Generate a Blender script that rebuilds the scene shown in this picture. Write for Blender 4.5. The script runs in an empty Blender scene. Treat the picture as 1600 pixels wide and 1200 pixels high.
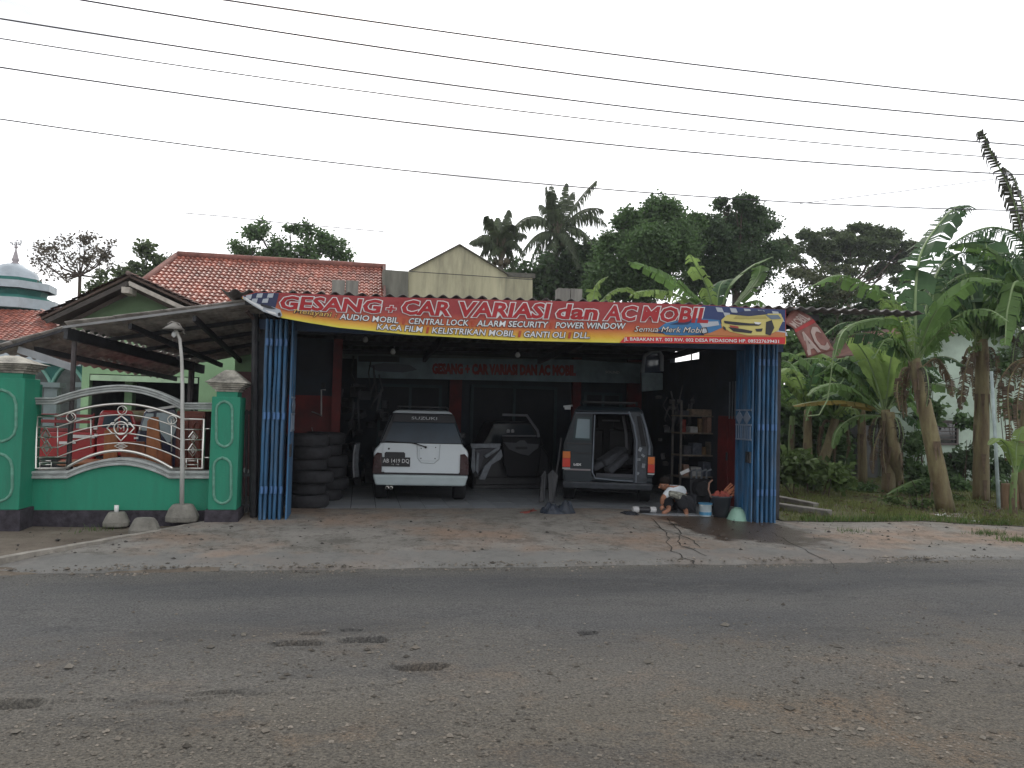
import bpy, math, random
from mathutils import Vector, Matrix, noise
from math import sin, cos, pi, radians as rad
rng = random.Random(11)
sc = bpy.context.scene
col = sc.collection
# ------------------------------------------------------------------ camera
FPX = 1200.0
YAW, PITCH, RHO = rad(11.1), math.atan(43/1200), .026
CAM = Vector((0, 0, 1.75))
fw = Vector((sin(YAW)*cos(PITCH), cos(YAW)*cos(PITCH), sin(PITCH)))
r0 = Vector((cos(YAW), -sin(YAW), 0))
u0 = r0.cross(fw)
rt = r0*cos(RHO) + u0*sin(RHO)
up = u0*cos(RHO) - r0*sin(RHO)
cd = bpy.data.cameras.new('camera'); cd.lens = 27.0; cd.sensor_width = 36.0
cd.clip_end = 1500; cd.clip_start = .05
cam = bpy.data.objects.new('camera', cd); col.objects.link(cam)
mw = Matrix((rt, up, -fw)).transposed().to_4x4(); mw.translation = CAM
cam.matrix_world = mw
sc.camera = cam
# ------------------------------------------------------------------ sky, sun, exposure
SUN_EL, SUN_AZ = rad(38), rad(2)      # sun ahead, behind thin cloud
w = bpy.data.worlds.new('World'); sc.world = w; w.use_nodes = True
nt = w.node_tree; nt.nodes.clear()
def wn(t, **k):
    n = nt.nodes.new(t)
    for a, b in k.items(): setattr(n, a, b)
    return n
out = wn('ShaderNodeOutputWorld'); bg = wn('ShaderNodeBackground')
sky = wn('ShaderNodeTexSky', sky_type='NISHITA', sun_disc=False, sun_elevation=SUN_EL, sun_rotation=SUN_AZ, air_density=1.0, dust_density=3.0, ozone_density=1.0)
tc = wn('ShaderNodeTexCoord'); mp = wn('ShaderNodeMapping'); mp.inputs['Scale'].default_value = (1, 1, 2.6)
no = wn('ShaderNodeTexNoise'); no.inputs['Scale'].default_value = 1.7; no.inputs['Detail'].default_value = 7; no.inputs['Roughness'].default_value = .52
rp = wn('ShaderNodeValToRGB'); rp.color_ramp.elements[0].position = .30; rp.color_ramp.elements[1].position = .62
rp.color_ramp.elements[0].color = (.45, .45, .45, 1); rp.color_ramp.elements[1].color = (.97, .97, .97, 1)
no2 = wn('ShaderNodeTexNoise'); no2.inputs['Scale'].default_value = 3.1; no2.inputs['Detail'].default_value = 5
rp2 = wn('ShaderNodeValToRGB'); rp2.color_ramp.elements[0].position = .30; rp2.color_ramp.elements[1].position = .47
rp2.color_ramp.elements[0].color = (7.6, 7.9, 8.3, 1); rp2.color_ramp.elements[1].color = (15, 15.1, 15.3, 1)
mx = wn('ShaderNodeMix', data_type='RGBA')
L = nt.links.new
L(tc.outputs['Generated'], mp.inputs['Vector']); L(mp.outputs[0], no.inputs['Vector']); L(mp.outputs[0], no2.inputs['Vector'])
L(no.outputs['Fac'], rp.inputs['Fac']); L(no2.outputs['Fac'], rp2.inputs['Fac'])
L(rp.outputs['Color'], mx.inputs['Factor']); L(sky.outputs['Color'], mx.inputs['A']); L(rp2.outputs['Color'], mx.inputs['B'])
L(mx.outputs['Result'], bg.inputs['Color']); bg.inputs['Strength'].default_value = .12
L(bg.outputs[0], out.inputs['Surface'])
sd = bpy.data.lights.new('sun', 'SUN'); sd.energy = .9; sd.angle = rad(14); sd.color = (1, .95, .87)
so = bpy.data.objects.new('sun', sd); col.objects.link(so)
sdir = Vector((sin(SUN_AZ)*cos(SUN_EL), cos(SUN_AZ)*cos(SUN_EL), sin(SUN_EL)))
so.rotation_euler = sdir.to_track_quat('Z', 'Y').to_euler()
so.location = (0, 30, 30)
sc.view_settings.view_transform = 'Standard'; sc.view_settings.look = 'None'
sc.view_settings.exposure = 0.0; sc.view_settings.gamma = 1.0
# ------------------------------------------------------------------ pixel (1600x1200 photograph) -> point in the place
def ray(px, py): return fw*FPX + rt*(px-800) - up*(py-600)
def P(px, py, Y):
    d = ray(px, py); return CAM + d*(Y/d.y)
def G(px, py, z=0.0):
    d = ray(px, py); return CAM + d*((z-CAM.z)/d.z)
# ------------------------------------------------------------------ mesh builder
FR = {}
class MB:
    def __init__(s): s.v = []; s.f = []; s.uv = None
    def add(s, vs, fs):
        o = len(s.v); s.v += [tuple(p) for p in vs]; s.f += [tuple(i+o for i in f) for f in fs]; return s
    def hexa(s, b, t):
        return s.add(list(b)+list(t), [(3,2,1,0),(4,5,6,7),(0,1,5,4),(1,2,6,5),(2,3,7,6),(3,0,4,7)])
    def box(s, c, d, rz=0, tilt=None):
        x, y, z = d[0]/2, d[1]/2, d[2]/2
        m = Matrix.Rotation(rz, 3, 'Z')
        if tilt: m = m @ Matrix.Rotation(tilt[1], 3, tilt[0])
        q = [Vector(c)+m@Vector(p) for p in ((-x,-y,-z),(x,-y,-z),(x,y,-z),(-x,y,-z),(-x,-y,z),(x,-y,z),(x,y,z),(-x,y,z))]
        return s.hexa(q[:4], q[4:])
    def b2(s, lo, hi):
        return s.box([(a+b)/2 for a, b in zip(lo, hi)], [abs(b-a) for a, b in zip(lo, hi)])
    def beam(s, a, b, w, h):
        a, b = Vector(a), Vector(b); d = (b-a).normalized()
        r = d.cross(Vector((0,0,1)))
        if r.length < 1e-3: r = Vector((1,0,0))
        r.normalize(); u = r.cross(d)
        r *= w/2; u *= h/2
        return s.hexa([a-r-u, a+r-u, b+r-u, b-r-u], [a-r+u, a+r+u, b+r+u, b-r+u])
    def tube(s, pts, r, n=6, cap=True):
        pts = [Vector(p) for p in pts]; k = len(pts)
        rs = r if isinstance(r, (list, tuple)) else [r]*k
        o = len(s.v); ref = None
        for i, p in enumerate(pts):
            d = (pts[min(i+1, k-1)]-pts[max(i-1, 0)])
            if d.length < 1e-9: d = Vector((0,0,1))
            d.normalize()
            if ref is None:
                ref = Vector((1,0,0)) if abs(d.x) < .8 else Vector((0,1,0))
            a = (ref - d*ref.dot(d)); a.normalize(); b = d.cross(a); ref = a
            for j in range(n):
                t = 2*pi*j/n; q = p + (a*cos(t)+b*sin(t))*rs[i]; s.v.append((q.x, q.y, q.z))
        for i in range(k-1):
            for j in range(n):
                s.f.append((o+i*n+j, o+i*n+(j+1)%n, o+(i+1)*n+(j+1)%n, o+(i+1)*n+j))
        if cap:
            s.f.append(tuple(o+j for j in range(n))[::-1]); s.f.append(tuple(o+(k-1)*n+j for j in range(n)))
        return s
    def lathe(s, prof, c=(0,0,0), n=24, axis='Z', sx=1, rot=0):
        o = len(s.v); k = len(prof)
        for (r, z) in prof:
            for j in range(n):
                t = 2*pi*j/n+rot; a, b = r*cos(t)*sx, r*sin(t)
                p = (a, b, z) if axis == 'Z' else ((z, a, b) if axis == 'X' else (a, z, b))
                s.v.append((p[0]+c[0], p[1]+c[1], p[2]+c[2]))
        for i in range(k-1):
            for j in range(n):
                s.f.append((o+i*n+j, o+i*n+(j+1)%n, o+(i+1)*n+(j+1)%n, o+(i+1)*n+j))
        if prof[0][0] > 1e-4: s.f.append(tuple(o+j for j in range(n)))
        if prof[-1][0] > 1e-4: s.f.append(tuple(o+(k-1)*n+j for j in range(n)))
        return s
    def slab(s, poly, off):
        off = Vector(off); n = len(poly)
        a = [Vector(p) for p in poly]; b = [p+off for p in a]
        return s.add(a+b, [tuple(range(n))[::-1], tuple(range(n, 2*n))]+[(i, (i+1)%n, n+(i+1)%n, n+i) for i in range(n)])
    def strip(s, A, B, off):
        """ribbon solid between polylines A and B, extruded by off"""
        off = Vector(off); n = len(A); A = [Vector(p) for p in A]; B = [Vector(p) for p in B]
        vs = A+B+[p+off for p in A]+[p+off for p in B]; fs = []
        for i in range(n-1):
            fs += [(i, i+1, n+i+1, n+i), (3*n+i, 3*n+i+1, 2*n+i+1, 2*n+i), (2*n+i, 2*n+i+1, i+1, i), (n+i, n+i+1, 3*n+i+1, 3*n+i)]
        fs += [(0, n, 3*n, 2*n), (2*n-1, n-1, 3*n-1, 4*n-1)]
        return s.add(vs, fs)
    def grid(s, fn, nu, nv):
        o = len(s.v)
        for i in range(nu+1):
            for j in range(nv+1):
                q = fn(i/nu, j/nv); s.v.append((q[0], q[1], q[2]))
        for i in range(nu):
            for j in range(nv):
                a = o+i*(nv+1)+j; s.f.append((a, a+nv+1, a+nv+2, a+1))
        return s
    def loft(s, secs):
        o = len(s.v); n = len(secs[0])
        for q in secs: s.v += [tuple(p) for p in q]
        for i in range(len(secs)-1):
            for j in range(n):
                s.f.append((o+i*n+j, o+i*n+(j+1)%n, o+(i+1)*n+(j+1)%n, o+(i+1)*n+j))
        s.f.append(tuple(o+j for j in range(n))[::-1]); s.f.append(tuple(o+(len(secs)-1)*n+j for j in range(n)))
        return s
    def build(s, name, m, parent=None, smooth=False, bevel=0, solid=0, label=None, kind=None, uvfn=None):
        me = bpy.data.meshes.new(name)
        off = Vector(FR.get(parent.name, (0,0,0))) if parent else Vector((0,0,0))
        me.from_pydata([(v[0]-off.x, v[1]-off.y, v[2]-off.z) for v in s.v], [], s.f)
        me.materials.append(m)
        if smooth: me.polygons.foreach_set('use_smooth', [True]*len(me.polygons))
        if uvfn:
            uv = me.uv_layers.new(name='UVMap')
            for l in me.loops: uv.data[l.index].uv = uvfn(s.v[l.vertex_index])
        me.update()
        o = bpy.data.objects.new(name, me); col.objects.link(o)
        if parent: o.parent = parent; FR[o.name] = tuple(off)
        if solid:
            q = o.modifiers.new('solid', 'SOLIDIFY'); q.thickness = solid; q.offset = 0
        if bevel:
            q = o.modifiers.new('bevel', 'BEVEL'); q.width = bevel; q.segments = 2; q.limit_method = 'ANGLE'
        if label: o['label'] = label
        if kind: o['kind'] = kind
        return o
def thing(name, label, cat, loc=(0,0,0), rz=0, group=None, local=False):
    o = bpy.data.objects.new(name, None); col.objects.link(o)
    o.empty_display_size = .2
    o.location = loc; o.rotation_euler = (0, 0, rz); o['label'] = label; o['category'] = cat
    if group: o['group'] = group
    FR[o.name] = (0,0,0) if local else tuple(loc)
    return o
def tag(o, label=None, cat=None, group=None, kind=None):
    for k, v in (('label', label), ('category', cat), ('group', group), ('kind', kind)):
        if v: o[k] = v
    return o
def copy_tree(o, parent=None):
    c = o.copy(); col.objects.link(c)
    if parent: c.parent = parent
    for ch in list(o.children): copy_tree(ch, c)
    return c
def dup(o, loc, rz=None, label=None, scale=None):
    c = copy_tree(o); c.location = loc
    if rz is not None: c.rotation_euler = (0, 0, rz)
    if label: c['label'] = label
    if scale: c.scale = scale
    return c
# ------------------------------------------------------------------ materials
MATS = {}
def mat(name, c, rough=.7, metal=0, var=.18, scale=3, c2=None, bump=0, bscale=60, spec=.4, streak=False, leaf=0, isl=0, stain=None, stain_amt=.5, coat=0):
    if name in MATS: return MATS[name]
    m = bpy.data.materials.new(name); m.use_nodes = True; t = m.node_tree; t.nodes.clear()
    def N(ty, **k):
        n = t.nodes.new(ty)
        for a, b in k.items(): setattr(n, a, b)
        return n
    l = t.links.new
    o = N('ShaderNodeOutputMaterial'); b = N('ShaderNodeBsdfPrincipled')
    tc = N('ShaderNodeTexCoord'); mp = N('ShaderNodeMapping'); l(tc.outputs['Object'], mp.inputs[0])
    if streak: mp.inputs['Scale'].default_value = (1, 1, .16)
    n1 = N('ShaderNodeTexNoise'); n1.inputs['Scale'].default_value = scale; n1.inputs['Detail'].default_value = 8; n1.inputs['Roughness'].default_value = .62
    l(mp.outputs[0], n1.inputs['Vector'])
    r = N('ShaderNodeValToRGB'); r.color_ramp.elements[0].position = .33; r.color_ramp.elements[1].position = .67
    lo = [x*(1-var) for x in c]; hi = [min(1, x*(1+var)) for x in (c2 or c)]
    r.color_ramp.elements[0].color = (*lo, 1); r.color_ramp.elements[1].color = (*hi, 1)
    l(n1.outputs['Fac'], r.inputs['Fac']); cur = r.outputs['Color']
    if stain:
        n3 = N('ShaderNodeTexNoise'); n3.inputs['Scale'].default_value = scale*.45; n3.inputs['Detail'].default_value = 10; n3.inputs['Roughness'].default_value = .7
        l(mp.outputs[0], n3.inputs['Vector'])
        r3 = N('ShaderNodeValToRGB'); r3.color_ramp.elements[0].position = .45; r3.color_ramp.elements[1].position = .68
        r3.color_ramp.elements[0].color = (0,0,0,1); r3.color_ramp.elements[1].color = (stain_amt,)*3+(1,)
        l(n3.outputs['Fac'], r3.inputs['Fac'])
        m3 = N('ShaderNodeMix', data_type='RGBA'); l(r3.outputs['Color'], m3.inputs['Factor']); l(cur, m3.inputs['A']); m3.inputs['B'].default_value = (*stain, 1)
        cur = m3.outputs['Result']
    if isl:
        g = N('ShaderNodeNewGeometry'); mr = N('ShaderNodeMapRange'); mr.inputs['To Min'].default_value = 1-isl; mr.inputs['To Max'].default_value = 1+isl
        l(g.outputs['Random Per Island'], mr.inputs['Value'])
        mm = N('ShaderNodeMix', data_type='RGBA', blend_type='MULTIPLY'); mm.inputs['Factor'].default_value = 1
        l(cur, mm.inputs['A']); l(mr.outputs[0], mm.inputs['B']); cur = mm.outputs['Result']
    l(cur, b.inputs['Base Color'])
    b.inputs['Roughness'].default_value = rough; b.inputs['Metallic'].default_value = metal; b.inputs['Specular IOR Level'].default_value = spec
    if coat: b.inputs['Coat Weight'].default_value = coat; b.inputs['Coat Roughness'].default_value = .08
    if bump:
        n2 = N('ShaderNodeTexNoise'); n2.inputs['Scale'].default_value = bscale; n2.inputs['Detail'].default_value = 5
        l(tc.outputs['Object'], n2.inputs['Vector'])
        bp = N('ShaderNodeBump'); bp.inputs['Strength'].default_value = bump; bp.inputs['Distance'].default_value = .02
        l(n2.outputs['Fac'], bp.inputs['Height']); l(bp.outputs[0], b.inputs['Normal'])
    if leaf:
        tr = N('ShaderNodeBsdfTranslucent'); ms = N('ShaderNodeMixShader'); ms.inputs[0].default_value = leaf
        l(cur, tr.inputs['Color']); l(b.outputs[0], ms.inputs[1]); l(tr.outputs[0], ms.inputs[2]); l(ms.outputs[0], o.inputs[0])
    else: l(b.outputs[0], o.inputs[0])
    MATS[name] = m; return m
def glass(name, c, rough=.06):
    return mat(name, c, rough, var=.05, spec=.8)
concrete = mat('concrete', (.2,.19,.165), .9, var=.25, scale=4, bump=.5, bscale=40, stain=(.06,.058,.05), stain_amt=.7)
steel = mat('stainless', (.62,.6,.56), .28, 1, var=.08)
darkmetal = mat('dark_metal', (.03,.03,.033), .6, .3, var=.3, scale=9)
black = mat('black_rubber', (.012,.012,.014), .8, var=.3, scale=12)
blackpl = mat('black_plastic', (.014,.014,.017), .45, var=.2, scale=8)
white = mat('white_paint', (.62,.62,.6), .6, var=.08, scale=6)
wood = mat('varnished_wood', (.19,.055,.018), .4, var=.45, scale=7, streak=True, bump=.1)
blue = mat('blue_paint', (.022,.092,.19), .55, var=.45, scale=9, streak=True, stain=(.13,.12,.11), stain_amt=.5, bump=.1)
# ------------------------------------------------------------------ lettering
_tc = {}
def tmesh(body, off=0.0):
    k = (body, off)
    if k in _tc: return _tc[k]
    cu = bpy.data.curves.new('t', 'FONT'); cu.body = body; cu.size = 1; cu.offset = off; cu.resolution_u = 2
    ob = bpy.data.objects.new('t', cu); col.objects.link(ob)
    dg = bpy.context.evaluated_depsgraph_get(); me = bpy.data.meshes.new_from_object(ob.evaluated_get(dg))
    r = ([(v.co.x, v.co.y) for v in me.vertices], [tuple(p.vertices) for p in me.polygons])
    bpy.data.objects.remove(ob); bpy.data.curves.remove(cu); bpy.data.meshes.remove(me)
    _tc[k] = r; return r
def text(body, fn, m, parent, bold=.0, shear=0.0, name='lettering', cap=.73):
    v0, _ = tmesh(body, 0.0); x0 = min(p[0] for p in v0); x1 = max(p[0] for p in v0)
    vs, fs = tmesh(body, bold)
    b = MB(); b.add([fn((p[0]-x0)/(x1-x0), p[1]/cap, shear*p[1]/cap) for p in vs], fs)
    return b.build(name, m, parent)
# ================================================================== GROUND, ROAD, FORECOURT
def ground_mat(name, kind):
    m = bpy.data.materials.new(name); m.use_nodes = True; t = m.node_tree; t.nodes.clear()
    def N(ty, **k):
        n = t.nodes.new(ty)
        for a, b in k.items(): setattr(n, a, b)
        return n
    l = t.links.new
    def noise_(s, d=8, r=.6, v=None):
        n = N('ShaderNodeTexNoise'); n.inputs['Scale'].default_value = s; n.inputs['Detail'].default_value = d; n.inputs['Roughness'].default_value = r
        l(v or tc.outputs['Object'], n.inputs['Vector']); return n.outputs['Fac']
    def ramp(f, p0, p1, a=0, b=1):
        n = N('ShaderNodeMapRange', clamp=True); n.inputs['From Min'].default_value = p0; n.inputs['From Max'].default_value = p1
        n.inputs['To Min'].default_value = a; n.inputs['To Max'].default_value = b
        l(f, n.inputs['Value']); return n.outputs[0]
    def math_(op, a, b):
        n = N('ShaderNodeMath', operation=op)
        for i, x in enumerate((a, b)):
            if isinstance(x, (int, float)): n.inputs[i].default_value = x
            else: l(x, n.inputs[i])
        return n.outputs[0]
    def mix(f, a, b, bt='MIX'):
        n = N('ShaderNodeMix', data_type='RGBA', blend_type=bt)
        for s, x in (('Factor', f), ('A', a), ('B', b)):
            if isinstance(x, (int, float)): n.inputs[s].default_value = x
            elif isinstance(x, tuple): n.inputs[s].default_value = (*x, 1)
            else: l(x, n.inputs[s])
        return n.outputs['Result']
    tc = N('ShaderNodeTexCoord'); sp = N('ShaderNodeSeparateXYZ'); l(tc.outputs['Object'], sp.inputs[0])
    mpn = N('ShaderNodeMapping'); mpn.inputs['Scale'].default_value = (.35, 1, 1); l(tc.outputs['Object'], mpn.inputs[0])
    o = N('ShaderNodeOutputMaterial'); b = N('ShaderNodeBsdfPrincipled'); l(b.outputs[0], o.inputs[0])
    b.inputs['Specular IOR Level'].default_value = .35
    vo = N('ShaderNodeTexVoronoi'); vo.inputs['Scale'].default_value = 55; l(tc.outputs['Object'], vo.inputs['Vector'])
    if kind == 'road':
        c = mix(ramp(noise_(1.3, 8, .65, mpn.outputs[0]), .35, .65), (.066,.067,.069), (.10,.098,.094))
        # dust and grit lie on the near side of the road
        dst = math_('ADD', sp.outputs['Y'], math_('MULTIPLY', noise_(.9, 6, .6, mpn.outputs[0]), 3.2))
        dust = ramp(dst, 8.1, 5.9)
        c = mix(math_('MULTIPLY', dust, .85), c, (.118,.103,.08))
        tan = math_('MULTIPLY', ramp(noise_(1.1, 9, .7), .52, .66), math_('MULTIPLY', dust, .75))
        c = mix(tan, c, (.17,.115,.07))
        # worn wheel tracks and broken repair patches
        wv = N('ShaderNodeTexWave', wave_type='BANDS', bands_direction='Y'); wv.inputs['Scale'].default_value = .16; wv.inputs['Distortion'].default_value = 1.2; wv.inputs['Detail'].default_value = 3; wv.inputs['Detail Scale'].default_value = .5; l(tc.outputs['Object'], wv.inputs['Vector'])
        c = mix(math_('MULTIPLY', ramp(wv.outputs['Fac'], .55, 1), .22), c, (.15,.142,.128))
        c = mix(math_('MULTIPLY', ramp(noise_(.75, 10, .75, mpn.outputs[0]), .535, .56), .32), c, (.042,.042,.043))
        c = mix(math_('MULTIPLY', ramp(noise_(1.9, 10, .8, mpn.outputs[0]), .60, .63), .35), c, (.16,.15,.135))
        # pale wear along the far edge
        edge = math_('MULTIPLY', ramp(math_('ADD', sp.outputs['Y'], math_('MULTIPLY', noise_(2.2, 7), .8)), 8.35, 8.9), .5)
        c = mix(edge, c, (.15,.135,.11))
        sz = ramp(noise_(.6, 3, .5, mpn.outputs[0]), .3, .7, .5, 1)
        c = mix(math_('MULTIPLY', ramp(noise_(60, 4, .75), .48, .62), .55), c, (.03,.029,.028))
        c = mix(math_('MULTIPLY', ramp(noise_(23, 6, .8), .5, .68), .4), c, (.036,.034,.032))
        v2 = N('ShaderNodeTexVoronoi'); v2.inputs['Scale'].default_value = 24; l(tc.outputs['Object'], v2.inputs['Vector'])
        spk = math_('MULTIPLY', ramp(v2.outputs['Distance'], .16, .05), ramp(noise_(9, 2), .5, .6))
        c = mix(math_('MULTIPLY', spk, .75), c, (.26,.245,.22))
        gr_ = ramp(noise_(52, 3, .85), .32, .68, .42, 1.55); gc_ = N('ShaderNodeMix', data_type='RGBA', blend_type='MULTIPLY'); gc_.inputs['Factor'].default_value = 1; l(c, gc_.inputs['A']); l(gr_, gc_.inputs['B']); c = gc_.outputs['Result']
        b.inputs['Roughness'].default_value = .85
        h = math_('ADD', math_('MULTIPLY', noise_(34, 6, .7), 1.0), math_('MULTIPLY', vo.outputs['Distance'], -.8)); st = .9
    elif kind == 'apron':
        c = mix(ramp(noise_(.9, 9, .65), .35, .65), (.15,.142,.125), (.225,.21,.188))
        c = mix(math_('MULTIPLY', ramp(noise_(.55, 8, .62), .47, .62), .75), c, (.23,.155,.108))
        c = mix(math_('MULTIPLY', ramp(noise_(3.2, 10, .85), .51, .57), .6), c, (.07,.062,.052))
        c = mix(math_('MULTIPLY', ramp(noise_(9, 9, .85), .53, .60), .6), c, (.055,.048,.04))
        c = mix(math_('MULTIPLY', ramp(noise_(5, 9, .85), .57, .62), .45), c, (.29,.27,.24))
        # grey cement skim nearest the road
        sk = math_('MULTIPLY', ramp(math_('ADD', sp.outputs['Y'], math_('MULTIPLY', noise_(1.1, 5), 1.3)), 9.95, 9.8), .6)
        c = mix(sk, c, (.145,.145,.138))
        # wet spill running from the doorway on the right towards the road
        dx = math_('SUBTRACT', sp.outputs['X'], math_('ADD', 5.65, math_('MULTIPLY', math_('SUBTRACT', 11.2, sp.outputs['Y']), .15)))
        dx = math_('MULTIPLY', dx, .8)
        dy = math_('MULTIPLY', math_('SUBTRACT', sp.outputs['Y'], 10.95), .52)
        rr = math_('SQRT', math_('ADD', math_('MULTIPLY', dx, dx), math_('MULTIPLY', dy, dy)), 0)
        rr = math_('ADD', rr, math_('MULTIPLY', noise_(1.7, 8, .6), 1.15))
        wet = ramp(rr, 1.42, 1.30)
        c = mix(math_('MULTIPLY', wet, .85), c, (.045,.028,.018))
        l(math_('SUBTRACT', .9, math_('MULTIPLY', wet, .62)), b.inputs['Roughness'])
        h = math_('ADD', noise_(12, 8, .75), math_('MULTIPLY', noise_(60, 3), .3)); st = .9
    elif kind == 'dirt':
        c = mix(ramp(noise_(1.4, 9, .65), .35, .65), (.095,.075,.058), (.16,.135,.105))
        c = mix(math_('MULTIPLY', ramp(noise_(7, 8, .7), .55, .7), .6), c, (.05,.04,.03))
        b.inputs['Roughness'].default_value = .95; h = noise_(22, 8, .7); st = .9
    else:
        c = mix(ramp(noise_(.8, 9, .65), .38, .62), (.075,.07,.035), (.085,.10,.035))
        c = mix(math_('MULTIPLY', ramp(noise_(3, 9, .65), .5, .62), .5), c, (.1,.08,.05))
        b.inputs['Roughness'].default_value = 1; h = noise_(20, 8, .7); st = 1
    l(c, b.inputs['Base Color'])
    bp = N('ShaderNodeBump'); bp.inputs['Strength'].default_value = st; bp.inputs['Distance'].default_value = .02
    l(h, bp.inputs['Height']); l(bp.outputs[0], b.inputs['Normal'])
    return m
M_road, M_apron, M_dirt, M_soil = [ground_mat('m_'+k, k) for k in ('road', 'apron', 'dirt', 'soil')]
g = MB(); S = 160
g.add([(-S,-60,-.14),(S,-60,-.14),(S,S,-.14),(-S,S,-.14)], [(0,1,2,3)])
tag(g.build('ground', M_soil), kind='structure')
HOLES = []
for (px, py, rx, ry, dep) in ((466,1008,.19,.10,.085),(571,1003,.19,.10,.07),(660,1045,.19,.11,.08),(918,989,.085,.06,.05),(22,1106,.2,.08,.06),(335,1087,.16,.045,.03),(110,1150,.3,.2,-.02),(490,990,.12,.05,.03),(550,985,.1,.05,.03)):
    q = G(px, py); HOLES.append((q.x, q.y, rx, ry, dep))
def road_edge(x): return 8.52 + .10*noise.noise((x*.9, 3.3, 0)) + .05*noise.noise((x*4, 1, 0))
def road_z(x, y):
    z = .014*noise.noise((x*.8, y*1.1, 0)) + .006*noise.noise((x*5, y*5, 2)) + .004*noise.noise((x*13, y*13, 5))
    for hx, hy, rx, ry, dp in HOLES:
        d = ((x-hx)/rx)**2 + ((y-hy)/ry)**2
        if d < 4:
            d = math.sqrt(d)+.5*noise.noise((x*9, y*9, 9))
            s = max(0, min(1, (1.0-d)/.10)); z -= dp*s*(.10+1.1*max(0, min(1, (y-hy)/ry+.25))**1.3)
            z += .12*dp*max(0, 1-abs(d-1.2)/.15)
    # the patch of newer asphalt stands a little proud on the left
    pe = 1 if (x < .25+.15*noise.noise((y*3,0,0)) and 4.9+.2*noise.noise((x*1.5,7,0)) < y < 6.05+.12*noise.noise((x*2,1,1))) else 0
    return z + .012*pe
b = MB()
NX, NY = 640, 380
b.grid(lambda u, v: (-6+17*u, 2.6+6.2*v, road_z(-6+17*u, 2.6+6.2*v)), NX, NY)
tag(b.build('road', M_road, smooth=True), kind='structure')
b = MB()
b.add([(-160,-6,-.004),(160,-6,-.004),(160,2.6,-.004),(-160,2.6,-.004),(-160,2.6,-.004),(-6,2.6,-.004),(-6,8.8,-.004),(-160,8.8,-.004),(11,2.6,-.004),(160,2.6,-.004),(160,8.8,-.004),(11,8.8,-.004)],
      [(0,1,2,3),(4,5,6,7),(8,9,10,11)])
tag(b.build('road', M_road), kind='structure')
# forecourt: concrete ramp from the road edge up to the workshop floor
def apron_z(x, y):
    t = max(0, min(1, (y-8.45)/3.3))
    side = .11 - .08*max(0, min(1, (x-4.2)/2.6))
    z = .03+side*t
    z += .012*noise.noise((x*.9, y*.9, 4)) + .004*noise.noise((x*5, y*5, 4))
    return z
AX0 = -3.25
def apron_fn(u, v):
    x = -5.2 + 24*u
    y0 = road_edge(x); y1 = 12.6
    y = y0 + (y1-y0)*v
    if x < -1.5:      # left border runs diagonally from the gate to the road
        lim = -1.9 - (11.6-y)*.62 + .05*noise.noise((y*3, 0, 0))
        x = max(x, lim)
    z = apron_z(x, y) if v > 0 else -.03
    return (x, y, z)
b = MB(); b.grid(apron_fn, 400, 70)
apron = tag(b.build('forecourt', M_apron, smooth=True), kind='structure')
# cracks in the concrete
cr = MB()
def crack(pts, wd=.008):
    q = []
    for i in range(len(pts)-1):
        a, c = G(*pts[i], .1), G(*pts[i+1], .1)
        for k in range(6): q.append(a.lerp(c, k/6))
    q.append(G(*pts[-1], .1))
    A, B = [], []
    for i, p in enumerate(q):
        n = noise.noise((p.x*6, p.y*6, 1))*.09; ww = wd*(.5+abs(noise.noise((p.x*9, p.y*9, 3)))*2)
        x, y = p.x+n, p.y+n*.5; z = apron_z(x, y)+.005
        A.append((x-ww, y, z)); B.append((x+ww, y+ww*.3, z))
    o = len(cr.v); cr.v += A+B; n = len(A)
    cr.f += [(o+i, o+i+1, o+n+i+1, o+n+i) for i in range(n-1)]
for c_ in (((1018,812),(1040,832),(1052,855),(1085,868),(1092,874)), ((1040,812),(1065,830),(1058,845),(1105,862)), ((1020,822),(1075,838),(1095,850)),
           ((1205,828),(1240,845),(1290,868),(1310,880)), ((350,885),(520,884),(650,884)), ((1000,815),(1045,818),(1080,826)), ((960,884),(1080,886),(1160,884))):
    crack(c_)
cr.build('crack_lines', mat('crack', (.02,.018,.015), .95), apron, kind='stuff')
# kerb-like edging along the left border of the forecourt
b = MB()
A, B = [], []
for i in range(26):
    y = 8.75+2.75*i/25; x = -1.93-(11.6-y)*.62+.05*noise.noise((y*3,0,0))
    A.append((x-.06+.02*noise.noise((y*5,2,0)), y, .02)); B.append((x+.06+.02*noise.noise((y*5,5,0)), y, .02))
b.strip(A, B, (0, 0, .085))
tag(b.build('edging_strip', mat('edging', (.24,.22,.19), .9, var=.3, scale=7, bump=.5)), kind='structure')
# dirt yard on the left, soil on the right
b = MB()
b.grid(lambda u, v: (-60+58.6*u, 8.45+4.2*v, .012+.02*noise.noise((u*60, v*5, 1))+(.015 if v > .02 else -.03)), 240, 24)
tag(b.build('dirt_verge', M_dirt, smooth=True), kind='structure')
def grass_front(x): return 11.55 - max(0, x-9.5)*.42 + .12*noise.noise((x*1.2, 0, 0))
b = MB()
def gf(u, v):
    x = 6.86+60*u*u; y = grass_front(min(x, 13))+ (70*v*v)
    return (x, y, apron_z(min(x,12), min(y,12.5))+.012+.05*noise.noise((x*.5, y*.5, 3))*min(1, v*12)+.01*v*8)
b.grid(gf, 120, 100)
tag(b.build('grass_ground', M_soil, smooth=True), kind='structure')
b = MB(); b.b2((-60, 12.6, -.1), (-1.5, 40, .05))
tag(b.build('yard', mat('yard_paving', (.13,.12,.11), .9, var=.3, scale=2)), kind='structure')
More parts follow.
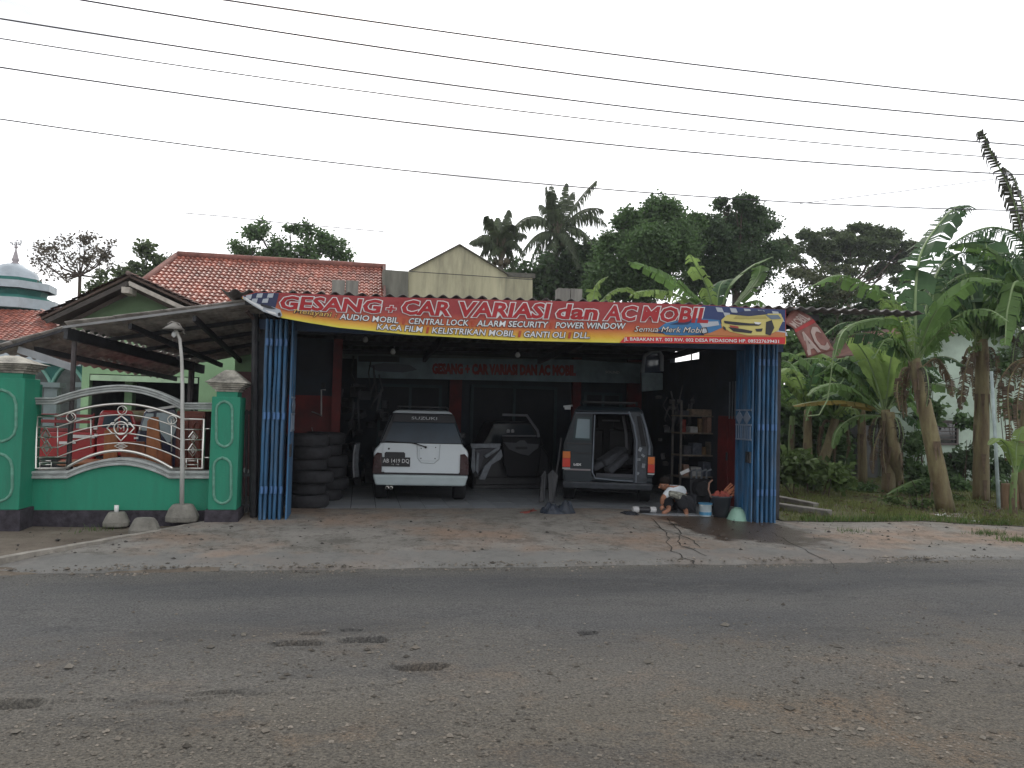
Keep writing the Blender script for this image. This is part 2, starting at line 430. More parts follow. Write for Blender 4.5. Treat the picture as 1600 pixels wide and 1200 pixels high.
# grit and stones
def stones(name, n, area, size, mt, label, dens=None):
    b = MB(); k = 0
    base = [(1,0,0),(-1,0,0),(0,1,0),(0,-1,0),(0,0,1),(0,0,-1)]
    fs = [(0,2,4),(2,1,4),(1,3,4),(3,0,4),(2,0,5),(1,2,5),(3,1,5),(0,3,5)]
    while k < n:
        x = rng.uniform(area[0], area[1]); y = rng.uniform(area[2], area[3])
        if dens and rng.random() > dens(x, y): continue
        r = size*math.exp(rng.gauss(0, .5)); a = rng.uniform(0, pi)
        if y < road_edge(x)-.02: z = road_z(x, y) if x < 10.9 else 0
        elif x < -1.93-(11.6-y)*.62 - .05: z = .035
        else: z = apron_z(x, y)
        vs = []
        for p in base:
            q = Vector(p)*r*rng.uniform(.7, 1.3); q.z *= .55
            vs.append((x+q.x*cos(a)-q.y*sin(a), y+q.x*sin(a)+q.y*cos(a), z+q.z+r*.2))
        b.add(vs, fs); k += 1
    o = b.build(name, mt, kind='stuff'); o['label'] = label; return o
M_grit = mat('grit', (.075,.065,.052), .9, c2=(.16,.14,.115), isl=.55, scale=1.5)
stones('grit', 15000, (-4.5, 10.5, 2.9, 8.4), .0068, M_grit, 'loose brown grit scattered over the near side of the road',
       lambda x, y: max(.02, min(1, (6.6-y)/3))*(.25+max(0, noise.noise((x*.8, y*1.3, 5))+.35)))
stones('gravel', 380, (-4.5, 10.5, 3.0, 6.4), .014, mat('pale_stone', (.12,.108,.09), .9, isl=.5), 'small pale stones lying on the dusty part of the road')
stones('rubble', 2300, (-4.6, 11, 8.3, 9.3), .0085, M_grit, 'crumbled stone along the broken edge of the forecourt',
       lambda x, y: max(0, 1-abs(y-road_edge(x)-.02)/.22)*max(.05, noise.noise((x*1.1, 3, 7))+.35))
stones('pebbles', 420, (-4.6, 11, 8.9, 11.6), .012, mat('dark_pebble', (.05,.045,.04), .9, isl=.5), 'dark pebbles scattered on the forecourt')
b = MB(); q = G(920, 1125)
for (px, py, s) in ((650,807,.018),(1245,812,.035),(1250,814,.02)):
    q = G(px, py, .02); b.grid(lambda u, v: (q.x+s*2*(u-.5)+.3*s*sin(v*9), q.y+s*1.6*(v-.5), q.z+.006+s*.25*abs(sin(u*7+v*4))), 5, 4)
tag(b.build('litter', mat('pale_scrap', (.3,.3,.29), .8), kind='stuff'), 'pale scraps of plastic and paper lying on road and forecourt')
# ================================================================== WORKSHOP
FZ = .125; XL, XR, YF, YB = -1.32, 6.78, 11.9, 18.0
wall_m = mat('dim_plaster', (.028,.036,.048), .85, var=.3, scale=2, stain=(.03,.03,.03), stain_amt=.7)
redw = mat('red_wall_paint', (.13,.013,.012), .7, var=.35, scale=3, stain=(.05,.02,.02), stain_amt=.7)
shop = thing('workshop', 'open fronted car workshop with corrugated roof between two stacks of blue folding doors', 'workshop', (2.7, 12, FZ))
# floor tiles
b = MB(); b.b2((XL, YF, -.1), (XR, YB, FZ-.012)); fl = tag(b.build('workshop_floor', mat('grout', (.09,.09,.09), .9)), kind='structure')
tm = [mat('floor_tile_%d'%i, c, .35, var=.2, scale=2, stain=(.05,.05,.05), stain_amt=.6) for i, c in enumerate(((.31,.335,.36),(.28,.30,.32),(.34,.355,.37)))]
tme = []
tw, td = (XR-XL)/20, .405
for k in range(3):
    q = MB(); q.b2((-tw/2+.006, -td/2+.006, -.01), (tw/2-.006, td/2-.006, 0)); o = q.build('tile', tm[k], fl); tme.append(o.data)
    o.location = (XL+tw*(k+.5), YF+td/2, FZ)
for i in range(20):
    for j in range(15):
        if j == 0 and i < 3: continue
        o = bpy.data.objects.new('tile', tme[rng.choice((0,0,1,2))]); col.objects.link(o); o.parent = fl
        o.location = (XL+tw*(i+.5), YF+td*(j+.5), FZ+rng.uniform(-.001,.001))
# walls
b = MB()
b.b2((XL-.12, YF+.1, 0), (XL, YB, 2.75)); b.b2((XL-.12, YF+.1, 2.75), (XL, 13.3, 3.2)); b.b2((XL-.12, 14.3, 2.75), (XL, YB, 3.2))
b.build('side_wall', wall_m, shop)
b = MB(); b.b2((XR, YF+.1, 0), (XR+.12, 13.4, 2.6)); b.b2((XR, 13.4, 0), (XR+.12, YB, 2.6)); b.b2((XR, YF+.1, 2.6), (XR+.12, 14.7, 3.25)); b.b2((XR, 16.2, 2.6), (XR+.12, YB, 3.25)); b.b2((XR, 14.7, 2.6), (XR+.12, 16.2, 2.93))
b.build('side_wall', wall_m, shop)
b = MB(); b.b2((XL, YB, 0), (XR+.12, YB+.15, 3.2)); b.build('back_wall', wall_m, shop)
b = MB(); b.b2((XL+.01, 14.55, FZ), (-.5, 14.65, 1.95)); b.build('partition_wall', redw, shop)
b = MB(); b.b2((XL+.01, 14.57, 1.95), (-.5, 14.66, 3.0)); b.build('partition_wall', wall_m, shop)  # upper part of the red partition coloured dark to imitate its dimness
b = MB(); b.b2((-.52, 14.42, FZ), (-.36, 14.56, 3.0)); b.build('pillar', redw, shop)
for px0, px1 in ((703, 722), (895, 908), (981, 1003)):
    a, c = P(px0, 600, YB-.1), P(px1, 600, YB-.1)
    b = MB(); b.b2((a.x, YB-.12, FZ), (min(c.x, XR-.02), YB-.002, 3.1)); b.build('pillar', redw, shop)
# dark door and window openings in the back wall
for px0, px1, zt, zb in ((590, 690, 2.25, .3), (735, 870, 2.3, .15), (912, 972, 2.2, .4)):
    a, c = P(px0, 640, YB-.05).x, P(px1, 640, YB-.05).x
    b = MB(); 
    for lo, hi in (((a,zb),(a+.07,zt)), ((c-.07,zb),(c,zt)), ((a,zt),(c,zt+.07)), (((a+c)/2-.03,zb),((a+c)/2+.03,zt))):
        b.b2((lo[0], YB-.06, lo[1]), (hi[0], YB-.002, hi[1]))
    fr = b.build('window_frame', mat('teal_frame', (.025,.05,.06), .6), shop)
    b = MB(); b.b2((a+.07, YB-.03, zb), (c-.07, YB-.004, zt)); b.build('pane', mat('matte_dark_pane', (.016,.019,.024), .55, spec=.15), fr)  # near-black pane with a rough matte finish
b = MB(); b.b2((XL+.2, YB-.25, 2.86), (XR, YB-.13, 3.02)); b.build('beam', mat('beam_grey', (.16,.19,.19), .7, scale=4), shop)
# roof: corrugated sheets
RF = [P(345, 454, 10.85), P(1440, 488, 10.85)]
RFm = P(800, 467, 10.85)
def roof_front(x):
    x0, x1, xm = RF[0].x, RF[1].x, RFm.x
    t = (x-x0)/(x1-x0); zl = RF[0].z+(RF[1].z-RF[0].z)*t
    k = (RFm.z-(RF[0].z+(RF[1].z-RF[0].z)*(xm-x0)/(x1-x0)))/(.25)
    return zl + k*t*(1-t)*.9
pitch_w = .187; total = RF[1].x-RF[0].x; nw = int(total/pitch_w); sheets = 12
rsheet = mat('roof_sheet', (.16,.155,.15), .75, var=.35, scale=5, streak=False, stain=(.09,.045,.03), stain_amt=.6)
for k in range(sheets):
    xa = RF[0].x+total*k/sheets; xb = RF[0].x+total*(k+1)/sheets+.05
    b = MB(); dz = .006*(k % 2)+rng.uniform(-.004, .004); dy = rng.uniform(-.04, .03)
    def rf(u, v):
        x = xa+(xb-xa)*u; v *= (.05 if (xa > XR+.1 or xb < XL-.1) else 1)
        return (x, 10.85+dy+7.6*v, roof_front(x)+dz+.024*cos(2*pi*(x-RF[0].x)/pitch_w) - v*(.28+.0*x)+.012*noise.noise((x*2, v*3, k)))
    b.grid(rf, int((xb-xa)/pitch_w*8), 4)
    b.build('roof_sheet', rsheet, shop, smooth=True, solid=.007)
# purlins and rafters under the sheets
for yy in (11.15, 12.6, 14.2, 15.8, 17.4):
    v = (yy-10.85)/7.6
    for a, c in ((XL-.3, 2.7), (2.7, XR+.4)):
        b = MB(); b.beam((a, yy, roof_front(a)-.28*v-.09), (c, yy, roof_front(c)-.28*v-.09), .06, .09); b.build('purlin', darkmetal, shop)
for xx in (XL, 1.4, 4.1, XR):
    b = MB(); b.beam((xx, 11.05, roof_front(xx)-.2), (xx, YB, roof_front(xx)-.48), .07, .12); b.build('rafter', darkmetal, shop)
# front posts and the door head beam
for xx in (XL-.12, XR+.05):
    b = MB(); b.b2((xx-.05, 11.72, -.02), (xx+.05, 11.84, roof_front(xx)-.2)); b.build('post', darkmetal, shop)
b = MB(); b.b2((XL-.2, 11.66, 2.86), (XR+.1, 11.78, 3.0)); b.build('door_head', mat('head_blue', (.03,.06,.12), .6), shop)
b = MB(); b.tube([P(385, 485, 11.4), P(398, 500, 11.6), P(405, 520, 11.7)], .03, 6); b.build('bracket', mat('brown_iron', (.1,.07,.06), .7), shop)
# unfinished concrete column stubs standing above the roof
for (x0, x1, y0, y1) in ((519, 558, 437, 470), (873, 909, 450, 480)):
    a = P(x0, y0, 16.5); c = P(x1, y1+30, 16.5)
    mid = (a.x+c.x)/2
    b = MB(); b.b2((a.x, 16.5, c.z), (mid-.01, 16.8, a.z)); b.b2((mid+.01, 16.52, c.z), (c.x, 16.8, a.z+.01)); b.build('column_stub', mat('raw_concrete', (.22,.21,.185), .9, var=.25, scale=6, streak=True, stain=(.07,.065,.06), stain_amt=.7), shop)
# hanging lamps
lampm = mat('bulb_glass', (.55,.56,.55), .3)
for (px, py, lab) in ((571,530,'pale hanging bulb nearest the left end of the ceiling'), (614,549,'pale hanging bulb above the white car, the lower of the left pair'), (809,554,'round hanging bulb above the gap between the two cars')):
    p = P(px, py, 14.5)
    t = thing('hanging_bulb', lab, 'light bulb', (p.x, p.y, p.z), group='bulbs hanging from the workshop ceiling')
    b = MB(); b.lathe([(0,-.06),(.035,-.05),(.05,-.015),(.04,.02),(.02,.05),(0,.05)], p, 10); b.build('bulb', lampm, t, smooth=True)
    b = MB(); b.tube([p+Vector((0,0,.05)), p+Vector((0,0,.5))], .006, 5); b.tube([p+Vector((0,0,.05)), p+Vector((0,0,.1))], .022, 8); b.build('cord', blackpl, t)
# ---------------- folding doors
def fold_doors(px_list, side, label, Yf, inner):
    p0 = G(px_list[0], 815, .06)
    t = thing('folding_door', label, 'folding door', (P(px_list[len(px_list)//2], 815, Yf).x, Yf, .05))
    zb = .07 if side < 0 else .02
    zt = 2.98
    for i, px in enumerate(px_list):
        x = P(px, 680, Yf).x + rng.uniform(-.006,.006)
        yf = Yf + rng.uniform(-.012,.012) + .015*((i*7) % 3)
        b = MB()
        b.tube([(x+rng.uniform(-.006,.006)*(0 < k < 8), yf+.03+rng.uniform(-.004,.004)*(0 < k < 8), zb+(zt-zb)*k/8) for k in range(9)], .022, 8)
        b.b2((x-.012, yf+.05, zb), (x+.012, yf+.46, zt)); b.tube([(x, yf+.46, zb), (x, yf+.46, zt)], .02, 6)
        for k in range(3): b.b2((x-.021, yf+.1+.12*k, zb+.02), (x+.021, yf+.15+.12*k, zt-.02))
        b.build('door_leaf', blue, t)
        b = MB()
        for z in (.5, 1.55, 2.6): b.tube([(x-.012*side, yf+.005, z), (x-.012*side, yf+.005, z+.1)], .022, 6)
        b.build('hinge', mat('hinge_blue', (.06,.14,.3), .45), t)
    # innermost leaf with its lock plate and vent grille, turned towards the shop
    x = P(px_list[-1 if side < 0 else 0], 680, Yf).x - side*.07
    b = MB()
    for k in range(6):
        xx = x - side*(.02+.012*(k % 2)); yy = Yf+.05+.09*k
        b.b2((xx-.012, yy, zb), (xx+.012, yy+.085, zt))
    lf = b.build('door_leaf', blue, t, label='wide blue leaf turned inward with lock plate and grille')
    xx = x-side*.045
    b = MB()
    for z in (1.38, 1.62, 1.86): b.b2((xx-.008, Yf+.05, z), (xx+.008, Yf+.57, z+.025))
    for k in range(8): b.b2((xx-.006, Yf+.08+.065*k, 1.4), (xx+.006, Yf+.095+.065*k, 1.63))
    for s_ in (0, 1):
        c = Vector((xx, Yf+.19+.25*s_, 1.75)); 
        b.slab([c+Vector((0,-.12,0)), c+Vector((0,0,.11)), c+Vector((0,.12,0)), c+Vector((0,0,-.11))], (-side*.012, 0, 0))
    b.build('grille', mat('grille_grey', (.16,.2,.26), .5), lf)
    b = MB(); b.b2((xx-.02, Yf+.06, 1.02), (xx+.01, Yf+.2, 1.2)); b.tube([(xx-.03, Yf+.1, 1.05), (xx-.03, Yf+.1, 1.17)], .012, 6); b.build('lock', darkmetal, lf)
    return t
fold_doors([410, 417.5, 425, 432.5, 440.5], -1, 'left stack of blue folding door leaves beside the dark gate', 11.35, 1)
fold_doors([1186.5, 1194, 1201.5, 1208, 1213.5], 1, 'right stack of blue folding door leaves beside the grass', 11.35, 1)
# ================================================================== BANNERS
BY = 10.80
def interp(t, pts):
    for (a, b), (c, d) in zip(pts, pts[1:]):
        if t <= c: return b+(d-b)*max(0, (t-a))/(c-a)
    return pts[-1][1]
B_TOP = [(378,463),(400,456),(430,457),(600,464),(800,469),(1000,473),(1112,477),(1228,484)]
B_BOT = [(378,466),(395,477),(412,487),(437,496),(480,504),(530,512),(640,523),(800,532),(980,536),(1100,537),(1228,538)]
def BP(px, py, off=0):
    q = P(px, py, BY); bl = .014*sin(q.x*3.1+q.z*2) + .006*sin(q.x*8+q.z*3)
    t = BY + bl - off
    return CAM + ray(px, py)*(t/ray(px, py).y)
ban = thing('banner', 'long red and yellow vinyl banner hung along the front edge of the workshop roof', 'banner', BP(800, 535))
m = bpy.data.materials.new('banner_print'); m.use_nodes = True; t_ = m.node_tree; bs = t_.nodes['Principled BSDF']
uvn = t_.nodes.new('ShaderNodeUVMap'); uvn.uv_map = 'UVMap'; sx = t_.nodes.new('ShaderNodeSeparateXYZ'); ra = t_.nodes.new('ShaderNodeValToRGB')
t_.links.new(uvn.outputs[0], sx.inputs[0]); t_.links.new(sx.outputs['Y'], ra.inputs[0]); t_.links.new(ra.outputs[0], bs.inputs['Base Color']); bs.inputs['Roughness'].default_value = .42
bn = t_.nodes.new('ShaderNodeTexNoise'); bn.inputs['Scale'].default_value = 2.2; bn.inputs['Detail'].default_value = 6; bq = t_.nodes.new('ShaderNodeBump'); bq.inputs['Strength'].default_value = .6; bq.inputs['Distance'].default_value = .06; btc = t_.nodes.new('ShaderNodeTexCoord'); t_.links.new(btc.outputs['Object'], bn.inputs['Vector']); t_.links.new(bn.outputs['Fac'], bq.inputs['Height']); t_.links.new(bq.outputs[0], bs.inputs['Normal'])
e = ra.color_ramp.elements; e[0].position = 0; e[0].color = (.58,.52,.05,1); e[1].position = .62; e[1].color = (.25,.010,.013,1)
q = e.new(.13); q.color = (.58,.33,.02,1); q = e.new(.32); q.color = (.42,.075,.015,1)
def vfrac(px, py):
    a, c = interp(px, B_TOP), interp(px, B_BOT); return (c-py)/max(1, c-a)
b = MB(); uvs = []
NU, NV = 150, 8
for i in range(NU+1):
    px = 378+850*i/NU
    for j in range(NV+1):
        a, c = interp(px, B_TOP), interp(px, B_BOT); v = j/NV
        b.v.append(tuple(BP(px, c+(a-c)*v))); 
        uvs.append((i/NU, max(0, min(1, v*(.55 if px < 430 else 1)))))
for i in range(NU):
    for j in range(NV):
        a = i*(NV+1)+j; b.f.append((a, a+NV+1, a+NV+2, a+1))
o = b.build('sheet', m, ban, smooth=True); uv = o.data.uv_layers.new(name='UVMap')
for l in o.data.loops: uv.data[l.index].uv = uvs[l.vertex_index]
def prn(name, c, rough=.5): return mat('print_'+name, c, rough, var=.04)
pW, pK, pR, pB, pY, pN, pO = prn('white', (.6,.6,.6)), prn('black', (.015,.015,.02)), prn('red', (.30,.007,.012)), prn('blue', (.018,.035,.12)), prn('yellow', (.48,.41,.13)), prn('navy', (.015,.022,.07)), prn('orange', (.42,.15,.05))
pS = prn('silver', (.35,.38,.42)); pG = prn('grey', (.12,.14,.17))
def bpoly(pts, mt, off, name='print', parent=None):
    # subdivided fan so that the print follows the cloth
    b = MB(); c = (sum(p[0] for p in pts)/len(pts), sum(p[1] for p in pts)/len(pts)); q = []
    for (a, d) in zip(pts, pts[1:]+pts[:1]):
        n = max(1, int(math.hypot(a[0]-d[0], a[1]-d[1])/12))
        for k in range(n): q.append((a[0]+(d[0]-a[0])*k/n, a[1]+(d[1]-a[1])*k/n))
    import bmesh
    bm = bmesh.new(); bm.faces.new([bm.verts.new((p[0], p[1], 0)) for p in q])
    xs = [p[0] for p in q]; x = math.ceil(min(xs)/14)*14
    while x < max(xs):
        bmesh.ops.bisect_plane(bm, geom=bm.verts[:]+bm.edges[:]+bm.faces[:], plane_co=(x,0,0), plane_no=(1,0,0)); x += 14
    bmesh.ops.triangulate(bm, faces=bm.faces[:]); bm.verts.index_update()
    b.v = [tuple(BP(v.co.x, v.co.y, off*1.9)) for v in bm.verts]; b.f = [tuple(v.index for v in f.verts) for f in bm.faces]; bm.free()
    return b.build(name, mt, parent or ban)
# left end: chequered flag and a white racing car
bpoly([(380,463),(401,457),(436,458),(430,482),(440,496),(412,486),(395,476)], pN, .004)
for (x, y) in ((385,461),(402,459),(419,459),(394,467),(411,467)):
    bpoly([(x,y),(x+9,y-1),(x+7,y+6),(x-2,y+6)], pS, .007)
bpoly([(379,462),(392,470),(410,477),(425,479),(438,484),(441,493),(436,496),(412,487),(395,477),(380,467)], pS, .010)
bpoly([(383,464),(396,472),(412,480),(410,484),(396,475),(384,468)], pW, .013); bpoly([(406,474),(422,478),(432,483),(420,482),(408,478)], pK, .016); bpoly([(434,489),(438,488),(439,493),(435,494)], pK, .018)
bpoly([(414,484),(430,488),(433,492),(420,489)], pW, .014)
# right end: blue ground, chequered flag, blue car and yellow car
bpoly([(1098,477),(1227,484),(1227,526),(1150,524),(1080,524),(1020,520),(1060,508)], pB, .004)
for (x, y) in ((1118,480),(1140,481),(1162,482),(1184,484),(1206,486),(1130,488),(1152,489),(1196,493),(1213,495),(1206,512),(1218,517)):
    bpoly([(x,y),(x+10,y+1),(x+13,y+8),(x+3,y+7)], pS, .006)
bpoly([(1100,520),(1120,505),(1227,520),(1227,527),(1100,524)], pO, .0065)
bpoly([(1028,513),(1040,505),(1066,499),(1090,497),(1124,500),(1128,512),(1110,520),(1070,524),(1040,523)], prn('blue2', (.03,.14,.3)), .008)
bpoly([(1046,507),(1068,501),(1086,500),(1074,507)], pN, .010); bpoly([(1092,503),(1122,502),(1124,508),(1098,512)], pS, .010); bpoly([(1032,514),(1052,513),(1050,518),(1034,518)], pK, .010)
bpoly([(1094,514),(1104,511),(1107,520),(1097,523)], pK, .011); bpoly([(1097,515),(1103,513),(1105,519),(1099,521)], pS, .013)
bpoly([(1127,500),(1136,492),(1160,489),(1192,490),(1220,490),(1224,500),(1216,516),(1200,524),(1168,524),(1140,518),(1128,510)], pY, .0095)
bpoly([(1140,491),(1162,486),(1192,485),(1200,491),(1170,494)], pN, .012); bpoly([(1131,501),(1170,505),(1190,506),(1186,509),(1150,508),(1132,505)], pK, .012)
bpoly([(1138,511),(1160,514),(1176,517),(1174,521),(1146,518)], pK, .012); bpoly([(1197,503),(1206,500),(1210,512),(1204,524),(1196,522)], pK, .012)
bpoly([(1150,494),(1196,494),(1199,498),(1146,498)], prn('bonnet', (.34,.28,.08)), .012)
bpoly([(1196,492),(1216,492),(1221,498),(1205,499)], prn('glasscar', (.12,.16,.2)), .013)
bpoly([(1130,509),(1134,512),(1134,517),(1130,513)], pK, .013)
bpoly([(1178,503),(1190,504),(1186,507),(1180,506)], pW, .014); bpoly([(1180,514),(1192,513),(1190,518),(1182,518)], pK, .013); bpoly([(1140,508),(1154,510),(1154,513),(1141,511)], prn('red2', (.3,.04,.03)), .014)
# red address strip
bpoly([(977,526),(1060,526),(1227,527),(1227,537.5),(1100,536.5),(968,535.5)], prn('bright_red', (.45,.015,.02)), .0165)
def bline(x0, y0, x1, y1, h):
    def f(off):
        def g(u, v, sh):
            x = x0+(x1-x0)*u+sh*h; y = y0+(y1-y0)*u-h*v
            return BP(x, y, off)
        return g
    return f
def bword(body, x0, y0, x1, y1, h, m1, m2=None, bold=.02, ob=.06, sh=.0, lift=.0):
    f = bline(x0, y0, x1, y1, h)
    if m2: text(body, f(.012+lift), m2, ban, bold=ob, shear=sh, name='letter_outline')
    text(body, f(.016+lift), m1, ban, bold=bold, shear=sh)
YB0 = lambda x: interp(x, [(435,482),(598,489),(720,494),(862,497),(1000,501),(1112,504)])
for wd, xa, xb, h in (('GESANG', 437, 592, 20.5), ('+', 603, 616, 14), ('CAR', 627, 701, 22), ('VARIASI', 715, 855, 23), ('dan', 869, 931, 23), ('AC', 945, 991, 23), ('MOBIL', 1003, 1105, 23)):
    # black drop, white outline, red face
    f = bline(xa, YB0(xa), xb, YB0(xb), h)
    text(wd, f(.014), pW, ban, bold=.075, shear=.22, name='letter_outline')
    text(wd, f(.020), pR, ban, bold=.035, shear=.22)
# smaller lines
for wd, xa, xb, y0, y1, h in (('AUDIO MOBIL', 531, 622, 498.5, 505, 9), ('CENTRAL LOCK', 638, 731, 506, 509, 9.5), ('ALARM SECURITY', 745, 855, 509.5, 512, 9.5), ('POWER WINDOW', 868, 976, 512.5, 514, 9.5),
                              ('KACA FILM', 589, 659, 514.5, 519, 9), ('KELISTRIKAN MOBIL', 675, 804, 520.5, 526, 9.5), ('GANTI OLI', 818, 882, 526.5, 528, 9.5), ('DLL.', 896, 921, 528, 528.5, 9.5)):
    bword(wd, xa, y0, xb, y1, h, pW, pK, bold=.012, ob=.07, sh=.2)
for x, y in ((630,507),(738,510.5),(861,514),(667,521),(811,527),(889,529)):
    bpoly([(x-2,y),(x+2,y),(x+4,y-10),(x,y-10)], prn('bar_red', (.33,.05,.02)), .012, name='divider')
bword('Melayani :', 459, 489, 525, 496, 8, prn('gold', (.6,.36,.08)), pK, bold=.0, ob=.05, sh=.35)
bword('Semua Merk Mobil', 991, 518, 1098, 520, 9, prn('cream', (.6,.55,.5)), pK, bold=-.005, ob=.04, sh=.35, lift=.012)
bword('JL BABAKAN RT. 003 RW. 002 DESA PEDASONG HP. 085227639431', 975, 532, 1217, 536, 5.2, pW, None, bold=.015, lift=.024)
# ---- old banner on the back wall inside
def IB(px, py, off=0): return P(px, py, YB-.32-off)
old = thing('banner', 'old faded grey banner with red lettering on the dark back wall of the workshop', 'banner', IB(780, 597))
def ipoly(pts, mt, off, name='print'):
    b = MB(); b.v = [tuple(IB(*p, off)) for p in pts]; b.f = [tuple(range(len(pts)))]; return b.build(name, mt, old)
ib = MB(); ib.slab([IB(x, y) for x, y in ((558,558),(905,562),(1001,569),(1001,599),(900,597),(558,590))], (0,.012,0)); ib.build('sheet', mat('faded_vinyl', (.25,.34,.38), .6, var=.3, scale=2), old)
ipoly([(560,556),(624,557),(624,566),(560,565)], pK, .01)
ipoly([(575,571),(600,567),(640,570),(652,578),(630,582),(590,580)], pG, .01)
text('GESANG + CAR VARIASI DAN AC MOBIL', lambda u, v, s: IB(676+(899-676)*u, 583+3*u-15*v, .014), prn('dull_red', (.3,.02,.015)), old, bold=.07)
text('SOUND', lambda u, v, s: IB(946+22*u, 583+1*u-4*v, .014), pW, old, bold=.02)
# ---- curved AC sign hanging from the right end of the roof
sg = thing('hanging_sign', 'curled faded brown sign reading AC hanging from the right end of the roof', 'sign', P(1285, 550, 10.9))
def SG(u, v):   # u down the sign, v across
    cx = interp(u, [(0,1232),(.3,1252),(.6,1266),(.8,1276),(1,1282)]); cy = interp(u, [(0,492),(.3,503),(.6,523),(.8,540),(1,553)])
    px = cx + (v-.5)*interp(u, [(0,16),(.5,34),(1,42)]); py = cy + (v-.5)*interp(u, [(0,-24),(.4,-16),(1,-12)])
    return P(px, py, 10.95-.25*u*(1-u)+.1*v)
b = MB(); b.grid(lambda u, v: SG(u, v), 16, 8); b.build('sheet', mat('faded_sign', (.20,.085,.07), .7, var=.25, scale=6), sg, smooth=True, solid=.012)
fs_ = mat('sign_cream', (.36,.28,.25), .7)
text('AC', lambda u, v, s: SG(.93-.36*v*1.25, .08+.8*u)+Vector((0,-.02,0)), fs_, sg, bold=.04)
text('MOBIL', lambda u, v, s: SG(.34-.22*v, .1+.8*u)+Vector((0,-.02,0)), fs_, sg, bold=.02)
b = MB(); b.v = [tuple(SG(u, v)+Vector((0,-.018,0))) for u, v in ((.36,0),(.36,.33),(.36,.66),(.36,1),(.43,1),(.43,.66),(.43,.33),(.43,0))]; b.f = [tuple(range(8))]; b.build('stripe', mat('sign_red', (.3,.03,.03), .7), sg)
# ================================================================== VEHICLES IN THE WORKSHOP
def wheel(parent, x, y, r=.34, wd=.22, local=True):
    b = MB(); b.lathe([(r*.62,-wd/2),(r*.93,-wd/2),(r,-wd/2+.03),(r,wd/2-.03),(r*.93,wd/2),(r*.62,wd/2)], (x, y, r), 22, 'X')
    w_ = b.build('wheel', black, parent, smooth=True)
    b = MB(); b.lathe([(0,-wd*.3),(r*.3,-wd*.32),(r*.62,-wd*.42),(r*.62,wd*.42),(r*.3,wd*.32),(0,wd*.3)], (x, y, r), 16, 'X'); b.build('rim', mat('rim_grey', (.2,.2,.21), .4, .6), w_, smooth=True)
    return w_
c0 = G(656, 787, FZ)
car = thing('parked_car', 'white compact off-road car seen from behind on the tiled workshop floor', 'car', c0, -math.atan2(c0.x, c0.y)*1.0, local=True)
wp = mat('car_white', (.52,.57,.60), .28, var=.03, spec=.6, coat=.6)
gl = mat('tinted_glass', (.018,.032,.048), .3, var=.25, scale=2, spec=.35)
def sym(pts): return pts + [(-x, z) for x, z in reversed(pts)]
def lx(px): return (px-656)/91.0
def lz(py): return (787-py)/91.0
prof = [(.69,.36),(.78,.44),(.815,.58),(.815,.86),(.79,.93),(.73,.99),(.715,1.03)]
secs = []
for y, s in ((.0,.975),(.03,.992),(.10,1),(2.4,1),(2.5,.985),(3.45,.93),(3.6,.8)):
    top = 1.03 if y < 2.45 else .93
    secs.append([(x*s, y, .36+(z-.36)*(top-.36)/.67) for x, z in sym(prof)])
b = MB(); b.loft(secs); body = b.build('body', wp, car, smooth=False, bevel=.02)
b = MB(); b.hexa([(-.715,.02,1.03),(.715,.02,1.03),(.70,2.35,1.03),(-.70,2.35,1.03)], [(-.52,.17,1.555),(.52,.17,1.555),(.50,1.75,1.57),(-.50,1.75,1.57)]); b.build('cabin', mat('cabin_black', (.01,.012,.016), .4), car, bevel=.02)
b = MB(); b.hexa([(-.53,.12,1.55),(.53,.12,1.55),(.51,1.8,1.56),(-.51,1.8,1.56)], [(-.46,.19,1.6),(.46,.19,1.6),(.45,1.7,1.62),(-.45,1.7,1.62)]); b.build('roof', wp, car, bevel=.02)
def rear(px, py, off=0):
    z = lz(py); y = (.02+(z-1.03)*.15/.525) if z > 1.03 else 0
    return (lx(px), y-off, z)
b = MB(); b.slab([rear(598,692,.012), rear(719,692,.012), rear(707,660,.012), rear(611,660,.012)], (0,.01,0)); b.build('rear_window', gl, car)
for s in (-1, 1):
    b = MB(); b.slab([(s*.715,.15,1.05),(s*.705,1.0,1.05),(s*.54,.9,1.5),(s*.55,.28,1.5)], (s*.012,0,0)); b.build('side_window', gl, car)
b = MB(); b.slab([rear(609,660,.05), rear(709,660,.05), rear(706,648,.05), rear(612,648,.05)], (0,.06,0)); sp_ = b.build('spoiler', blackpl, car, bevel=.006)
text('SUZUKI', lambda u, v, s: (lx(639+40*u), rear(650,655)[1]-.06, lz(655.5-4.5*v)), mat('sticker_grey', (.35,.37,.38), .6), sp_, bold=.01)
for s in (-1, 1):
    b = MB(); b.tube([(s*.44,.35,1.60),(s*.44,.42,1.66),(s*.43,1.5,1.67),(s*.43,1.6,1.61)], .014, 6); b.build('roof_rail', blackpl, car)
b = MB()
for y in (.45, .7, .95, 1.2): b.tube([(-.44,y,1.665),(.44,y,1.665)], .012, 5)
b.build('roof_rack', blackpl, car)
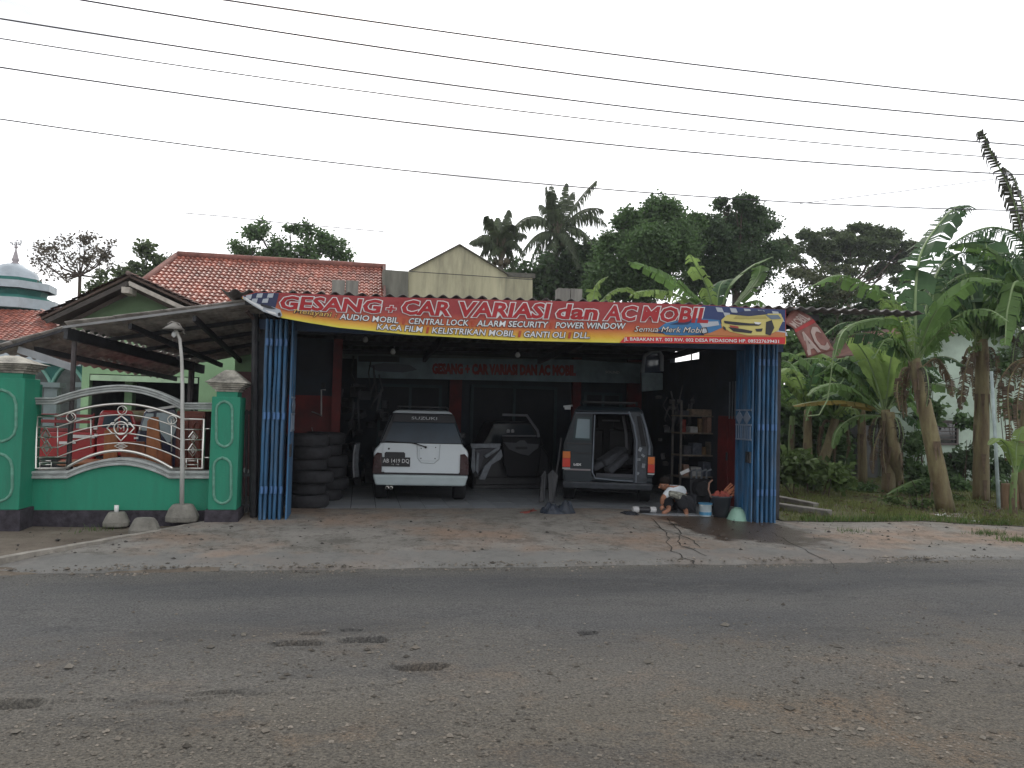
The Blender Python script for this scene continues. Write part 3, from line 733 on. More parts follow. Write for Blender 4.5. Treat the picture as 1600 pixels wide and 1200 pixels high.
# tailgate, its recess and cover plate
tg = MB(); tg.slab([(lx(596.5),-.014,lz(693)),(lx(718.5),-.014,lz(693)),(lx(718.5),-.014,lz(735)),(lx(715),-.014,lz(739)),(lx(600),-.014,lz(739)),(lx(596),-.014,lz(735))], (0,.012,0)); tg = tg.build('tailgate', wp, car, bevel=.004)
b = MB()
for dx, dy, ww in ((0,0,.006),):
    pts = [(lx(649),-.017,lz(694)),(lx(650),-.017,lz(716)),(lx(656),-.017,lz(723)),(lx(676),-.017,lz(724)),(lx(684),-.017,lz(717)),(lx(685),-.017,lz(694))]
    b.tube(pts, .007, 5)
b.build('recess_edge', mat('car_white_shadow', (.3,.33,.35), .5), tg)
b = MB(); b.slab([(lx(653),-.03,lz(697)),(lx(680),-.03,lz(697)),(lx(680),-.03,lz(717)),(lx(676),-.03,lz(720)),(lx(657),-.03,lz(720)),(lx(653),-.03,lz(717))], (0,.014,0)); cp = b.build('cover_plate', wp, tg, bevel=.004)
b = MB()
for px, py in ((655.5,700.5),(678,698.5),(655.5,716),(677.5,716)): b.lathe([(.0,-.035),(.011,-.034),(.011,-.028)], (lx(px),0,lz(py)), 8, 'Y')
b.build('screw', blackpl, tg)
b = MB(); b.lathe([(0,-.028),(.018,-.026),(.018,-.012)], (lx(605.5),0,lz(702)), 10, 'Y'); b.build('lock', blackpl, tg)
b = MB(); b.slab([(lx(599),-.02,lz(715)),(lx(599),-.02,lz(709)),(lx(601),-.02,lz(707)),(lx(629),-.02,lz(707)),(lx(631),-.02,lz(709)),(lx(631),-.02,lz(715))], (0,.008,0)); b.build('handle_recess', blackpl, tg)
b = MB(); b.tube([(lx(640),-.03,lz(692)),(lx(649),-.05,lz(694)),(lx(662),-.05,lz(698))], .011, 6); b.lathe([(0,-.07),(.02,-.065),(.022,-.02)], (lx(662.5),0,lz(698.5)), 10, 'Y'); b.tube([(lx(640),-.035,lz(692.3)),(lx(600),.0,lz(690.5))], .008, 4); b.build('wiper', blackpl, car)
b = MB(); b.slab([(lx(595.5),-.035,lz(729.5)),(lx(639),-.035,lz(729.5)),(lx(639),-.035,lz(715)),(lx(595.5),-.035,lz(715))], (0,.012,0)); pl = b.build('number_plate', mat('plate_black', (.012,.012,.014), .5), car)
ltr = mat('plate_white', (.5,.5,.5), .6)
text('AB 1419 DQ', lambda u, v, s: (lx(597+40.5*u), -.037, lz(723.5-6.3*v)), ltr, pl, bold=.01)
text('11 \u00b7 98', lambda u, v, s: (lx(611+11*u), -.037, lz(727.3-2.2*v)), ltr, pl)
tl = mat('lamp_dark_red', (.03,.009,.011), .25, spec=.6)
for s in (-1, 1):
    q = [(.668,-.035,lz(709)),(.745,-.035,lz(708)),(.80,-.02,lz(713)),(.822,-.005,lz(722)),(.822,-.005,lz(741)),(.668,-.035,lz(741))]
    b = MB(); b.slab([(s*x, y, z) for x, y, z in q], (0,.08,0)); b.build('taillight', tl, car, bevel=.006)
b = MB(); b.b2((-.79,-.01,lz(742)), (.79,.1,lz(738))); b.build('gap_strip', blackpl, car)
bm_ = mat('bumper_grey', (.36,.42,.43), .5, var=.06, scale=5)
b = MB(); b.hexa([(-.76,-.07,lz(758.5)),(.76,-.07,lz(758.5)),(.78,.5,lz(758.5)),(-.78,.5,lz(758.5))], [(-.815,-.10,lz(742)),(.815,-.10,lz(742)),(.82,.5,lz(742)),(-.82,.5,lz(742))]); b.build('bumper', bm_, car, bevel=.03)
b = MB()
for x in (605, 611): b.lathe([(.022,-.12),(.03,-.12),(.03,.3),(.022,.3)], (lx(x)-.0, 0, lz(762)), 12, 'Y')
b.build('exhaust_pipe', steel, car, smooth=True)
b = MB(); b.b2((-.6,.2,.28), (.6,3.2,.42)); b.tube([(-.7,.75,.33),(.7,.75,.33)], .05, 8); b.build('underbody', black, car)
for s in (-1, 1):
    for y in (.75, 2.95): wheel(car, s*.70, y, .34)
for s in (-1, 1):
    b = MB(); b.box((s*.80, 2.0, 1.12), (.12,.09,.12)); b.build('mirror', blackpl, car, bevel=.02)
b = MB(); b.lathe([(0,.30),(.16,.3),(.2,.36),(.13,.42),(0,.42)], (0,0,1.05), 18, 'Y'); b.build('rear_seat', mat('seat_brown', (.09,.05,.045), .9), car, smooth=True)
# ---------------- dark van with its rear door opening gaping
v0 = G(948, 789, FZ)
van = thing('parked_van', 'dark grey van with open rear doorway and loose seats inside', 'van', v0, -math.atan2(v0.x, v0.y)*.93, local=True)
def vx(px): return (px-948)/93.0
def vz(py): return (789-py)/93.0
vp = mat('van_grey', (.010,.017,.023), .45, var=.06, spec=.35, coat=.12); vint = mat('van_inside', (.035,.037,.045), .7, var=.3, scale=5)
b = MB()
b.slab([(-.66,0,.5),(-.80,0,.5),(-.80,0,1.05),(-.60,0,1.70),(-.56,0,1.70),(-.66,0,1.05)], (0, 3.9, 0))
b.slab([(.66,0,.5),(.80,0,.5),(.80,0,1.05),(.60,0,1.70),(.56,0,1.70),(.68,0,1.05)][::-1], (0, 3.9, 0))
b.b2((-.79,0,.42), (.79,3.9,.5)); b.b2((-.6,3.8,.5), (.6,3.9,1.2))
b.build('body', vp, van, bevel=.02)
b = MB(); b.hexa([(-.62,-.02,1.66),(.62,-.02,1.66),(.62,3.0,1.66),(-.62,3.0,1.66)], [(-.54,.06,1.76),(.54,.06,1.76),(.54,2.9,1.78),(-.54,2.9,1.78)]); b.build('roof', vp, van, bevel=.03)
b = MB()
for x in (-.5,.5): b.tube([(x,.1,1.79),(x,.14,1.84),(x,2.4,1.86)], .018, 6)
for y in (.15,.7,1.3,1.9): b.tube([(-.5,y,1.84),(.5,y,1.84)], .014, 5)
b.build('roof_rack', blackpl, van)
# rear left panel
b = MB(); b.slab([(vx(877),-.02,vz(760)),(vx(922),-.02,vz(760)),(vx(922),-.02,vz(636)),(vx(892),-.02,vz(636)),(vx(878),-.02,vz(690))][::-1], (0,.05,0)); rpn = b.build('rear_panel', vp, van, bevel=.01)
b = MB(); b.slab([(vx(889.5),-.035,vz(682)),(vx(919.5),-.035,vz(683)),(vx(920),-.035,vz(643.5)),(vx(894),-.035,vz(643.5))][::-1], (0,.014,0)); b.build('window_frame', mat('teal_rubber', (.01,.03,.035), .5), rpn)
b = MB(); b.slab([(vx(893.5),-.042,vz(679)),(vx(917),-.042,vz(679.5)),(vx(917),-.042,vz(647.5)),(vx(896.5),-.042,vz(647)),][::-1], (0,.006,0)); b.build('rear_window', glass('van_glass', (.13,.2,.23), .12), rpn)
b = MB(); b.b2((vx(879),-.045,vz(689.5)), (vx(921),-.02,vz(687.5))); b.b2((vx(885),-.045,vz(705)), (vx(921),-.02,vz(703.5))); b.build('seam', blackpl, rpn)
b = MB(); b.b2((vx(876),-.05,vz(733)), (vx(920),-.02,vz(730.5))); b.build('trim_strip', mat('trim_pink', (.22,.19,.2), .5), rpn)
text('LGX', lambda u, v, s: (vx(892+12*u), -.03, vz(725-3.5*v)), mat('chrome_letter', (.6,.6,.6), .4), rpn, bold=.05)
# right pillar, stripped to metal, with latches
b = MB(); b.slab([(vx(990),-.0,vz(755)),(vx(1013),0,vz(755)),(vx(1016),0,vz(690)),(vx(1000),0,vz(632)),(vx(981),0,vz(632)),(vx(991),0,vz(680))][::-1], (0,.12,0)); rp_ = b.build('rear_pillar', mat('van_bare', (.035,.042,.052), .45, var=.4, scale=9), van, bevel=.012)
b = MB(); b.slab([(vx(1003),-.02,vz(690)),(vx(1011),-.02,vz(690)),(vx(1000),-.02,vz(640)),(vx(994),-.02,vz(640))][::-1], (0,.015,0)); b.build('opening', black, rp_)
b = MB(); b.tube([(vx(981),-.03,vz(633)),(vx(990),-.04,vz(655)),(vx(995),-.03,vz(682)),(vx(995),-.03,vz(750))], .018, 6); b.tube([(vx(1002),-.03,vz(636)),(vx(1010),-.035,vz(660)),(vx(1016),-.03,vz(690)),(vx(1016),-.03,vz(704))], .02, 6); b.build('seal', mat('seal_grey', (.13,.15,.18), .5), rp_)
b = MB()
for px, py, s in ((1001,695,.05),(1006,705,.04),(999,712,.04),(1007,722,.05),(998,735,.035)): b.box((vx(px),-.025,vz(py)), (s*1.5,.03,s), tilt=('Y', px))
b.build('latch', mat('latch_metal', (.2,.22,.24), .4, .5, var=.4, scale=20), rp_)
lo_, lr_ = mat('lamp_orange', (.50,.13,.02), .3), mat('lamp_red', (.45,.035,.02), .3)
for xa, xb, y0, y1, y2 in ((873,886,702,713,728), (1014,1025,707,719,733)):
    b = MB(); b.b2((vx(xa)-.01,-.02,vz(y2)-.01), (vx(xb)+.01,.05,vz(y0)+.01)); lm = b.build('taillight', blackpl, van, bevel=.006)
    b = MB(); b.b2((vx(xa),-.045,vz(y1)), (vx(xb),-.02,vz(y0))); b.build('lens', lo_, lm, bevel=.005)
    b = MB(); b.b2((vx(xa),-.043,vz(y2)), (vx(xb),-.02,vz(y1)-.004)); b.build('lens', lr_, lm, bevel=.005)
    b = MB(); b.b2((vx(xa),-.043,vz(y2)-.035), (vx(xb),-.02,vz(y2)-.012)); b.build('lens', mat('lamp_clear', (.4,.42,.42), .3), lm)
# doorway: sill seal, roof lining, dark seats
b = MB(); b.tube([(vx(925),-.03,vz(640)),(vx(923),-.03,vz(735)),(vx(928),-.03,vz(745)),(vx(960),-.03,vz(747.5)),(vx(990),-.03,vz(748))], .013, 6); b.tube([(vx(893),-.025,vz(637)),(vx(985),-.03,vz(636))], .014, 6); b.build('door_seal', mat('seal_grey', (.13,.15,.18), .5), van)
b = MB(); b.hexa([(-.78,-.12,vz(762)),(.78,-.12,vz(762)),(.78,.2,vz(762)),(-.78,.2,vz(762))], [(-.8,-.16,vz(751)),(.8,-.16,vz(751)),(.8,.2,vz(751)),(-.8,.2,vz(751))]); b.build('bumper', mat('bumper_dark', (.045,.05,.058), .5, var=.3, scale=8), van, bevel=.02)
b = MB(); b.b2((-.2,0,.5), (.45,.06,.56)); b.build('sill', vint, van)
st_ = mat('seat_fabric', (.035,.037,.043), .9, var=.3, scale=12)
for (a, c, w_, h_) in (((-.12,.2,.72),(.28,.55,.98),.3,.13), ((0,.12,.58),(.35,.35,.88),.2,.12), ((.30,.5,.78),(.55,.6,.8),.3,.16), ((-.3,.3,.62),(.1,.4,.85),.4,.13)):
    b = MB(); b.beam(a, c, w_, h_); b.build('seat', st_, van, bevel=.04)
b = MB(); b.tube([(.30,.9,1.6),(.36,.9,1.25),(.38,.9,.95)], .03, 6); b.tube([(-.1,1.2,1.5),(.25,1.2,1.5)], .02, 6); b.build('seat_belt_post', mat('post_grey', (.13,.13,.145), .6), van)
b = MB(); b.b2((-.55,.3,.2), (.55,3.6,.42)); b.build('underbody', black, van)
b = MB(); b.b2((-.55,2.1,.5), (-.05,2.25,1.3)); b.b2((.05,2.1,.5), (.55,2.25,1.3)); b.b2((-.15,2.1,1.32), (-.45,2.2,1.5)); b.b2((.15,2.1,1.32), (.45,2.2,1.5)); b.b2((-.62,2.6,.5), (.62,2.66,1.62)); b.build('seats_and_blackout', blackpl, van, bevel=.03)  # front seats, plus a black partition added to keep the inside dark
for s in (-1, 1):
    for y in (.8, 3.2): wheel(van, s*.70, y, .35)
b = MB(); b.beam((vx(872), .2, vz(627)), (vx(887), .15, vz(625)), .03, .03); b.b2((vx(874),.12,vz(632)), (vx(884),.2,vz(627))); b.build('mirror', mat('mirror_grey', (.35,.37,.38), .4), van)
b = MB(); b.tube([(vx(870),-.0,vz(680)),(vx(866),.0,vz(720)),(vx(858),-.02,vz(770))], .02, 6); b.build('hose', blackpl, van)
# ---------------- dismantled dark car standing further back between the two
dq = P(800, 780, 15.9); dk = mat('dismantled_black', (.014,.015,.019), .4, spec=.4)
dm = thing('parked_car', 'dismantled black car standing in the shadows between the white car and the van', 'car', (dq.x, 15.9, FZ))
def dS(pts, y0, d, m_, nm, bv=.02):
    b = MB(); b.slab([P(x, y, y0) for x, y in pts], (0, d, 0)); return b.build(nm, m_, dm, bevel=bv)
dS([(738,766),(738,716),(748,703),(770,697),(848,697),(858,712),(862,766)], 15.9, 1.9, dk, 'body', .04)
dS([(752,697),(772,660),(832,660),(850,697)], 16.3, 1.3, dk, 'cabin', .03)
dS([(758,695),(775,664),(829,664),(844,695)], 16.28, .015, mat('dark_screen', (.03,.04,.05), .15), 'windscreen', 0)
dS([(742,745),(858,745),(858,758),(742,758)], 15.84, .06, blackpl, 'bumper')
for px in (752, 848):
    c_ = P(px, 775, 15.9); b = MB(); b.lathe([(.18,-.1),(.3,-.1),(.32,0),(.3,.1),(.18,.1)], (c_.x, 16.2, FZ+.32), 18, 'X'); b.build('wheel', black, dm, smooth=True)
# dark clutter against the back left wall
b = MB()
for k in range(46):
    p = P(rng.uniform(528, 602), 700, rng.uniform(16.6, 17.7)); p.z = FZ+rng.random()**1.3*2.1; s = rng.uniform(.06,.26)
    b.box(p, (s, s*rng.uniform(.3,.9), s*rng.uniform(.3,1.3)), rng.uniform(0,3), ('X', rng.uniform(-.5,.5)))
for k in range(20):
    p = P(rng.uniform(460, 600), rng.uniform(545, 640), 15.2 if k % 2 else 17.2); b.tube([p, p+Vector((rng.uniform(-.1,.1), 0, -rng.uniform(.2,.5))), p+Vector((rng.uniform(-.2,.2), 0, -rng.uniform(.4,.8)))], rng.uniform(.01,.025), 5)
o = b.build('back_clutter', mat('clutter_dark', (.05,.052,.06), .6, var=.8, scale=2), kind='stuff'); o['label'] = 'boxes, parts and hoses heaped in the dark back left corner of the workshop'
# ---------------- loose car parts
partm = mat('bare_part', (.125,.14,.16), .45, var=.35, scale=9); trimm = mat('door_trim', (.085,.09,.10), .7, var=.1)
Yp = 14.6
t = thing('car_quarter_panel', 'loose grey car quarter panel with wheel arch standing just right of the white car', 'car part', P(760, 750, Yp))
for pts in ([(735,693),(783,693),(781,702),(760,716),(756,712),(775,700),(737,701)], [(770,716),(783,702),(786,712),(782,718),(768,726),(758,750),(748,749),(757,728)], [(738,701),(742,701),(743,735),(739,740),(736,730)], [(745,706),(749,708),(747,742),(743,735)]):
    b = MB(); b.slab([P(x, y, Yp) for x, y in pts], (0, .05, 0)); b.build('panel', partm, t, bevel=.008)
b = MB(); b.slab([P(x, y, Yp+.06) for x, y in ((740,702),(775,700),(756,716),(746,745),(741,735))], (0,.02,0)); b.build('inner_skin', mat('dark_skin', (.04,.04,.05), .6), t)
t = thing('loose_door_panel', 'black car door with grey trim panel standing between the white car and the van', 'car door', P(815, 750, 15.6))
b = MB(); b.slab([P(x, y, 15.6) for x, y in ((784,682),(845,683),(846,705),(840,745),(792,745),(787,720))], (0,.08,0)); b.build('door_skin', mat('black_paint', (.009,.009,.012), .5, spec=.2), t, bevel=.02)
b = MB(); b.slab([P(x, y, 15.56) for x, y in ((787,691),(807,692),(813,688),(820,688),(824,693),(842,694),(841,700),(834,705),(826,712),(812,709),(796,702))], (0,.03,0)); tp = b.build('trim_panel', trimm, t, bevel=.006)
b = MB(); b.slab([P(x, y, 15.54) for x, y in ((805,698),(824,698),(824,702),(806,702))], (0,.02,0)); b.build('armrest', blackpl, tp)
b = MB(); b.tube([P(785,648,15.6),P(823,649,15.6),P(840,673,15.6),P(842,683,15.6)], .03, 6); b.tube([P(785,681,15.58),P(838,681,15.58)], .014, 5); b.build('window_frame', mat('frame_grey', (.16,.16,.18), .5), t)
b = MB()
for px in (794, 801): b.lathe([(0,0),(.03,.0),(.035,.04),(.02,.07)], P(px, 676, 15.4), 8)
b.build('bracket', mat('bracket_grey', (.3,.3,.32), .5), t)
t = thing('car_fender', 'narrow white edged fender standing on end left of the white car', 'car part', P(558, 747, 14.8))
b = MB(); b.strip([P(x, y, 14.8) for x, y in ((556,693),(553,705),(552,725),(553,745))], [P(x, y, 14.8) for x, y in ((563,692),(561,708),(560,728),(562,746))], (0,.25,0)); b.build('panel', partm, t, bevel=.01)
b = MB(); b.tube([P(x, y, 14.78) for x, y in ((555,695),(552.5,710),(552,730),(553,746))], .016, 5); b.build('rim_edge', mat('edge_white', (.5,.52,.55), .4), t)
for i, (pts, lab) in enumerate((([(846,745),(852,735),(856,742),(852,770),(850,785),(842,786)], 'thin dark fender leaning left of the van wheel, the outer of two'), ([(856,742),(864,734),(873,742),(872,760),(866,786),(858,785)], 'broad dark fender leaning against the left rear wheel of the van'))):
    yy = 12.75-.12*i
    t = thing('car_fender', lab, 'car part', P(pts[-1][0], 786, yy))
    b = MB(); b.slab([P(x, y, yy+.1*((y < 750))) for x, y in pts], (0,.05,0)); b.build('panel', mat('dark_part', (.009,.01,.013), .5, var=.4, scale=9), t, bevel=.015)
    b = MB(); b.tube([P(x, y, yy) for x, y in pts[:2]]+[P(pts[-2][0], pts[-2][1], yy)], .008, 5); b.build('rim_edge', mat('dark_rim', (.04,.043,.05), .5), t)
# pale car door hung high on the right wall
t = thing('hung_door_panel', 'pale car door hung high at the right end of the old banner', 'car door', P(1020, 560, 16.2))
b = MB(); b.slab([P(x, y, 16.2) for x, y in ((1003,582),(1036,583),(1036,609),(1004,612))], (0,.06,0)); b.build('door_skin', mat('pale_door', (.24,.31,.34), .4, var=.2, scale=6), t, bevel=.015)
b = MB(); b.tube([P(x, y, 16.2) for x, y in ((1004,582),(1007,556),(1018,549),(1030,549),(1034,556),(1034,580))], .045, 6); b.build('window_frame', mat('pale_frame', (.32,.35,.38), .5), t)
b = MB(); b.slab([P(x, y, 16.25) for x, y in ((1005,582),(1008,557),(1018,551),(1030,551),(1033,558),(1033,582))], (0,.02,0)); b.build('pane', glass('blue_pane', (.06,.08,.12), .1), t)
# ---------------- tyres
def tyre(x, y, z, r, lab, dark):
    t = MB(); t.lathe([(r*.60,-.09),(r*.92,-.1),(r,-.065),(r,.065),(r*.92,.1),(r*.60,.09),(r*.57,0),(r*.60,-.09)], (x, y, z), 22)
    o = t.build('tyre', dark, smooth=True); 
    o.data.transform(Matrix.Translation((-x,-y,-z))); o.location = (x, y, z); o.rotation_euler = (rng.uniform(-.03,.03), rng.uniform(-.03,.03), 0)
    tag(o, lab, 'tyre', 'tyres stacked inside the left wall'); return o
rub = mat('worn_rubber', (.018,.018,.021), .8, var=.5, scale=9, bump=.4, bscale=30)
ords = ['bottom', 'second', 'third', 'fourth', 'fifth', 'topmost']
for sname, (px, py), n in (('front tyre stack beside the blue door', (478, 795), 6), ('rear tyre stack nearer the white car', (507, 783), 6)):
    q = G(px, py, FZ)
    for k in range(n):
        tyre(q.x+.0+rng.uniform(-.055,.055), q.y+.35+rng.uniform(-.05,.05), FZ+.1+.195*k, .335+rng.uniform(-.035,.035), 'black tyre, %s in the %s' % (ords[k], sname), rub)
# things hung on the red partition
t = thing('wall_pipe', 'thin pale pipe bracket mounted on the red pillar inside on the left', 'pipe', P(503, 625, 14.35))
b = MB(); b.tube([P(502,648,14.38),P(502,609,14.38),P(509,609,14.38)], .013, 6); b.build('pipe', mat('pipe_pale', (.35,.34,.34), .5), t)
b = MB(); b.b2(tuple(P(502,606,14.4)), tuple(P(508,598,14.36))); b.build('switch_box', blackpl, t)
t = tag(MB().tube([P(487,643,14.5),P(495,646,14.48),P(503,650,14.4)], .012, 5).build('strap', mat('strap_grey', (.22,.21,.21), .7)), 'thin grey strap hanging across the red partition', 'strap')
t = tag(MB().tube([P(487,668,14.5),P(489,675,14.45),P(485,682,14.45),P(480,684,14.5)], .008, 5).build('cable', mat('strap_grey', (.22,.21,.21), .7)), 'short curled cable hanging over the tyre stacks', 'cable')
# ---------------- right hand side: cabinet, rack, buckets
cab_p = [P(1122, 650, 13.6), P(1157, 650, 12.75)]
a, c = cab_p; zt = P(1140, 650, 13.1).z
t = thing('cabinet', 'tall dull red steel cabinet against the right wall', 'cabinet', ((a.x+c.x)/2, (a.y+c.y)/2, FZ))
b = MB(); dd = Vector((a.y-c.y, c.x-a.x, 0)).normalized()*.35
b.slab([Vector((a.x,a.y,FZ)), Vector((c.x,c.y,FZ)), Vector((c.x,c.y,zt)), Vector((a.x,a.y,zt))], dd); b.build('case', redw, t, bevel=.01)
for k in range(2):
    p, q = a.lerp(c, .03+.49*k), a.lerp(c, .48+.49*k); nn = -dd.normalized()*.012
    b = MB(); b.slab([Vector((p.x,p.y,FZ+.08))+nn, Vector((q.x,q.y,FZ+.08))+nn, Vector((q.x,q.y,zt-.05))+nn, Vector((p.x,p.y,zt-.05))+nn], -nn); dr = b.build('door', redw, t)
    h = (q if k == 0 else p); b = MB(); b.tube([Vector((h.x,h.y,.95))+nn*3, Vector((h.x,h.y,1.1))+nn*3], .012, 6); b.build('handle', darkmetal, dr)
Yr = 14.0
t = thing('storage_rack', 'metal shelf rack crowded with tools and parts on the right side of the workshop', 'rack', P(1092, 770, Yr))
rk = mat('rack_metal', (.13,.12,.11), .6, .3, var=.3, scale=8)
for px in (1064, 1122):
    for dy in (0, .4):
        p = P(px, 700, Yr); b = MB(); b.b2((p.x-.02, Yr+dy, FZ), (p.x+.02, Yr+dy+.03, 2.05)); b.build('post', rk, t)
shz = []
for py in (649, 676, 711, 745):
    a, c = P(1062, py, Yr), P(1124, py, Yr); b = MB(); b.b2((a.x, Yr, a.z-.02), (c.x, Yr+.42, a.z+.005)); b.build('shelf', mat('shelf_board', (.17,.14,.11), .7, var=.3, scale=6), t); shz.append(a.z+.005)
items = [(1066,649,10,7,'(.2,.16,.1)'),(1080,649,34,9,0),(1066,676,9,20,1),(1078,676,12,9,2),(1093,676,8,22,3),(1104,676,10,24,4),(1115,676,8,16,1),(1068,711,11,14,5),(1082,711,14,18,6),(1098,711,9,12,3),(1109,711,13,20,7),(1067,745,9,18,4),(1079,745,16,14,2),(1098,745,12,22,6),(1112,745,10,13,0)]
icol = [(.2,.15,.11),(.2,.03,.02),(.3,.3,.29),(.16,.1,.05),(.25,.16,.12),(.05,.05,.06),(.07,.08,.1),(.14,.12,.1)]
inam = ['flat brown carton','small red tin','pale grey box','brown tin can','tan carton','black case','dark steel box','dull brown case']
shn = {649:'top shelf', 676:'second shelf', 711:'third shelf', 745:'lowest shelf'}
nth = {}
for i, (px, py, ww, hh, ci) in enumerate(items):
    ci = ci if isinstance(ci, int) else 5
    a, c = P(px, py, Yr+.1), P(px+ww, py-hh, Yr+.1); sh = shn[py]; nth[py] = nth.get(py, 0)+1
    z0 = shz[(649,676,711,745).index(py)]
    b = MB()
    if ci in (1, 3):
        r = (c.x-a.x)/2; b.lathe([(0,0),(r,0),(r,.01),(r*.96,.015),(r*.96,c.z-a.z-.015),(r,c.z-a.z-.01),(r,c.z-a.z),(0,c.z-a.z)], ((a.x+c.x)/2, Yr+.2, z0), 14)
    else:
        b.b2((a.x, Yr+.08, z0), (c.x, Yr+.32, z0+c.z-a.z))
    o = b.build('storage_box' if ci not in (1,3) else 'tin_can', mat('item_%d'%ci, icol[ci], .6, var=.35, scale=14), bevel=.006)
    tag(o, '%s, %s from the left on the %s of the rack' % (inam[ci], ['first','second','third','fourth','fifth'][nth[py]-1], sh), 'box' if ci not in (1,3) else 'can', 'clutter on the storage rack')
# fine clutter behind: hanging hoses and small parts on the right wall
b = MB()
for k in range(26):
    px = rng.uniform(1040, 1118); py = rng.uniform(600, 655); p = P(px, py, 14.9); 
    b.tube([p, p+Vector((rng.uniform(-.1,.1), 0, -rng.uniform(.1,.35))), p+Vector((rng.uniform(-.15,.15), 0, -rng.uniform(.2,.5)))], rng.uniform(.008,.02), 5)
for k in range(30):
    p = P(rng.uniform(1028, 1118), rng.uniform(620, 770), 14.9); s = rng.uniform(.04,.12); b.box(p, (s, s*.6, s*rng.uniform(.4,1.4)), rng.uniform(0,3), ('X', rng.uniform(-.5,.5)))
o = b.build('wall_clutter', mat('clutter', (.08,.08,.085), .6, var=.7, scale=2), kind='stuff'); o['label'] = 'hoses and small parts hung on the dark right wall'
# posts seen through the gap under the roof
b = MB()
t = thing('window_grille', 'pale iron bars in the gap under the roof at the top of the right wall', 'grille', P(1060, 555, 15.2))
for k, px in enumerate((1045, 1058, 1068, 1078)):
    a = P(px, 560, 14.9); b = MB(); b.tube([(XR+.06, 13.7+.5*k, 2.6), (XR+.06, 13.7+.5*k, 3.25)], .015, 5); b.build('bar', mat('pale_bar', (.4,.36,.28), .6), t)
# corrugated strip hung on the wall beside the cabinet
t = tag(MB().grid(lambda u, v: (P(1139+20*u, 650, 13.2-.5*u).x, 13.2-.5*u, 1.75+1.25*v) , 1, 1).build('wall_sheet', wall_m, solid=.01), 'grey sheet hung above the red cabinet', 'sheet')
b = MB()
for k in range(5):
    p = P(1140+4.5*k, 620, 13.1-.12*k); b.tube([(p.x-.03, p.y-.06, 1.72), (p.x-.03, p.y-.06, 2.4)], .014, 5)
tag(b.build('metal_rods', mat('rods', (.15,.17,.19), .4, .5)), 'row of upright metal rods above the red cabinet', 'rods')
# white tube lamp / bracket
t = tag(MB().beam(P(1064,740,13.2), P(1077,734,13.1), .05, .06).build('plastic_guide', mat('pale_plastic', (.5,.5,.5), .5)), 'white plastic strip jutting from the shelf behind the crouching person', 'plastic part')
# black drum / motor on the floor behind the bucket
gq = G(1095, 790, FZ)
t = thing('engine_block', 'black greasy engine unit on the floor in front of the rack', 'engine', gq)
b = MB(); b.box((gq.x, gq.y+.2, FZ+.25), (.42,.35,.46)); b.build('casing', blackpl, t, bevel=.03)
b = MB(); b.lathe([(0,-.1),(.13,-.1),(.15,-.05),(.15,.05),(.13,.1),(0,.1)], (gq.x-.02, gq.y-.02, FZ+.32), 16, 'Y'); b.build('flywheel', darkmetal, t)
b = MB()
for k in range(4): b.tube([(gq.x-.15+.1*k, gq.y+.1, FZ+.46), (gq.x-.17+.1*k, gq.y+.05, FZ+.62), (gq.x-.1+.1*k, gq.y, FZ+.66)], .018, 6)
b.build('hose', partm, t)
# buckets
q = G(1102, 807, .1)
t = thing('paint_bucket', 'small white paint bucket with blue rim on the floor near the crouching person', 'bucket', q)
b = MB(); b.lathe([(0,0),(.085,0),(.095,.02),(.105,.2),(.112,.205),(.112,.22),(.1,.22),(.09,.02),(0,.02)], q, 18); b.build('tub', mat('bucket_white', (.42,.5,.53), .45, var=.15), t, smooth=True)
b = MB(); b.lathe([(.1135,.205),(.1165,.205),(.1165,.222),(.1135,.222)], q, 18); b.lathe([(.098,.03),(.1,.03),(.1025,.08),(.1005,.08)], q, 18); b.build('band', mat('bucket_blue', (.06,.2,.33), .5), t)
b = MB(); b.tube([(q.x+.113*cos(k*pi/8), q.y-.05*sin(k*pi/8)-.03, q.z+.2-.03*sin(k*pi/8)) for k in range(9)], .004, 4); b.build('handle', steel, t)
q = G(1126, 807, .1)
t = thing('rubbish_bin', 'black tapering plastic tub filled with red rags beside the green basin', 'tub', q)
b = MB(); b.lathe([(0,0),(.125,0),(.17,.32),(.185,.325),(.185,.345),(.165,.345),(.12,.03),(0,.03)], q, 20); b.build('tub', mat('tub_grey', (.05,.055,.065), .5, var=.3), t, smooth=True)
rag = MB(); 
for k in range(7):
    a = k*2.4; rag.grid(lambda u, v, a=a, k=k: (q.x+.09*cos(a)*.9+.14*(u-.5), q.y+.07*sin(a)+.14*(v-.5), q.z+.33+.09*math.exp(-((u-.5)**2+(v-.5)**2)*7)+.02*sin(u*11+k)*cos(v*9)), 7, 7)
tag(rag.build('rags', mat('red_rag', (.28,.06,.045), .9, var=.4, scale=14), smooth=True), 'heap of red rags lying on top of the black tub', 'rags')
b = MB()
for k in range(9):
    a = P(1122+k*2, 779, q.y+.1); c = P(1140+k*2.2, rng.uniform(752, 776), q.y+.1); b.tube([a, a.lerp(c, .5)+Vector((0,0,.05*rng.random())), c], .008+.006*rng.random(), 5)
tag(b.build('wire_bundle', mat('copper_wire', (.4,.14,.07), .6, var=.4, scale=20)), 'tangle of red and copper wires rising from behind the black tub', 'wires')
b = MB(); b.tube([P(1112,778,q.y),P(1107,765,q.y),P(1108,755,q.y+.05),P(1113,750,q.y+.1)], .014, 6)
tag(b.build('curved_pipe', mat('rust_pipe', (.25,.14,.1), .6)), 'curved rusty pipe standing at the left edge of the black tub', 'pipe')
q = G(1152, 813, .07)
t = thing('plastic_basin', 'pale green plastic basin leaning upside down by the right blue door', 'basin', q)
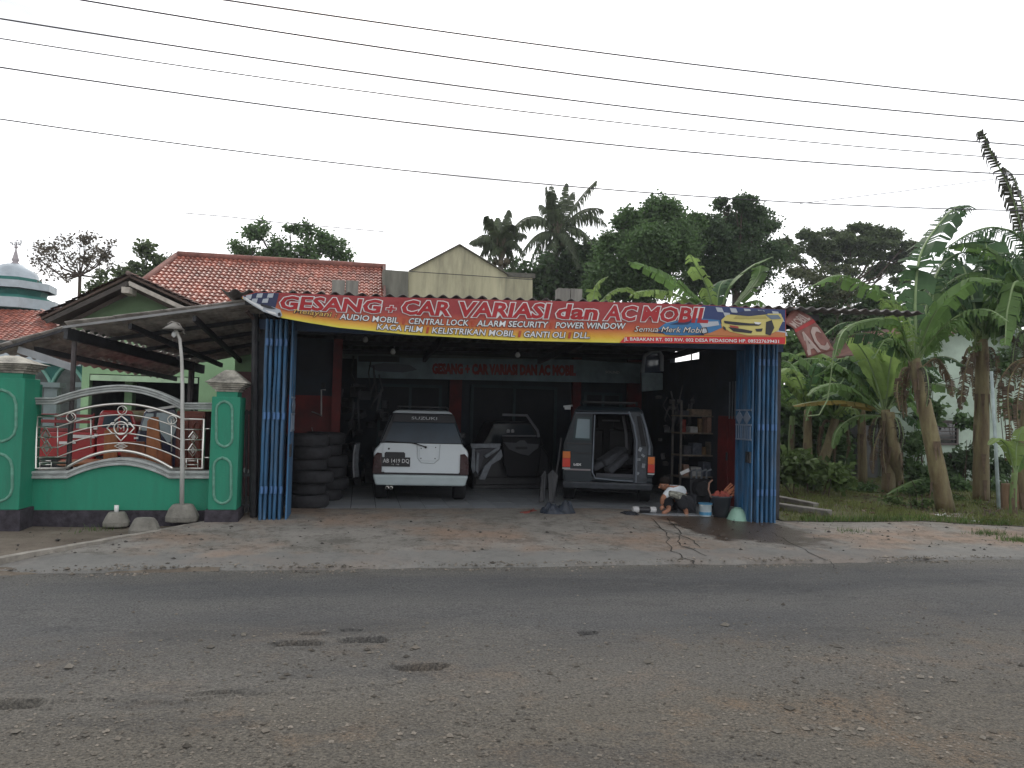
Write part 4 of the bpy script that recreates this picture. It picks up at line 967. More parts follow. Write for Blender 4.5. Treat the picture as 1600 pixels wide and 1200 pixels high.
b = MB(); b.lathe([(.17,0),(.185,0),(.185,.015),(.165,.02),(.14,.1),(.09,.18),(.05,.2),(0,.2),(0,.19),(.08,.17),(.13,.09),(.155,.015),(.17,0)], q, 24); b.build('bowl', mat('basin_green', (.2,.34,.27), .5, var=.12), t, smooth=True)
b = MB(); b.lathe([(.05,.198),(.06,.2),(.06,.21),(.05,.21)], q, 18); b.build('foot_ring', mat('basin_green', (.2,.34,.27)), t)
# things lying on the door sill
def cloth(name, pts, mt, lab, cat, h=.1, seed=0):
    q = [G(x, y, .12) for x, y in pts]
    x0, x1 = min(p.x for p in q), max(p.x for p in q); y0, y1 = min(p.y for p in q), max(p.y for p in q)
    cx, cy = (x0+x1)/2, (y0+y1)/2
    def f(u, v):
        a = 2*pi*u; r = v; x = cx+(x1-x0)/2*cos(a)*r*(1+.25*noise.noise((cos(a)*2+seed, sin(a)*2, 1))); y = cy+.22*sin(a)*r*(1+.3*noise.noise((cos(a)*2, sin(a)*2+seed, 5)))
        z = .13+h*(1-r**5)*(.25+1.5*abs(noise.noise((x*6+seed, y*6, 2)))) + .02*noise.noise((x*25, y*25, seed))
        return (x, y, z)
    b = MB(); b.grid(f, 40, 12); return tag(b.build(name, mt, smooth=False), lab, cat)
cloth('tarpaulin', [(838,800),(906,806)], mat('tarp_blue', (.016,.022,.034), .55, var=.4, scale=12, bump=.3), 'crumpled dark blue tarpaulin lying on the edge of the workshop floor', 'tarpaulin', .24, 3)
cloth('floor_mat', [(964,803),(1002,806)], mat('mat_black', (.02,.022,.028), .5, var=.3), 'flat black plastic cover lying left of the crouching person', 'cover', .05, 8)
q = G(1000, 801, .13)
t = thing('paint_tube', 'dark roller with white ends lying on the floor left of the crouching person', 'roller', q)
b = MB(); b.tube([q+Vector((-.12,0,.05)), q+Vector((.2,0,.05))], .045, 12); b.build('barrel', blackpl, t)
for dx in (-.13, .17):
    b = MB(); b.tube([q+Vector((dx,0,.05)), q+Vector((dx+.1,0,.05))], .052, 12); b.build('cap', mat('cap_white', (.4,.4,.4), .6), t)
b = MB(); b.tube([G(813,801,.14), G(826,799,.15), G(838,798,.14)], .012, 5); b.tube([G(822,800,.14), G(832,797,.2), G(834,795,.2)], .012, 5); b.tube([G(818,802,.14), G(828,800,.16)], .014, 5)
tag(b.build('pliers', mat('tool_red', (.2,.05,.04), .5)), 'small red handled pliers lying left of the blue tarpaulin', 'pliers')
# ---------------- crouching person
pr = G(1052, 803, .1)
def human(name, verts, edges, rad_, mt, parent, sub=2):
    me = bpy.data.meshes.new(name); off = Vector(FR[parent.name])
    me.from_pydata([tuple(Vector(v)-off) for v in verts], edges, []); me.materials.append(mt)
    o = bpy.data.objects.new(name, me); col.objects.link(o); o.parent = parent; FR[o.name] = tuple(off)
    import bmesh
    bm = bmesh.new(); bm.from_mesh(me); ly = bm.verts.layers.skin.verify(); bm.verts.ensure_lookup_table()
    for i, r in enumerate(rad_):
        bm.verts[i][ly].radius = (r, r) if not isinstance(r, tuple) else r
        bm.verts[i][ly].use_root = (i == 0)
    bm.to_mesh(me); bm.free()
    o.modifiers.new('skin', 'SKIN'); s = o.modifiers.new('sub', 'SUBSURF'); s.levels = s.render_levels = sub
    return o
per = thing('person', 'person in white t-shirt and dark shorts crouching over the edge of the workshop floor', 'person', pr)
Yh = pr.y
def H(px, py, dy=0): return P(px, py, Yh+dy)
skin = mat('skin', (.27,.125,.075), .6, var=.1, scale=12)
pel = H(1067, 785, .05); che = H(1055, 767, .0); nek = H(1045, 763, -.02); hd = H(1037, 757, -.05)
kL, kR = H(1040, 778, -.2), H(1048, 779, .12); aL, aR = H(1045, 797, -.1), H(1072, 799, -.1)
aL.z = .18; aR.z = .17
kR = H(1060, 776, -.18); kL = H(1043, 777, .12)
fL, fR = aL+Vector((-.14,-.06,-.055)), aR+Vector((-.06,-.15,-.055))
sL, sR = H(1050, 765, -.16), H(1051, 764, .16)
eL, eR = H(1035, 778, -.2), H(1042, 776, .15); hL, hR = H(1034, 789, -.16), H(1036, 788, .02)
V = [pel, che, nek, hd+Vector((0,0,-.03)), hd+Vector((-.03,0,.04)), sL, eL, hL, sR, eR, hR, pel+Vector((0,-.1,0)), kR, aR, fR, pel+Vector((0,.12,0)), kL, aL, fL, pel.lerp(che, .5)+Vector((0,0,.05))]
E = [(0,19),(19,1),(1,2),(2,3),(3,4),(1,5),(5,6),(6,7),(1,8),(8,9),(9,10),(0,11),(11,12),(12,13),(13,14),(0,15),(15,16),(16,17),(17,18)]
RR = [.12,.13,.055,.085,.085,.065,.042,.03,.065,.042,.03,.095,.065,.042,.035,.095,.065,.042,.035,.135]
human('body', V, E, RR, skin, per)
human('shirt', [pel.lerp(che,.25)+Vector((0,0,.05)), pel.lerp(che,.6)+Vector((0,0,.05)), che, sL, sL.lerp(eL,.9), sR, sR.lerp(eR,.9), nek.lerp(che,.6)], [(0,1),(1,2),(2,3),(3,4),(2,5),(5,6),(2,7)], [.15,.155,.15,.082,.05,.082,.05,.07], mat('tshirt', (.5,.54,.57), .9, var=.08, scale=20), per)
human('shorts', [pel, pel+Vector((0,-.1,0)), pel.lerp(kR,.5)+Vector((0,-.05,0)), kR, pel+Vector((0,.12,0)), pel.lerp(kL,.5)+Vector((0,.05,0)), kL, aR.lerp(kR,.5), aL.lerp(kL,.5), aR.lerp(kR,.15), aL.lerp(kL,.15)], [(0,1),(1,2),(2,3),(0,4),(4,5),(5,6),(3,7),(6,8),(7,9),(8,10)], [.165,.14,.125,.105,.14,.125,.105,.095,.095,.075,.075], mat('dark_cloth', (.02,.021,.025), .95, var=.3), per)
human('waist_cloth', [H(1043,770,-.22), H(1056,773,-.2), H(1072,779,-.12)], [(0,1),(1,2)], [(.05,.055),(.06,.065),(.075,.085)], mat('checked_cloth', (.07,.075,.06), .9, var=.6, c2=(.2,.2,.17), scale=36), per)
b = MB(); b.lathe([(0,.115),(.05,.108),(.082,.07),(.09,.03),(.08,.0)], hd+Vector((.018,.0,.018)), 16); b.build('hair', mat('hair', (.012,.009,.008), .9, spec=.15), per, smooth=True)
b = MB(); fc = hd+Vector((-.05,-.05,-.02))
b.tube([fc+Vector((-.05,-.02,-.01)), fc+Vector((-.065,-.03,-.03))], [.012,.018], 6); b.build('nose', skin, per, smooth=True)
for dx, dy in ((-.02,-.045),(.03,-.045)):
    b = MB(); b.lathe([(0,.011),(.009,.006),(.011,0),(.009,-.006),(0,-.011)], fc+Vector((dx,dy,.01)), 8); b.build('eye', mat('eye_dark', (.03,.02,.02), .3), per, smooth=True)
b = MB(); b.lathe([(0,.028),(.012,.02),(.015,0),(.01,-.02),(0,-.028)], hd+Vector((.03,-.088,-.01)), 8); b.build('ear', skin, per, smooth=True)
for hnd, s in ((hL, -1), (hR, 1)):
    for k in range(5):
        d = Vector(((-.02+.014*k), -.01*s, -.02)); e0 = hnd+d*.6; L_ = (.05,.07,.075,.07,.055)[k]
        if k == 0: d = Vector((-.04,-.02*s,0)); L_ = .045
        b = MB(); b.tube([e0, e0+Vector((-.006+.003*k, -.004, -L_*.5)), e0+Vector((-.02+.005*k, -.006, -L_))], [.011,.010,.008], 6); b.build('finger', skin, per, smooth=True)
for f_, a_ in ((fL, aL), (fR, aR)):
    b = MB(); d = (f_-a_); d.z = 0; d.normalize(); n_ = Vector((-d.y, d.x, 0)); c_ = Vector((f_.x, f_.y, .1))
    b.slab([c_-d*.17-n_*.04, c_-d*.17+n_*.04, c_+n_*.05, c_+d*.07+n_*.03, c_+d*.07-n_*.03, c_-n_*.05], (0,0,.02)); b.build('sandal', mat('sandal_tan', (.2,.15,.11), .7), per, bevel=.005)
# ================================================================== GREEN BOUNDARY WALL
WY = 11.5
green = mat('green_wall_paint', (.013,.21,.125), .65, var=.12, scale=2.2, bump=.15, bscale=30, streak=True, stain=(.02,.085,.06), stain_amt=.6)
mould = mat('moulding_grey', (.34,.36,.35), .75, var=.18, scale=10, stain=(.1,.1,.09), stain_amt=.4)
plinth = mat('plinth_dark', (.035,.03,.038), .9, var=.5, scale=12, bump=.4)
def arc(x0, xa, xb, x1, yflat0, yapex, yflat1, xap, n=28):
    pts = [(x0, yflat0)]
    for i in range(n+1):
        x = xa+(xb-xa)*i/n
        if x < xap: t = (xap-x)/(xap-xa); y = yapex+(yflat0-yapex)*(1-math.cos(t*pi/2))*1.0 if t < 1 else yflat0
        else: t = (x-xap)/(xb-xap); y = yapex+(yflat1-yapex)*(1-math.cos(t*pi/2))
        # circular-ish crown with a sharp return to the flats
        y = (yapex+((yflat0 if x < xap else yflat1)-yapex)*(t**1.9))
        pts.append((x, y))
    pts.append((x1, yflat1)); return pts
wall = thing('boundary_wall', 'green boundary wall with arched grey coping between two green pillars', 'wall', P(190, 815, WY))
base = arc(33, 104, 264, 332, 748, 727, 748, 188)
top = [P(x, y, WY) for x, y in base]; zb0 = P(190, 797, WY).z
b = MB(); b.strip(top, [Vector((p.x, p.y, zb0)) for p in top], (0, .14, 0)); b.build('panel', green, wall)
b = MB(); b.b2((top[0].x, WY-.02, -.05), (top[-1].x, WY+.17, zb0-.002)); b.build('plinth', plinth, wall)
for k, (dy, th, pr_) in enumerate(((0, 4, .05), (-4.2, 3.2, .035), (-7.4, 4, .055))):
    A = [P(x, y+dy, WY-pr_) for x, y in base]; B_ = [P(x, y+dy-th, WY-pr_) for x, y in base]
    b = MB(); b.strip(B_, A, (0, .14+2*pr_, 0)); b.build('coping', mould, wall, bevel=.008)
tb = arc(39, 84, 283, 332, 632, 612, 640, 190)
for k, (dy, th, pr_) in enumerate(((0, 4, .03), (-4.2, 3.5, .045), (-8, 3, .065))):
    A = [P(x, y+dy, WY-pr_) for x, y in tb]; B_ = [P(x, y+dy-th, WY-pr_) for x, y in tb]
    b = MB(); b.strip(B_, A, (0, .14+2*pr_, 0)); b.build('arch_band', mould, wall, bevel=.008)
# stainless railing in the opening
rail = thing('railing', 'stainless steel railing with curved bars and a central M emblem set in the green wall', 'railing', P(190, 745, WY+.07))
RY = WY+.05
def rp_pts(l): return [P(x, y, RY) for x, y in l]
def rb(l, r, name='bar', m=steel): 
    b = MB(); b.tube(rp_pts(l), r, 6); return b.build(name, m, rail, smooth=True)
rb(arc(57, 91, 287, 319, 650, 631, 655, 190)+[(317,732),(270,732)]+[(x, y) for x, y in reversed(arc(101, 101, 269, 270, 732, 704, 732, 186))]+[(55,732),(57,650)], .022, 'frame')
for yl, ya, yr in ((667,648,671),(683,663,687),(699,677,703),(714,692,717)):
    rb(arc(57, 91, 283, 317, yl, ya, yr, 190), .010)
for px, y0, y1 in ((90,668,714),(142,655,700),(268,655,706),(283,671,717)): rb([(px,y0),(px,y1)], .009)
for px, y0, y1 in ((62,722,732),(80,722,732),(291,716,730),(309,716,730)): rb([(px,y0),(px,y1)], .008)
for y in (719, 725): rb([(62,y+1),(80,y+1)], .007); rb([(291,y+1),(309,y+1)], .007)
def ring(cx, cy, r, th=.008, name='ring'):
    b = MB(); c = P(cx, cy, RY-.02); R_ = r/1200*11.7
    b.tube([c+Vector((R_*cos(k*pi/12), 0, R_*sin(k*pi/12))) for k in range(25)], th, 5); b.build(name, steel, rail, smooth=True)
for cx, cy in ((111,652),(191,641),(269,656)):
    ring(cx, cy, 6); 
    c = P(cx, cy, RY-.02); b = MB(); b.tube([c+Vector(v) for v in ((0,0,.045),(.03,0,0),(0,0,-.045),(-.03,0,0),(0,0,.045))], .006, 4); b.build('diamond', steel, rail)
ring(189, 669, 9, .012)
rb([(184.5,673.5),(184.5,665),(189,670.5),(193.5,665),(193.5,673.5)], .011, 'letter')
for l in (((180,660),(180,657),(190,650),(199,657),(199,660)), ((180,679),(189,689),(198,679)), ((179,661),(175,661),(167,669),(175,677),(179,677)), ((200,661),(203,661),(210,669),(203,677),(200,677))):
    rb(list(l), .013, 'emblem')
for cx, cy, w_, h_ in ((189,697,10,4.5),(302,683,7,9),(301,703,7,10),(71,681,8,13),(73,700,8,12)):
    b = MB(); pts = rp_pts([(cx,cy-h_),(cx+w_,cy),(cx,cy+h_),(cx-w_,cy),(cx,cy-h_)]); b.tube(pts, .011, 5); d_ = b.build('diamond', steel, rail)
    b = MB(); b.slab([p for p in rp_pts([(cx,cy-h_*.6),(cx+w_*.6,cy),(cx,cy+h_*.6),(cx-w_*.6,cy)])], (0,.01,0)); b.build('plate', mat('steel_plate', (.3,.29,.27), .4, .8), d_)
rb([(46,654),(57,654)], .012); rb([(42,667),(57,667)], .012); rb([(42,714),(57,714)], .012); rb([(319,670),(331,670)], .012); rb([(317,715),(331,715)], .012)
# pillars
def pillar(x0, x1, ytop, ybot, yf, lab, pw_dir, panels, cap_apex, side=True):
    a, c = P(x0, 700, yf), P(x1, 700, yf); w_ = c.x-a.x; zt = P((x0+x1)/2, ytop, yf).z
    t = thing('gate_pillar', lab, 'pillar', ((a.x+c.x)/2, yf+.25, 0)); zp = P((x0+x1)/2, ybot, yf).z
    b = MB(); b.b2((a.x, yf, zp), (c.x, yf+.5, zt)); b.build('shaft', green, t, bevel=.01)
    b = MB(); b.b2((a.x-.03, yf-.03, -.05), (c.x+.03, yf+.53, zp)); b.build('base', plinth, t)
    nk = P((x0+x1)/2, ytop-8, yf).z; b = MB(); b.b2((a.x+.05, yf+.05, zt), (c.x-.05, yf+.45, nk)); b.build('neck', green, t)
    cp = mat('mossy_cap', (.36,.34,.29), .9, var=.3, scale=7, bump=.4, stain=(.03,.03,.028), stain_amt=.95)
    m_, z = cap_apex, nk
    b = MB(); mx_, my = (a.x+c.x)/2, yf+.25; hw = w_/2
    for k, (e_, hh) in enumerate(((.0,.035),(.03,.03),(.06,.025),(.085,.03))):
        b.b2((mx_-hw+.03-e_, my-.22-e_, z), (mx_+hw-.03+e_, my+.22+e_, z+hh)); z += hh+.001
    b.build('cornice', cp, t, bevel=.008)
    zc = P((x0+x1)/2, m_, yf).z; b = MB(); secs = []
    for k in range(7):
        f = 1-(k/6)**1.7*.93 if k else 1; zz = z+(zc-z)*(k/6); tf = (k/6)**.8; hw2 = (hw+.10)*(1-.86*tf)**.8
        hy = (.34)*(1-.86*tf)**.8
        secs.append([(mx_-hw2, my-hy, zz), (mx_+hw2, my-hy, zz), (mx_+hw2, my+hy, zz), (mx_-hw2, my+hy, zz)])
    b.loft(secs); b.build('cap', cp, t, bevel=.01)
    for (px0, px1, py0, py1) in panels:
        # raised frame with scooped corners
        ch = (px1-px0)*.25
        l = [(px0, py0+2*ch), (px0+ch*.3, py0+ch), (px0+ch, py0+ch*.35), (px0+2*ch, py0), (px1-2*ch, py0), (px1-ch, py0+ch*.35), (px1-ch*.3, py0+ch), (px1, py0+2*ch)]
        l += [(x, py1-(y-py0)) for x, y in reversed(l)]; l.append(l[0])
        b = MB(); b.tube([P(x, y, yf-.004) for x, y in l], .018, 6); b.build('panel_moulding', mat('moulding_green', (.1,.24,.18) if x0 > 100 else (.3,.36,.33), .7, var=.3, scale=12), t)
    return t
pillar(328, 373, 620, 797, 11.25, 'right green gate pillar with mossy pyramid cap beside the dark iron gate', 0, [(338,363,627,698),(334,361,715,787)], 577)
pillar(-34, 34, 590, 797, 11.1, 'wide green gate pillar with mossy cap cut by the left edge of the photo', 0, [(-20,25,609,690),(-24,19,708,784)], 554)
# return wall behind the left pillar
b = MB(); b.b2((P(34,700,11.6).x, 11.62, 0), (P(52,700,12.2).x, 12.2, P(45,600,12).z)); tag(b.build('wall_stub', green), 'short green wall return behind the left gate pillar', 'wall')
# dark iron gate between pillar and blue doors
t = thing('iron_gate', 'dark iron bar gate between the green pillar and the blue doors', 'gate', P(388, 800, 11.7))
for px in (378, 384.5, 391, 397): b = MB(); b.tube([P(px,800,11.7), P(px+1,640,11.7)], .018, 6); b.build('bar', darkmetal, t)
for py in (645, 742, 790): b = MB(); b.beam(P(374,py,11.7), P(402,py,11.7), .03, .05); b.build('rail', darkmetal, t)
b = MB(); b.tube([P(396,812,11.6), P(399,490,11.6)], .05, 8); tag(b.build('iron_post', darkmetal), 'tall dark iron post just left of the blue doors', 'post')
t = tag(MB().box(P(390,738,12.3), (.2,.05,.06), tilt=('Y', .4)).build('white_scrap', white), 'white plastic piece wedged behind the iron gate', 'scrap')
# lamp post with a curved head, and concrete feet
def foot(px, py, w_, h_, lab, round_=0):
    q = G(px, py, .14 if px > 250 else .06); s = w_/2/1200*q.y; hh = h_/1200*11
    b = MB(); secs = []
    for k, f in enumerate((1, 1.02, .82, .62)):
        z = q.z-.02+hh*(0, .3, .72, 1)[k]
        secs.append([(q.x+s*f*cos(a)*1.0+.012*noise.noise((a*3, z*9, px)), q.y+s*f*.8*sin(a)+.1, z) for a in [pi/4+pi/2*j+o for j in range(4) for o in (-.32, .32)]])
    b.loft(secs); return tag(b.build('concrete_block', concrete, bevel=.02), lab, 'concrete block', 'concrete pole feet by the green wall'), q, hh
f1, q1, h1 = foot(282, 814, 49, 26, 'largest concrete foot carrying the tall white lamp post')
f2, q2, h2 = foot(178, 822, 37, 22, 'concrete foot with a short white pipe stub in front of the green wall')
f3, q3, h3 = foot(222, 834, 45, 23, 'bare flat topped concrete block lying in front of the other two feet')
b = MB(); b.tube([(q2.x, q2.y+.08, q2.z+h2-.04), (q2.x, q2.y+.08, q2.z+h2+.07)], .03, 10); tag(b.build('pipe_stub', white, smooth=True), 'short white pipe stub standing in a concrete foot', 'pipe')
LPY = q1.y+.1
lp = thing('lamp_post', 'thin white lamp post with curved top standing in front of the green wall', 'lamp post', (q1.x, LPY, q1.z+h1-.03))
def LPp(px, py): return P(px, py, LPY)
b = MB(); b.tube([LPp(284,788), LPp(285,720), LPp(285,650), LPp(285,600), LPp(284,560), LPp(281,530), LPp(276,518), LPp(268,507)], [.032,.03,.027,.025,.023,.022,.02,.02], 10); b.build('pole', mat('post_white', (.42,.42,.40), .55, var=.2, scale=12, streak=True, stain=(.2,.15,.1), stain_amt=.4), lp, smooth=True)
b = MB(); b.lathe([(.0,-.05),(.03,-.06),(.10,-.11),(.15,-.15),(.14,-.155),(.03,-.08),(0,-.07)], LPp(272,505)+Vector((0,0,.06)), 16); b.tube([LPp(262,507), LPp(268,503), LPp(280,506), LPp(288,522)], .014, 6); b.build('shade', mat('lamp_shade_grey', (.14,.13,.115), .6, var=.3), lp, smooth=True)
b = MB(); b.lathe([(0,.0),(.03,-.03),(.035,-.07),(.0,-.10)], LPp(272,520)+Vector((0,0,.03)), 10); b.build('bulb', lampm, lp, smooth=True)
# brick-like rubble by the pillar foot
for i, (px, py, w_) in enumerate(((357,804,.26),(322,806,.34),(343,809,.12))):
    q = G(px, py, .06); b = MB(); b.box(q+Vector((0,0,.03)), (w_,.14,.09), .1*i); tag(b.build('stone_block', mat('block_dark', (.09,.085,.08), .9, var=.4, scale=10, bump=.5), bevel=.02), ('dark stone block against the foot of the right green pillar', 'wider dark stone block left of the right green pillar', 'smallest dark stone in front of the right green pillar')[i], 'stone')
# ---------------- things in the yard behind the railing
def trk(x0, x1, y0, y1, Y, mt, name, par, d=.8, bev=.03):
    a, c = P(x0, y1, Y), P(x1, y0, Y); b = MB(); b.b2((a.x, Y, a.z), (c.x, Y+d, c.z)); return b.build(name, mt, par, bevel=bev)
redp = mat('truck_red', (.30,.012,.014), .3, var=.08, coat=.6)
tr = thing('pickup_truck', 'red pickup truck parked in the yard behind the steel railing', 'truck', (P(130,740,14).x, 14, .05))
cabp = [(150,712),(150,672),(155,646),(160,641),(206,642),(212,660),(214,712)]
b = MB(); b.slab([P(x, y, 14) for x, y in cabp], (0, 1.5, 0)); b.build('cab', redp, tr, bevel=.03)
b = MB(); b.slab([P(x, y, 13.985) for x, y in ((159,668),(163,649),(184,649),(184,668))], (0,.01,0)); b.slab([P(x, y, 13.985) for x, y in ((188,668),(188,649),(203,650),(208,668))], (0,.01,0)); b.build('window', gl, tr)
trk(52, 149, 675, 722, 14, redp, 'cargo_bed', tr, 1.5)
for k, py in enumerate((648, 657, 670)): trk(52, 146, py, py+3, 14, mat('rail_red', (.2,.03,.03), .5), 'bed_rail', tr, .05, .005)
for px in (54, 84, 115, 144): trk(px, px+3, 646, 676, 14.005, mat('rail_red', (.2,.03,.03), .5), 'bed_post', tr, .05, .005)
for (x0, x1, y0, y1) in ((108,148,680,684),(92,106,690,694),(108,118,688,693),(146,152,666,671),(147,152,678,683)): trk(x0, x1, y0, y1, 13.975, white, 'decal', tr, .02, 0)
trk(56, 212, 712, 722, 14.1, darkmetal, 'chassis', tr, 1.3)
for px in (78, 196):
    c_ = P(px, 728, 14); b = MB(); b.lathe([(.2,-.1),(.36,-.1),(.38,0),(.36,.1),(.2,.1)], (c_.x, 14.05, .43), 20, 'Y'); w_ = b.build('wheel', black, tr, smooth=True)
    b = MB(); b.lathe([(0,-.08),(.2,-.11),(.2,.08)], (c_.x, 14.05, .43), 14, 'Y'); b.build('rim', steel, w_)
dc = thing('parked_car', 'dark blue car with pale windscreen parked between red truck and wooden boards', 'car', (P(245,740,13.9).x, 13.9, .05))
b = MB(); b.slab([P(x, y, 13.9) for x, y in ((212,730),(212,682),(216,670),(224,645),(232,637),(272,637),(284,665),(286,730))], (0, 1.6, 0)); b.build('body', mat('navy_paint', (.02,.022,.05), .3, coat=.5), dc, bevel=.04)
b = MB(); b.slab([P(x, y, 13.88) for x, y in ((219,673),(228,646),(240,646),(238,673))], (0,.012,0)); b.slab([P(x, y, 13.88) for x, y in ((242,664),(245,645),(270,645),(276,667),(268,690),(262,692))], (0,.012,0)); b.build('window', mat('pale_glass', (.33,.40,.42), .1), dc)
b = MB(); b.slab([P(x, y, 13.86) for x, y in ((226,640),(272,633),(276,636),(232,644))], (0,.3,0)); b.build('roof_edge', white, dc)
trk(209, 216, 683, 686, 13.87, white, 'number_plate', dc, .01, 0); trk(216, 222, 666, 674, 13.86, steel, 'mirror', dc, .06)
# varnished boards and furniture
def board(pts, Y, lab, cat='board', name='wooden_board', m=wood, d=.05, group='varnished boards leaning behind the railing'):
    b = MB(); b.slab([P(x, y, Y) for x, y in pts], (0, d, 0)); return tag(b.build(name, m, bevel=.006), lab, cat, group)
wood2 = mat('varnished_wood_light', (.30,.105,.035), .35, var=.35, scale=9, streak=True)
board([(160,745),(163,673),(184,668),(182,745)], 12.6, 'wooden board leaning in front of the red truck cab', m=wood2)
board([(226,745),(230,658),(237,651),(247,652),(256,745)], 12.5, 'wooden board with tapered top leaning in front of the dark blue car', m=wood2)
board([(186,745),(190,690),(226,690),(228,745)], 12.7, 'low wide wooden board between the two tall leaning ones')
board([(246,745),(244,700),(268,712),(268,745)], 12.45, 'short slanted wooden board beside the tall wardrobe')
wd = thing('wardrobe', 'large dark red brown wooden wardrobe behind the right end of the railing', 'wardrobe', P(294, 745, 12.6))
redwood = mat('red_wood', (.13,.028,.014), .35, var=.4, scale=6, streak=True)
trk(272, 321, 643, 752, 12.6, redwood, 'case', wd, .5, .01)
for x0, x1 in ((275,295),(297,318)):
    d_ = trk(x0, x1, 650, 738, 12.58, redwood, 'door', wd, .02, .006)
    b = MB(); b.tube([P((x0+x1)/2-5,664,12.57),P((x0+x1)/2,658,12.57),P((x0+x1)/2+5,664,12.57),P((x0+x1)/2+5,725,12.57),P((x0+x1)/2-5,725,12.57),P((x0+x1)/2-5,664,12.57)], .012, 5); b.build('moulding', redwood, d_)
tbl = thing('wooden_table', 'glossy round topped wooden table behind the lower left of the railing', 'table', P(140, 745, 12.5))
b = MB(); c_ = P(140, 724, 12.9); b.lathe([(0,.04),(.40,.04),(.44,.02),(.44,-.01),(.40,-.03),(0,-.03)], c_, 24); b.build('tabletop', wood2, tbl, smooth=False)
for dx, dy in ((-.25,-.2),(.25,-.2),(-.25,.2),(.25,.2)):
    b = MB(); b.tube([(c_.x+dx, c_.y+dy, .05), (c_.x+dx*.9, c_.y+dy*.9, c_.z-.02)], .03, 6); b.build('leg', wood, tbl)
for k, (px, py, Y) in enumerate(((48,664,12.4),(60,732,12.6))):
    pass
bn = thing('metal_bench', 'low steel rail bench behind the lower left corner of the railing', 'bench', P(85, 745, 12.3))
for py in (716, 724, 736): b = MB(); b.tube([P(42,py,12.3), P(112,py-1,12.3)], .02, 6); b.build('rail', steel, bn)
for px in (48, 105): b = MB(); b.tube([P(px,712,12.3), P(px,752,12.3)], .02, 6); b.build('leg', steel, bn)
# ================================================================== CARPORT
def sheet_roof(corners, name, par, m, nw, amp=.02, parts=1):
    a, b_, c, d = [Vector(p) for p in corners]
    for k in range(parts):
        u0, u1 = k/parts, (k+1)/parts+.004
        q = MB()
        def f(u, v):
            uu = u0+(u1-u0)*u; p = (a.lerp(b_, uu)).lerp(d.lerp(c, uu), v); p = p.copy(); p.z += amp*cos(2*pi*v*nw)+.004*(k % 2)+.01*noise.noise((uu*6, v*3, k)); return p
        q.grid(f, 6, nw*6); q.build(name, m, par, smooth=True, solid=.006)
zinc = mat('aged_zinc', (.42,.39,.36), .7, .1, var=.4, scale=5, stain=(.06,.04,.03), stain_amt=.6)
cpt = thing('carport', 'sagging zinc sheet carport roof on iron posts behind the green wall', 'carport', P(210, 740, 12))
K1 = [P(100,505,11.9), P(408,468,11.2), P(408,545,14.6), P(318,566,15.6)]
sheet_roof([K1[0], K1[1], K1[2]+Vector((.3,0,0)), K1[3]], 'roof_sheet', cpt, zinc, 22, .022, 4)
b = MB(); b.beam(K1[0]+Vector((0,-.02,-.06)), K1[1]+Vector((0,-.02,-.03)), .03, .035); b.build('edge_beam', mat('beam_brown', (.2,.2,.2), .6), cpt)
b = MB(); b.beam(K1[0]+Vector((.03,0,-.14)), K1[3]+Vector((0,0,-.14)), .06, .16); b.build('side_beam', darkmetal, cpt)
for t_ in (.25, .5, .75):
    b = MB(); b.beam(K1[0].lerp(K1[3], t_)+Vector((0,0,-.07)), K1[1].lerp(K1[2], t_)+Vector((0,0,-.07)), .04, .06); b.build('purlin', darkmetal, cpt)
for t_ in (.33, .66):
    b = MB(); b.beam(K1[0].lerp(K1[1], t_)+Vector((0,.1,-.14)), K1[3].lerp(K1[2], t_)+Vector((0,0,-.14)), .05, .08); b.build('rafter', darkmetal, cpt)
p = P(117, 520, 12.1); b = MB(); b.tube([(p.x,12.1,.03), p], .036, 8); b.build('post', mat('rusty_post', (.06,.05,.05), .7, var=.4, scale=8), cpt)
p = P(300, 565, 15.2); b = MB(); b.tube([(p.x,15.2,.03), p], .055, 8); b.build('post', mat('rusty_post', (.06,.05,.05)), cpt)
cp2 = thing('carport', 'lower zinc lean-to roof at the far left sloping under the carport', 'carport', P(100, 740, 13))
K2 = [P(-30,547,12.6), P(102,511,12.6), P(318,565,16.0), P(262,592,16.8)]
sheet_roof(K2, 'roof_sheet', cp2, zinc, 20, .022, 3)
b = MB(); b.beam(P(30,541,12.7)+Vector((0,0,-.05)), P(116,575,12.4), .05, .10); b.build('brace', mat('pale_brace', (.25,.26,.27), .6), cp2)
b = MB(); b.beam(K2[0]+Vector((0,0,-.08)), K2[1]+Vector((0,0,-.04)), .03, .04); b.build('edge_beam', darkmetal, cp2)
b = MB(); b.beam(P(55,546,12.9), P(275,592,16.6), .05, .09); b.build('side_beam', darkmetal, cp2)
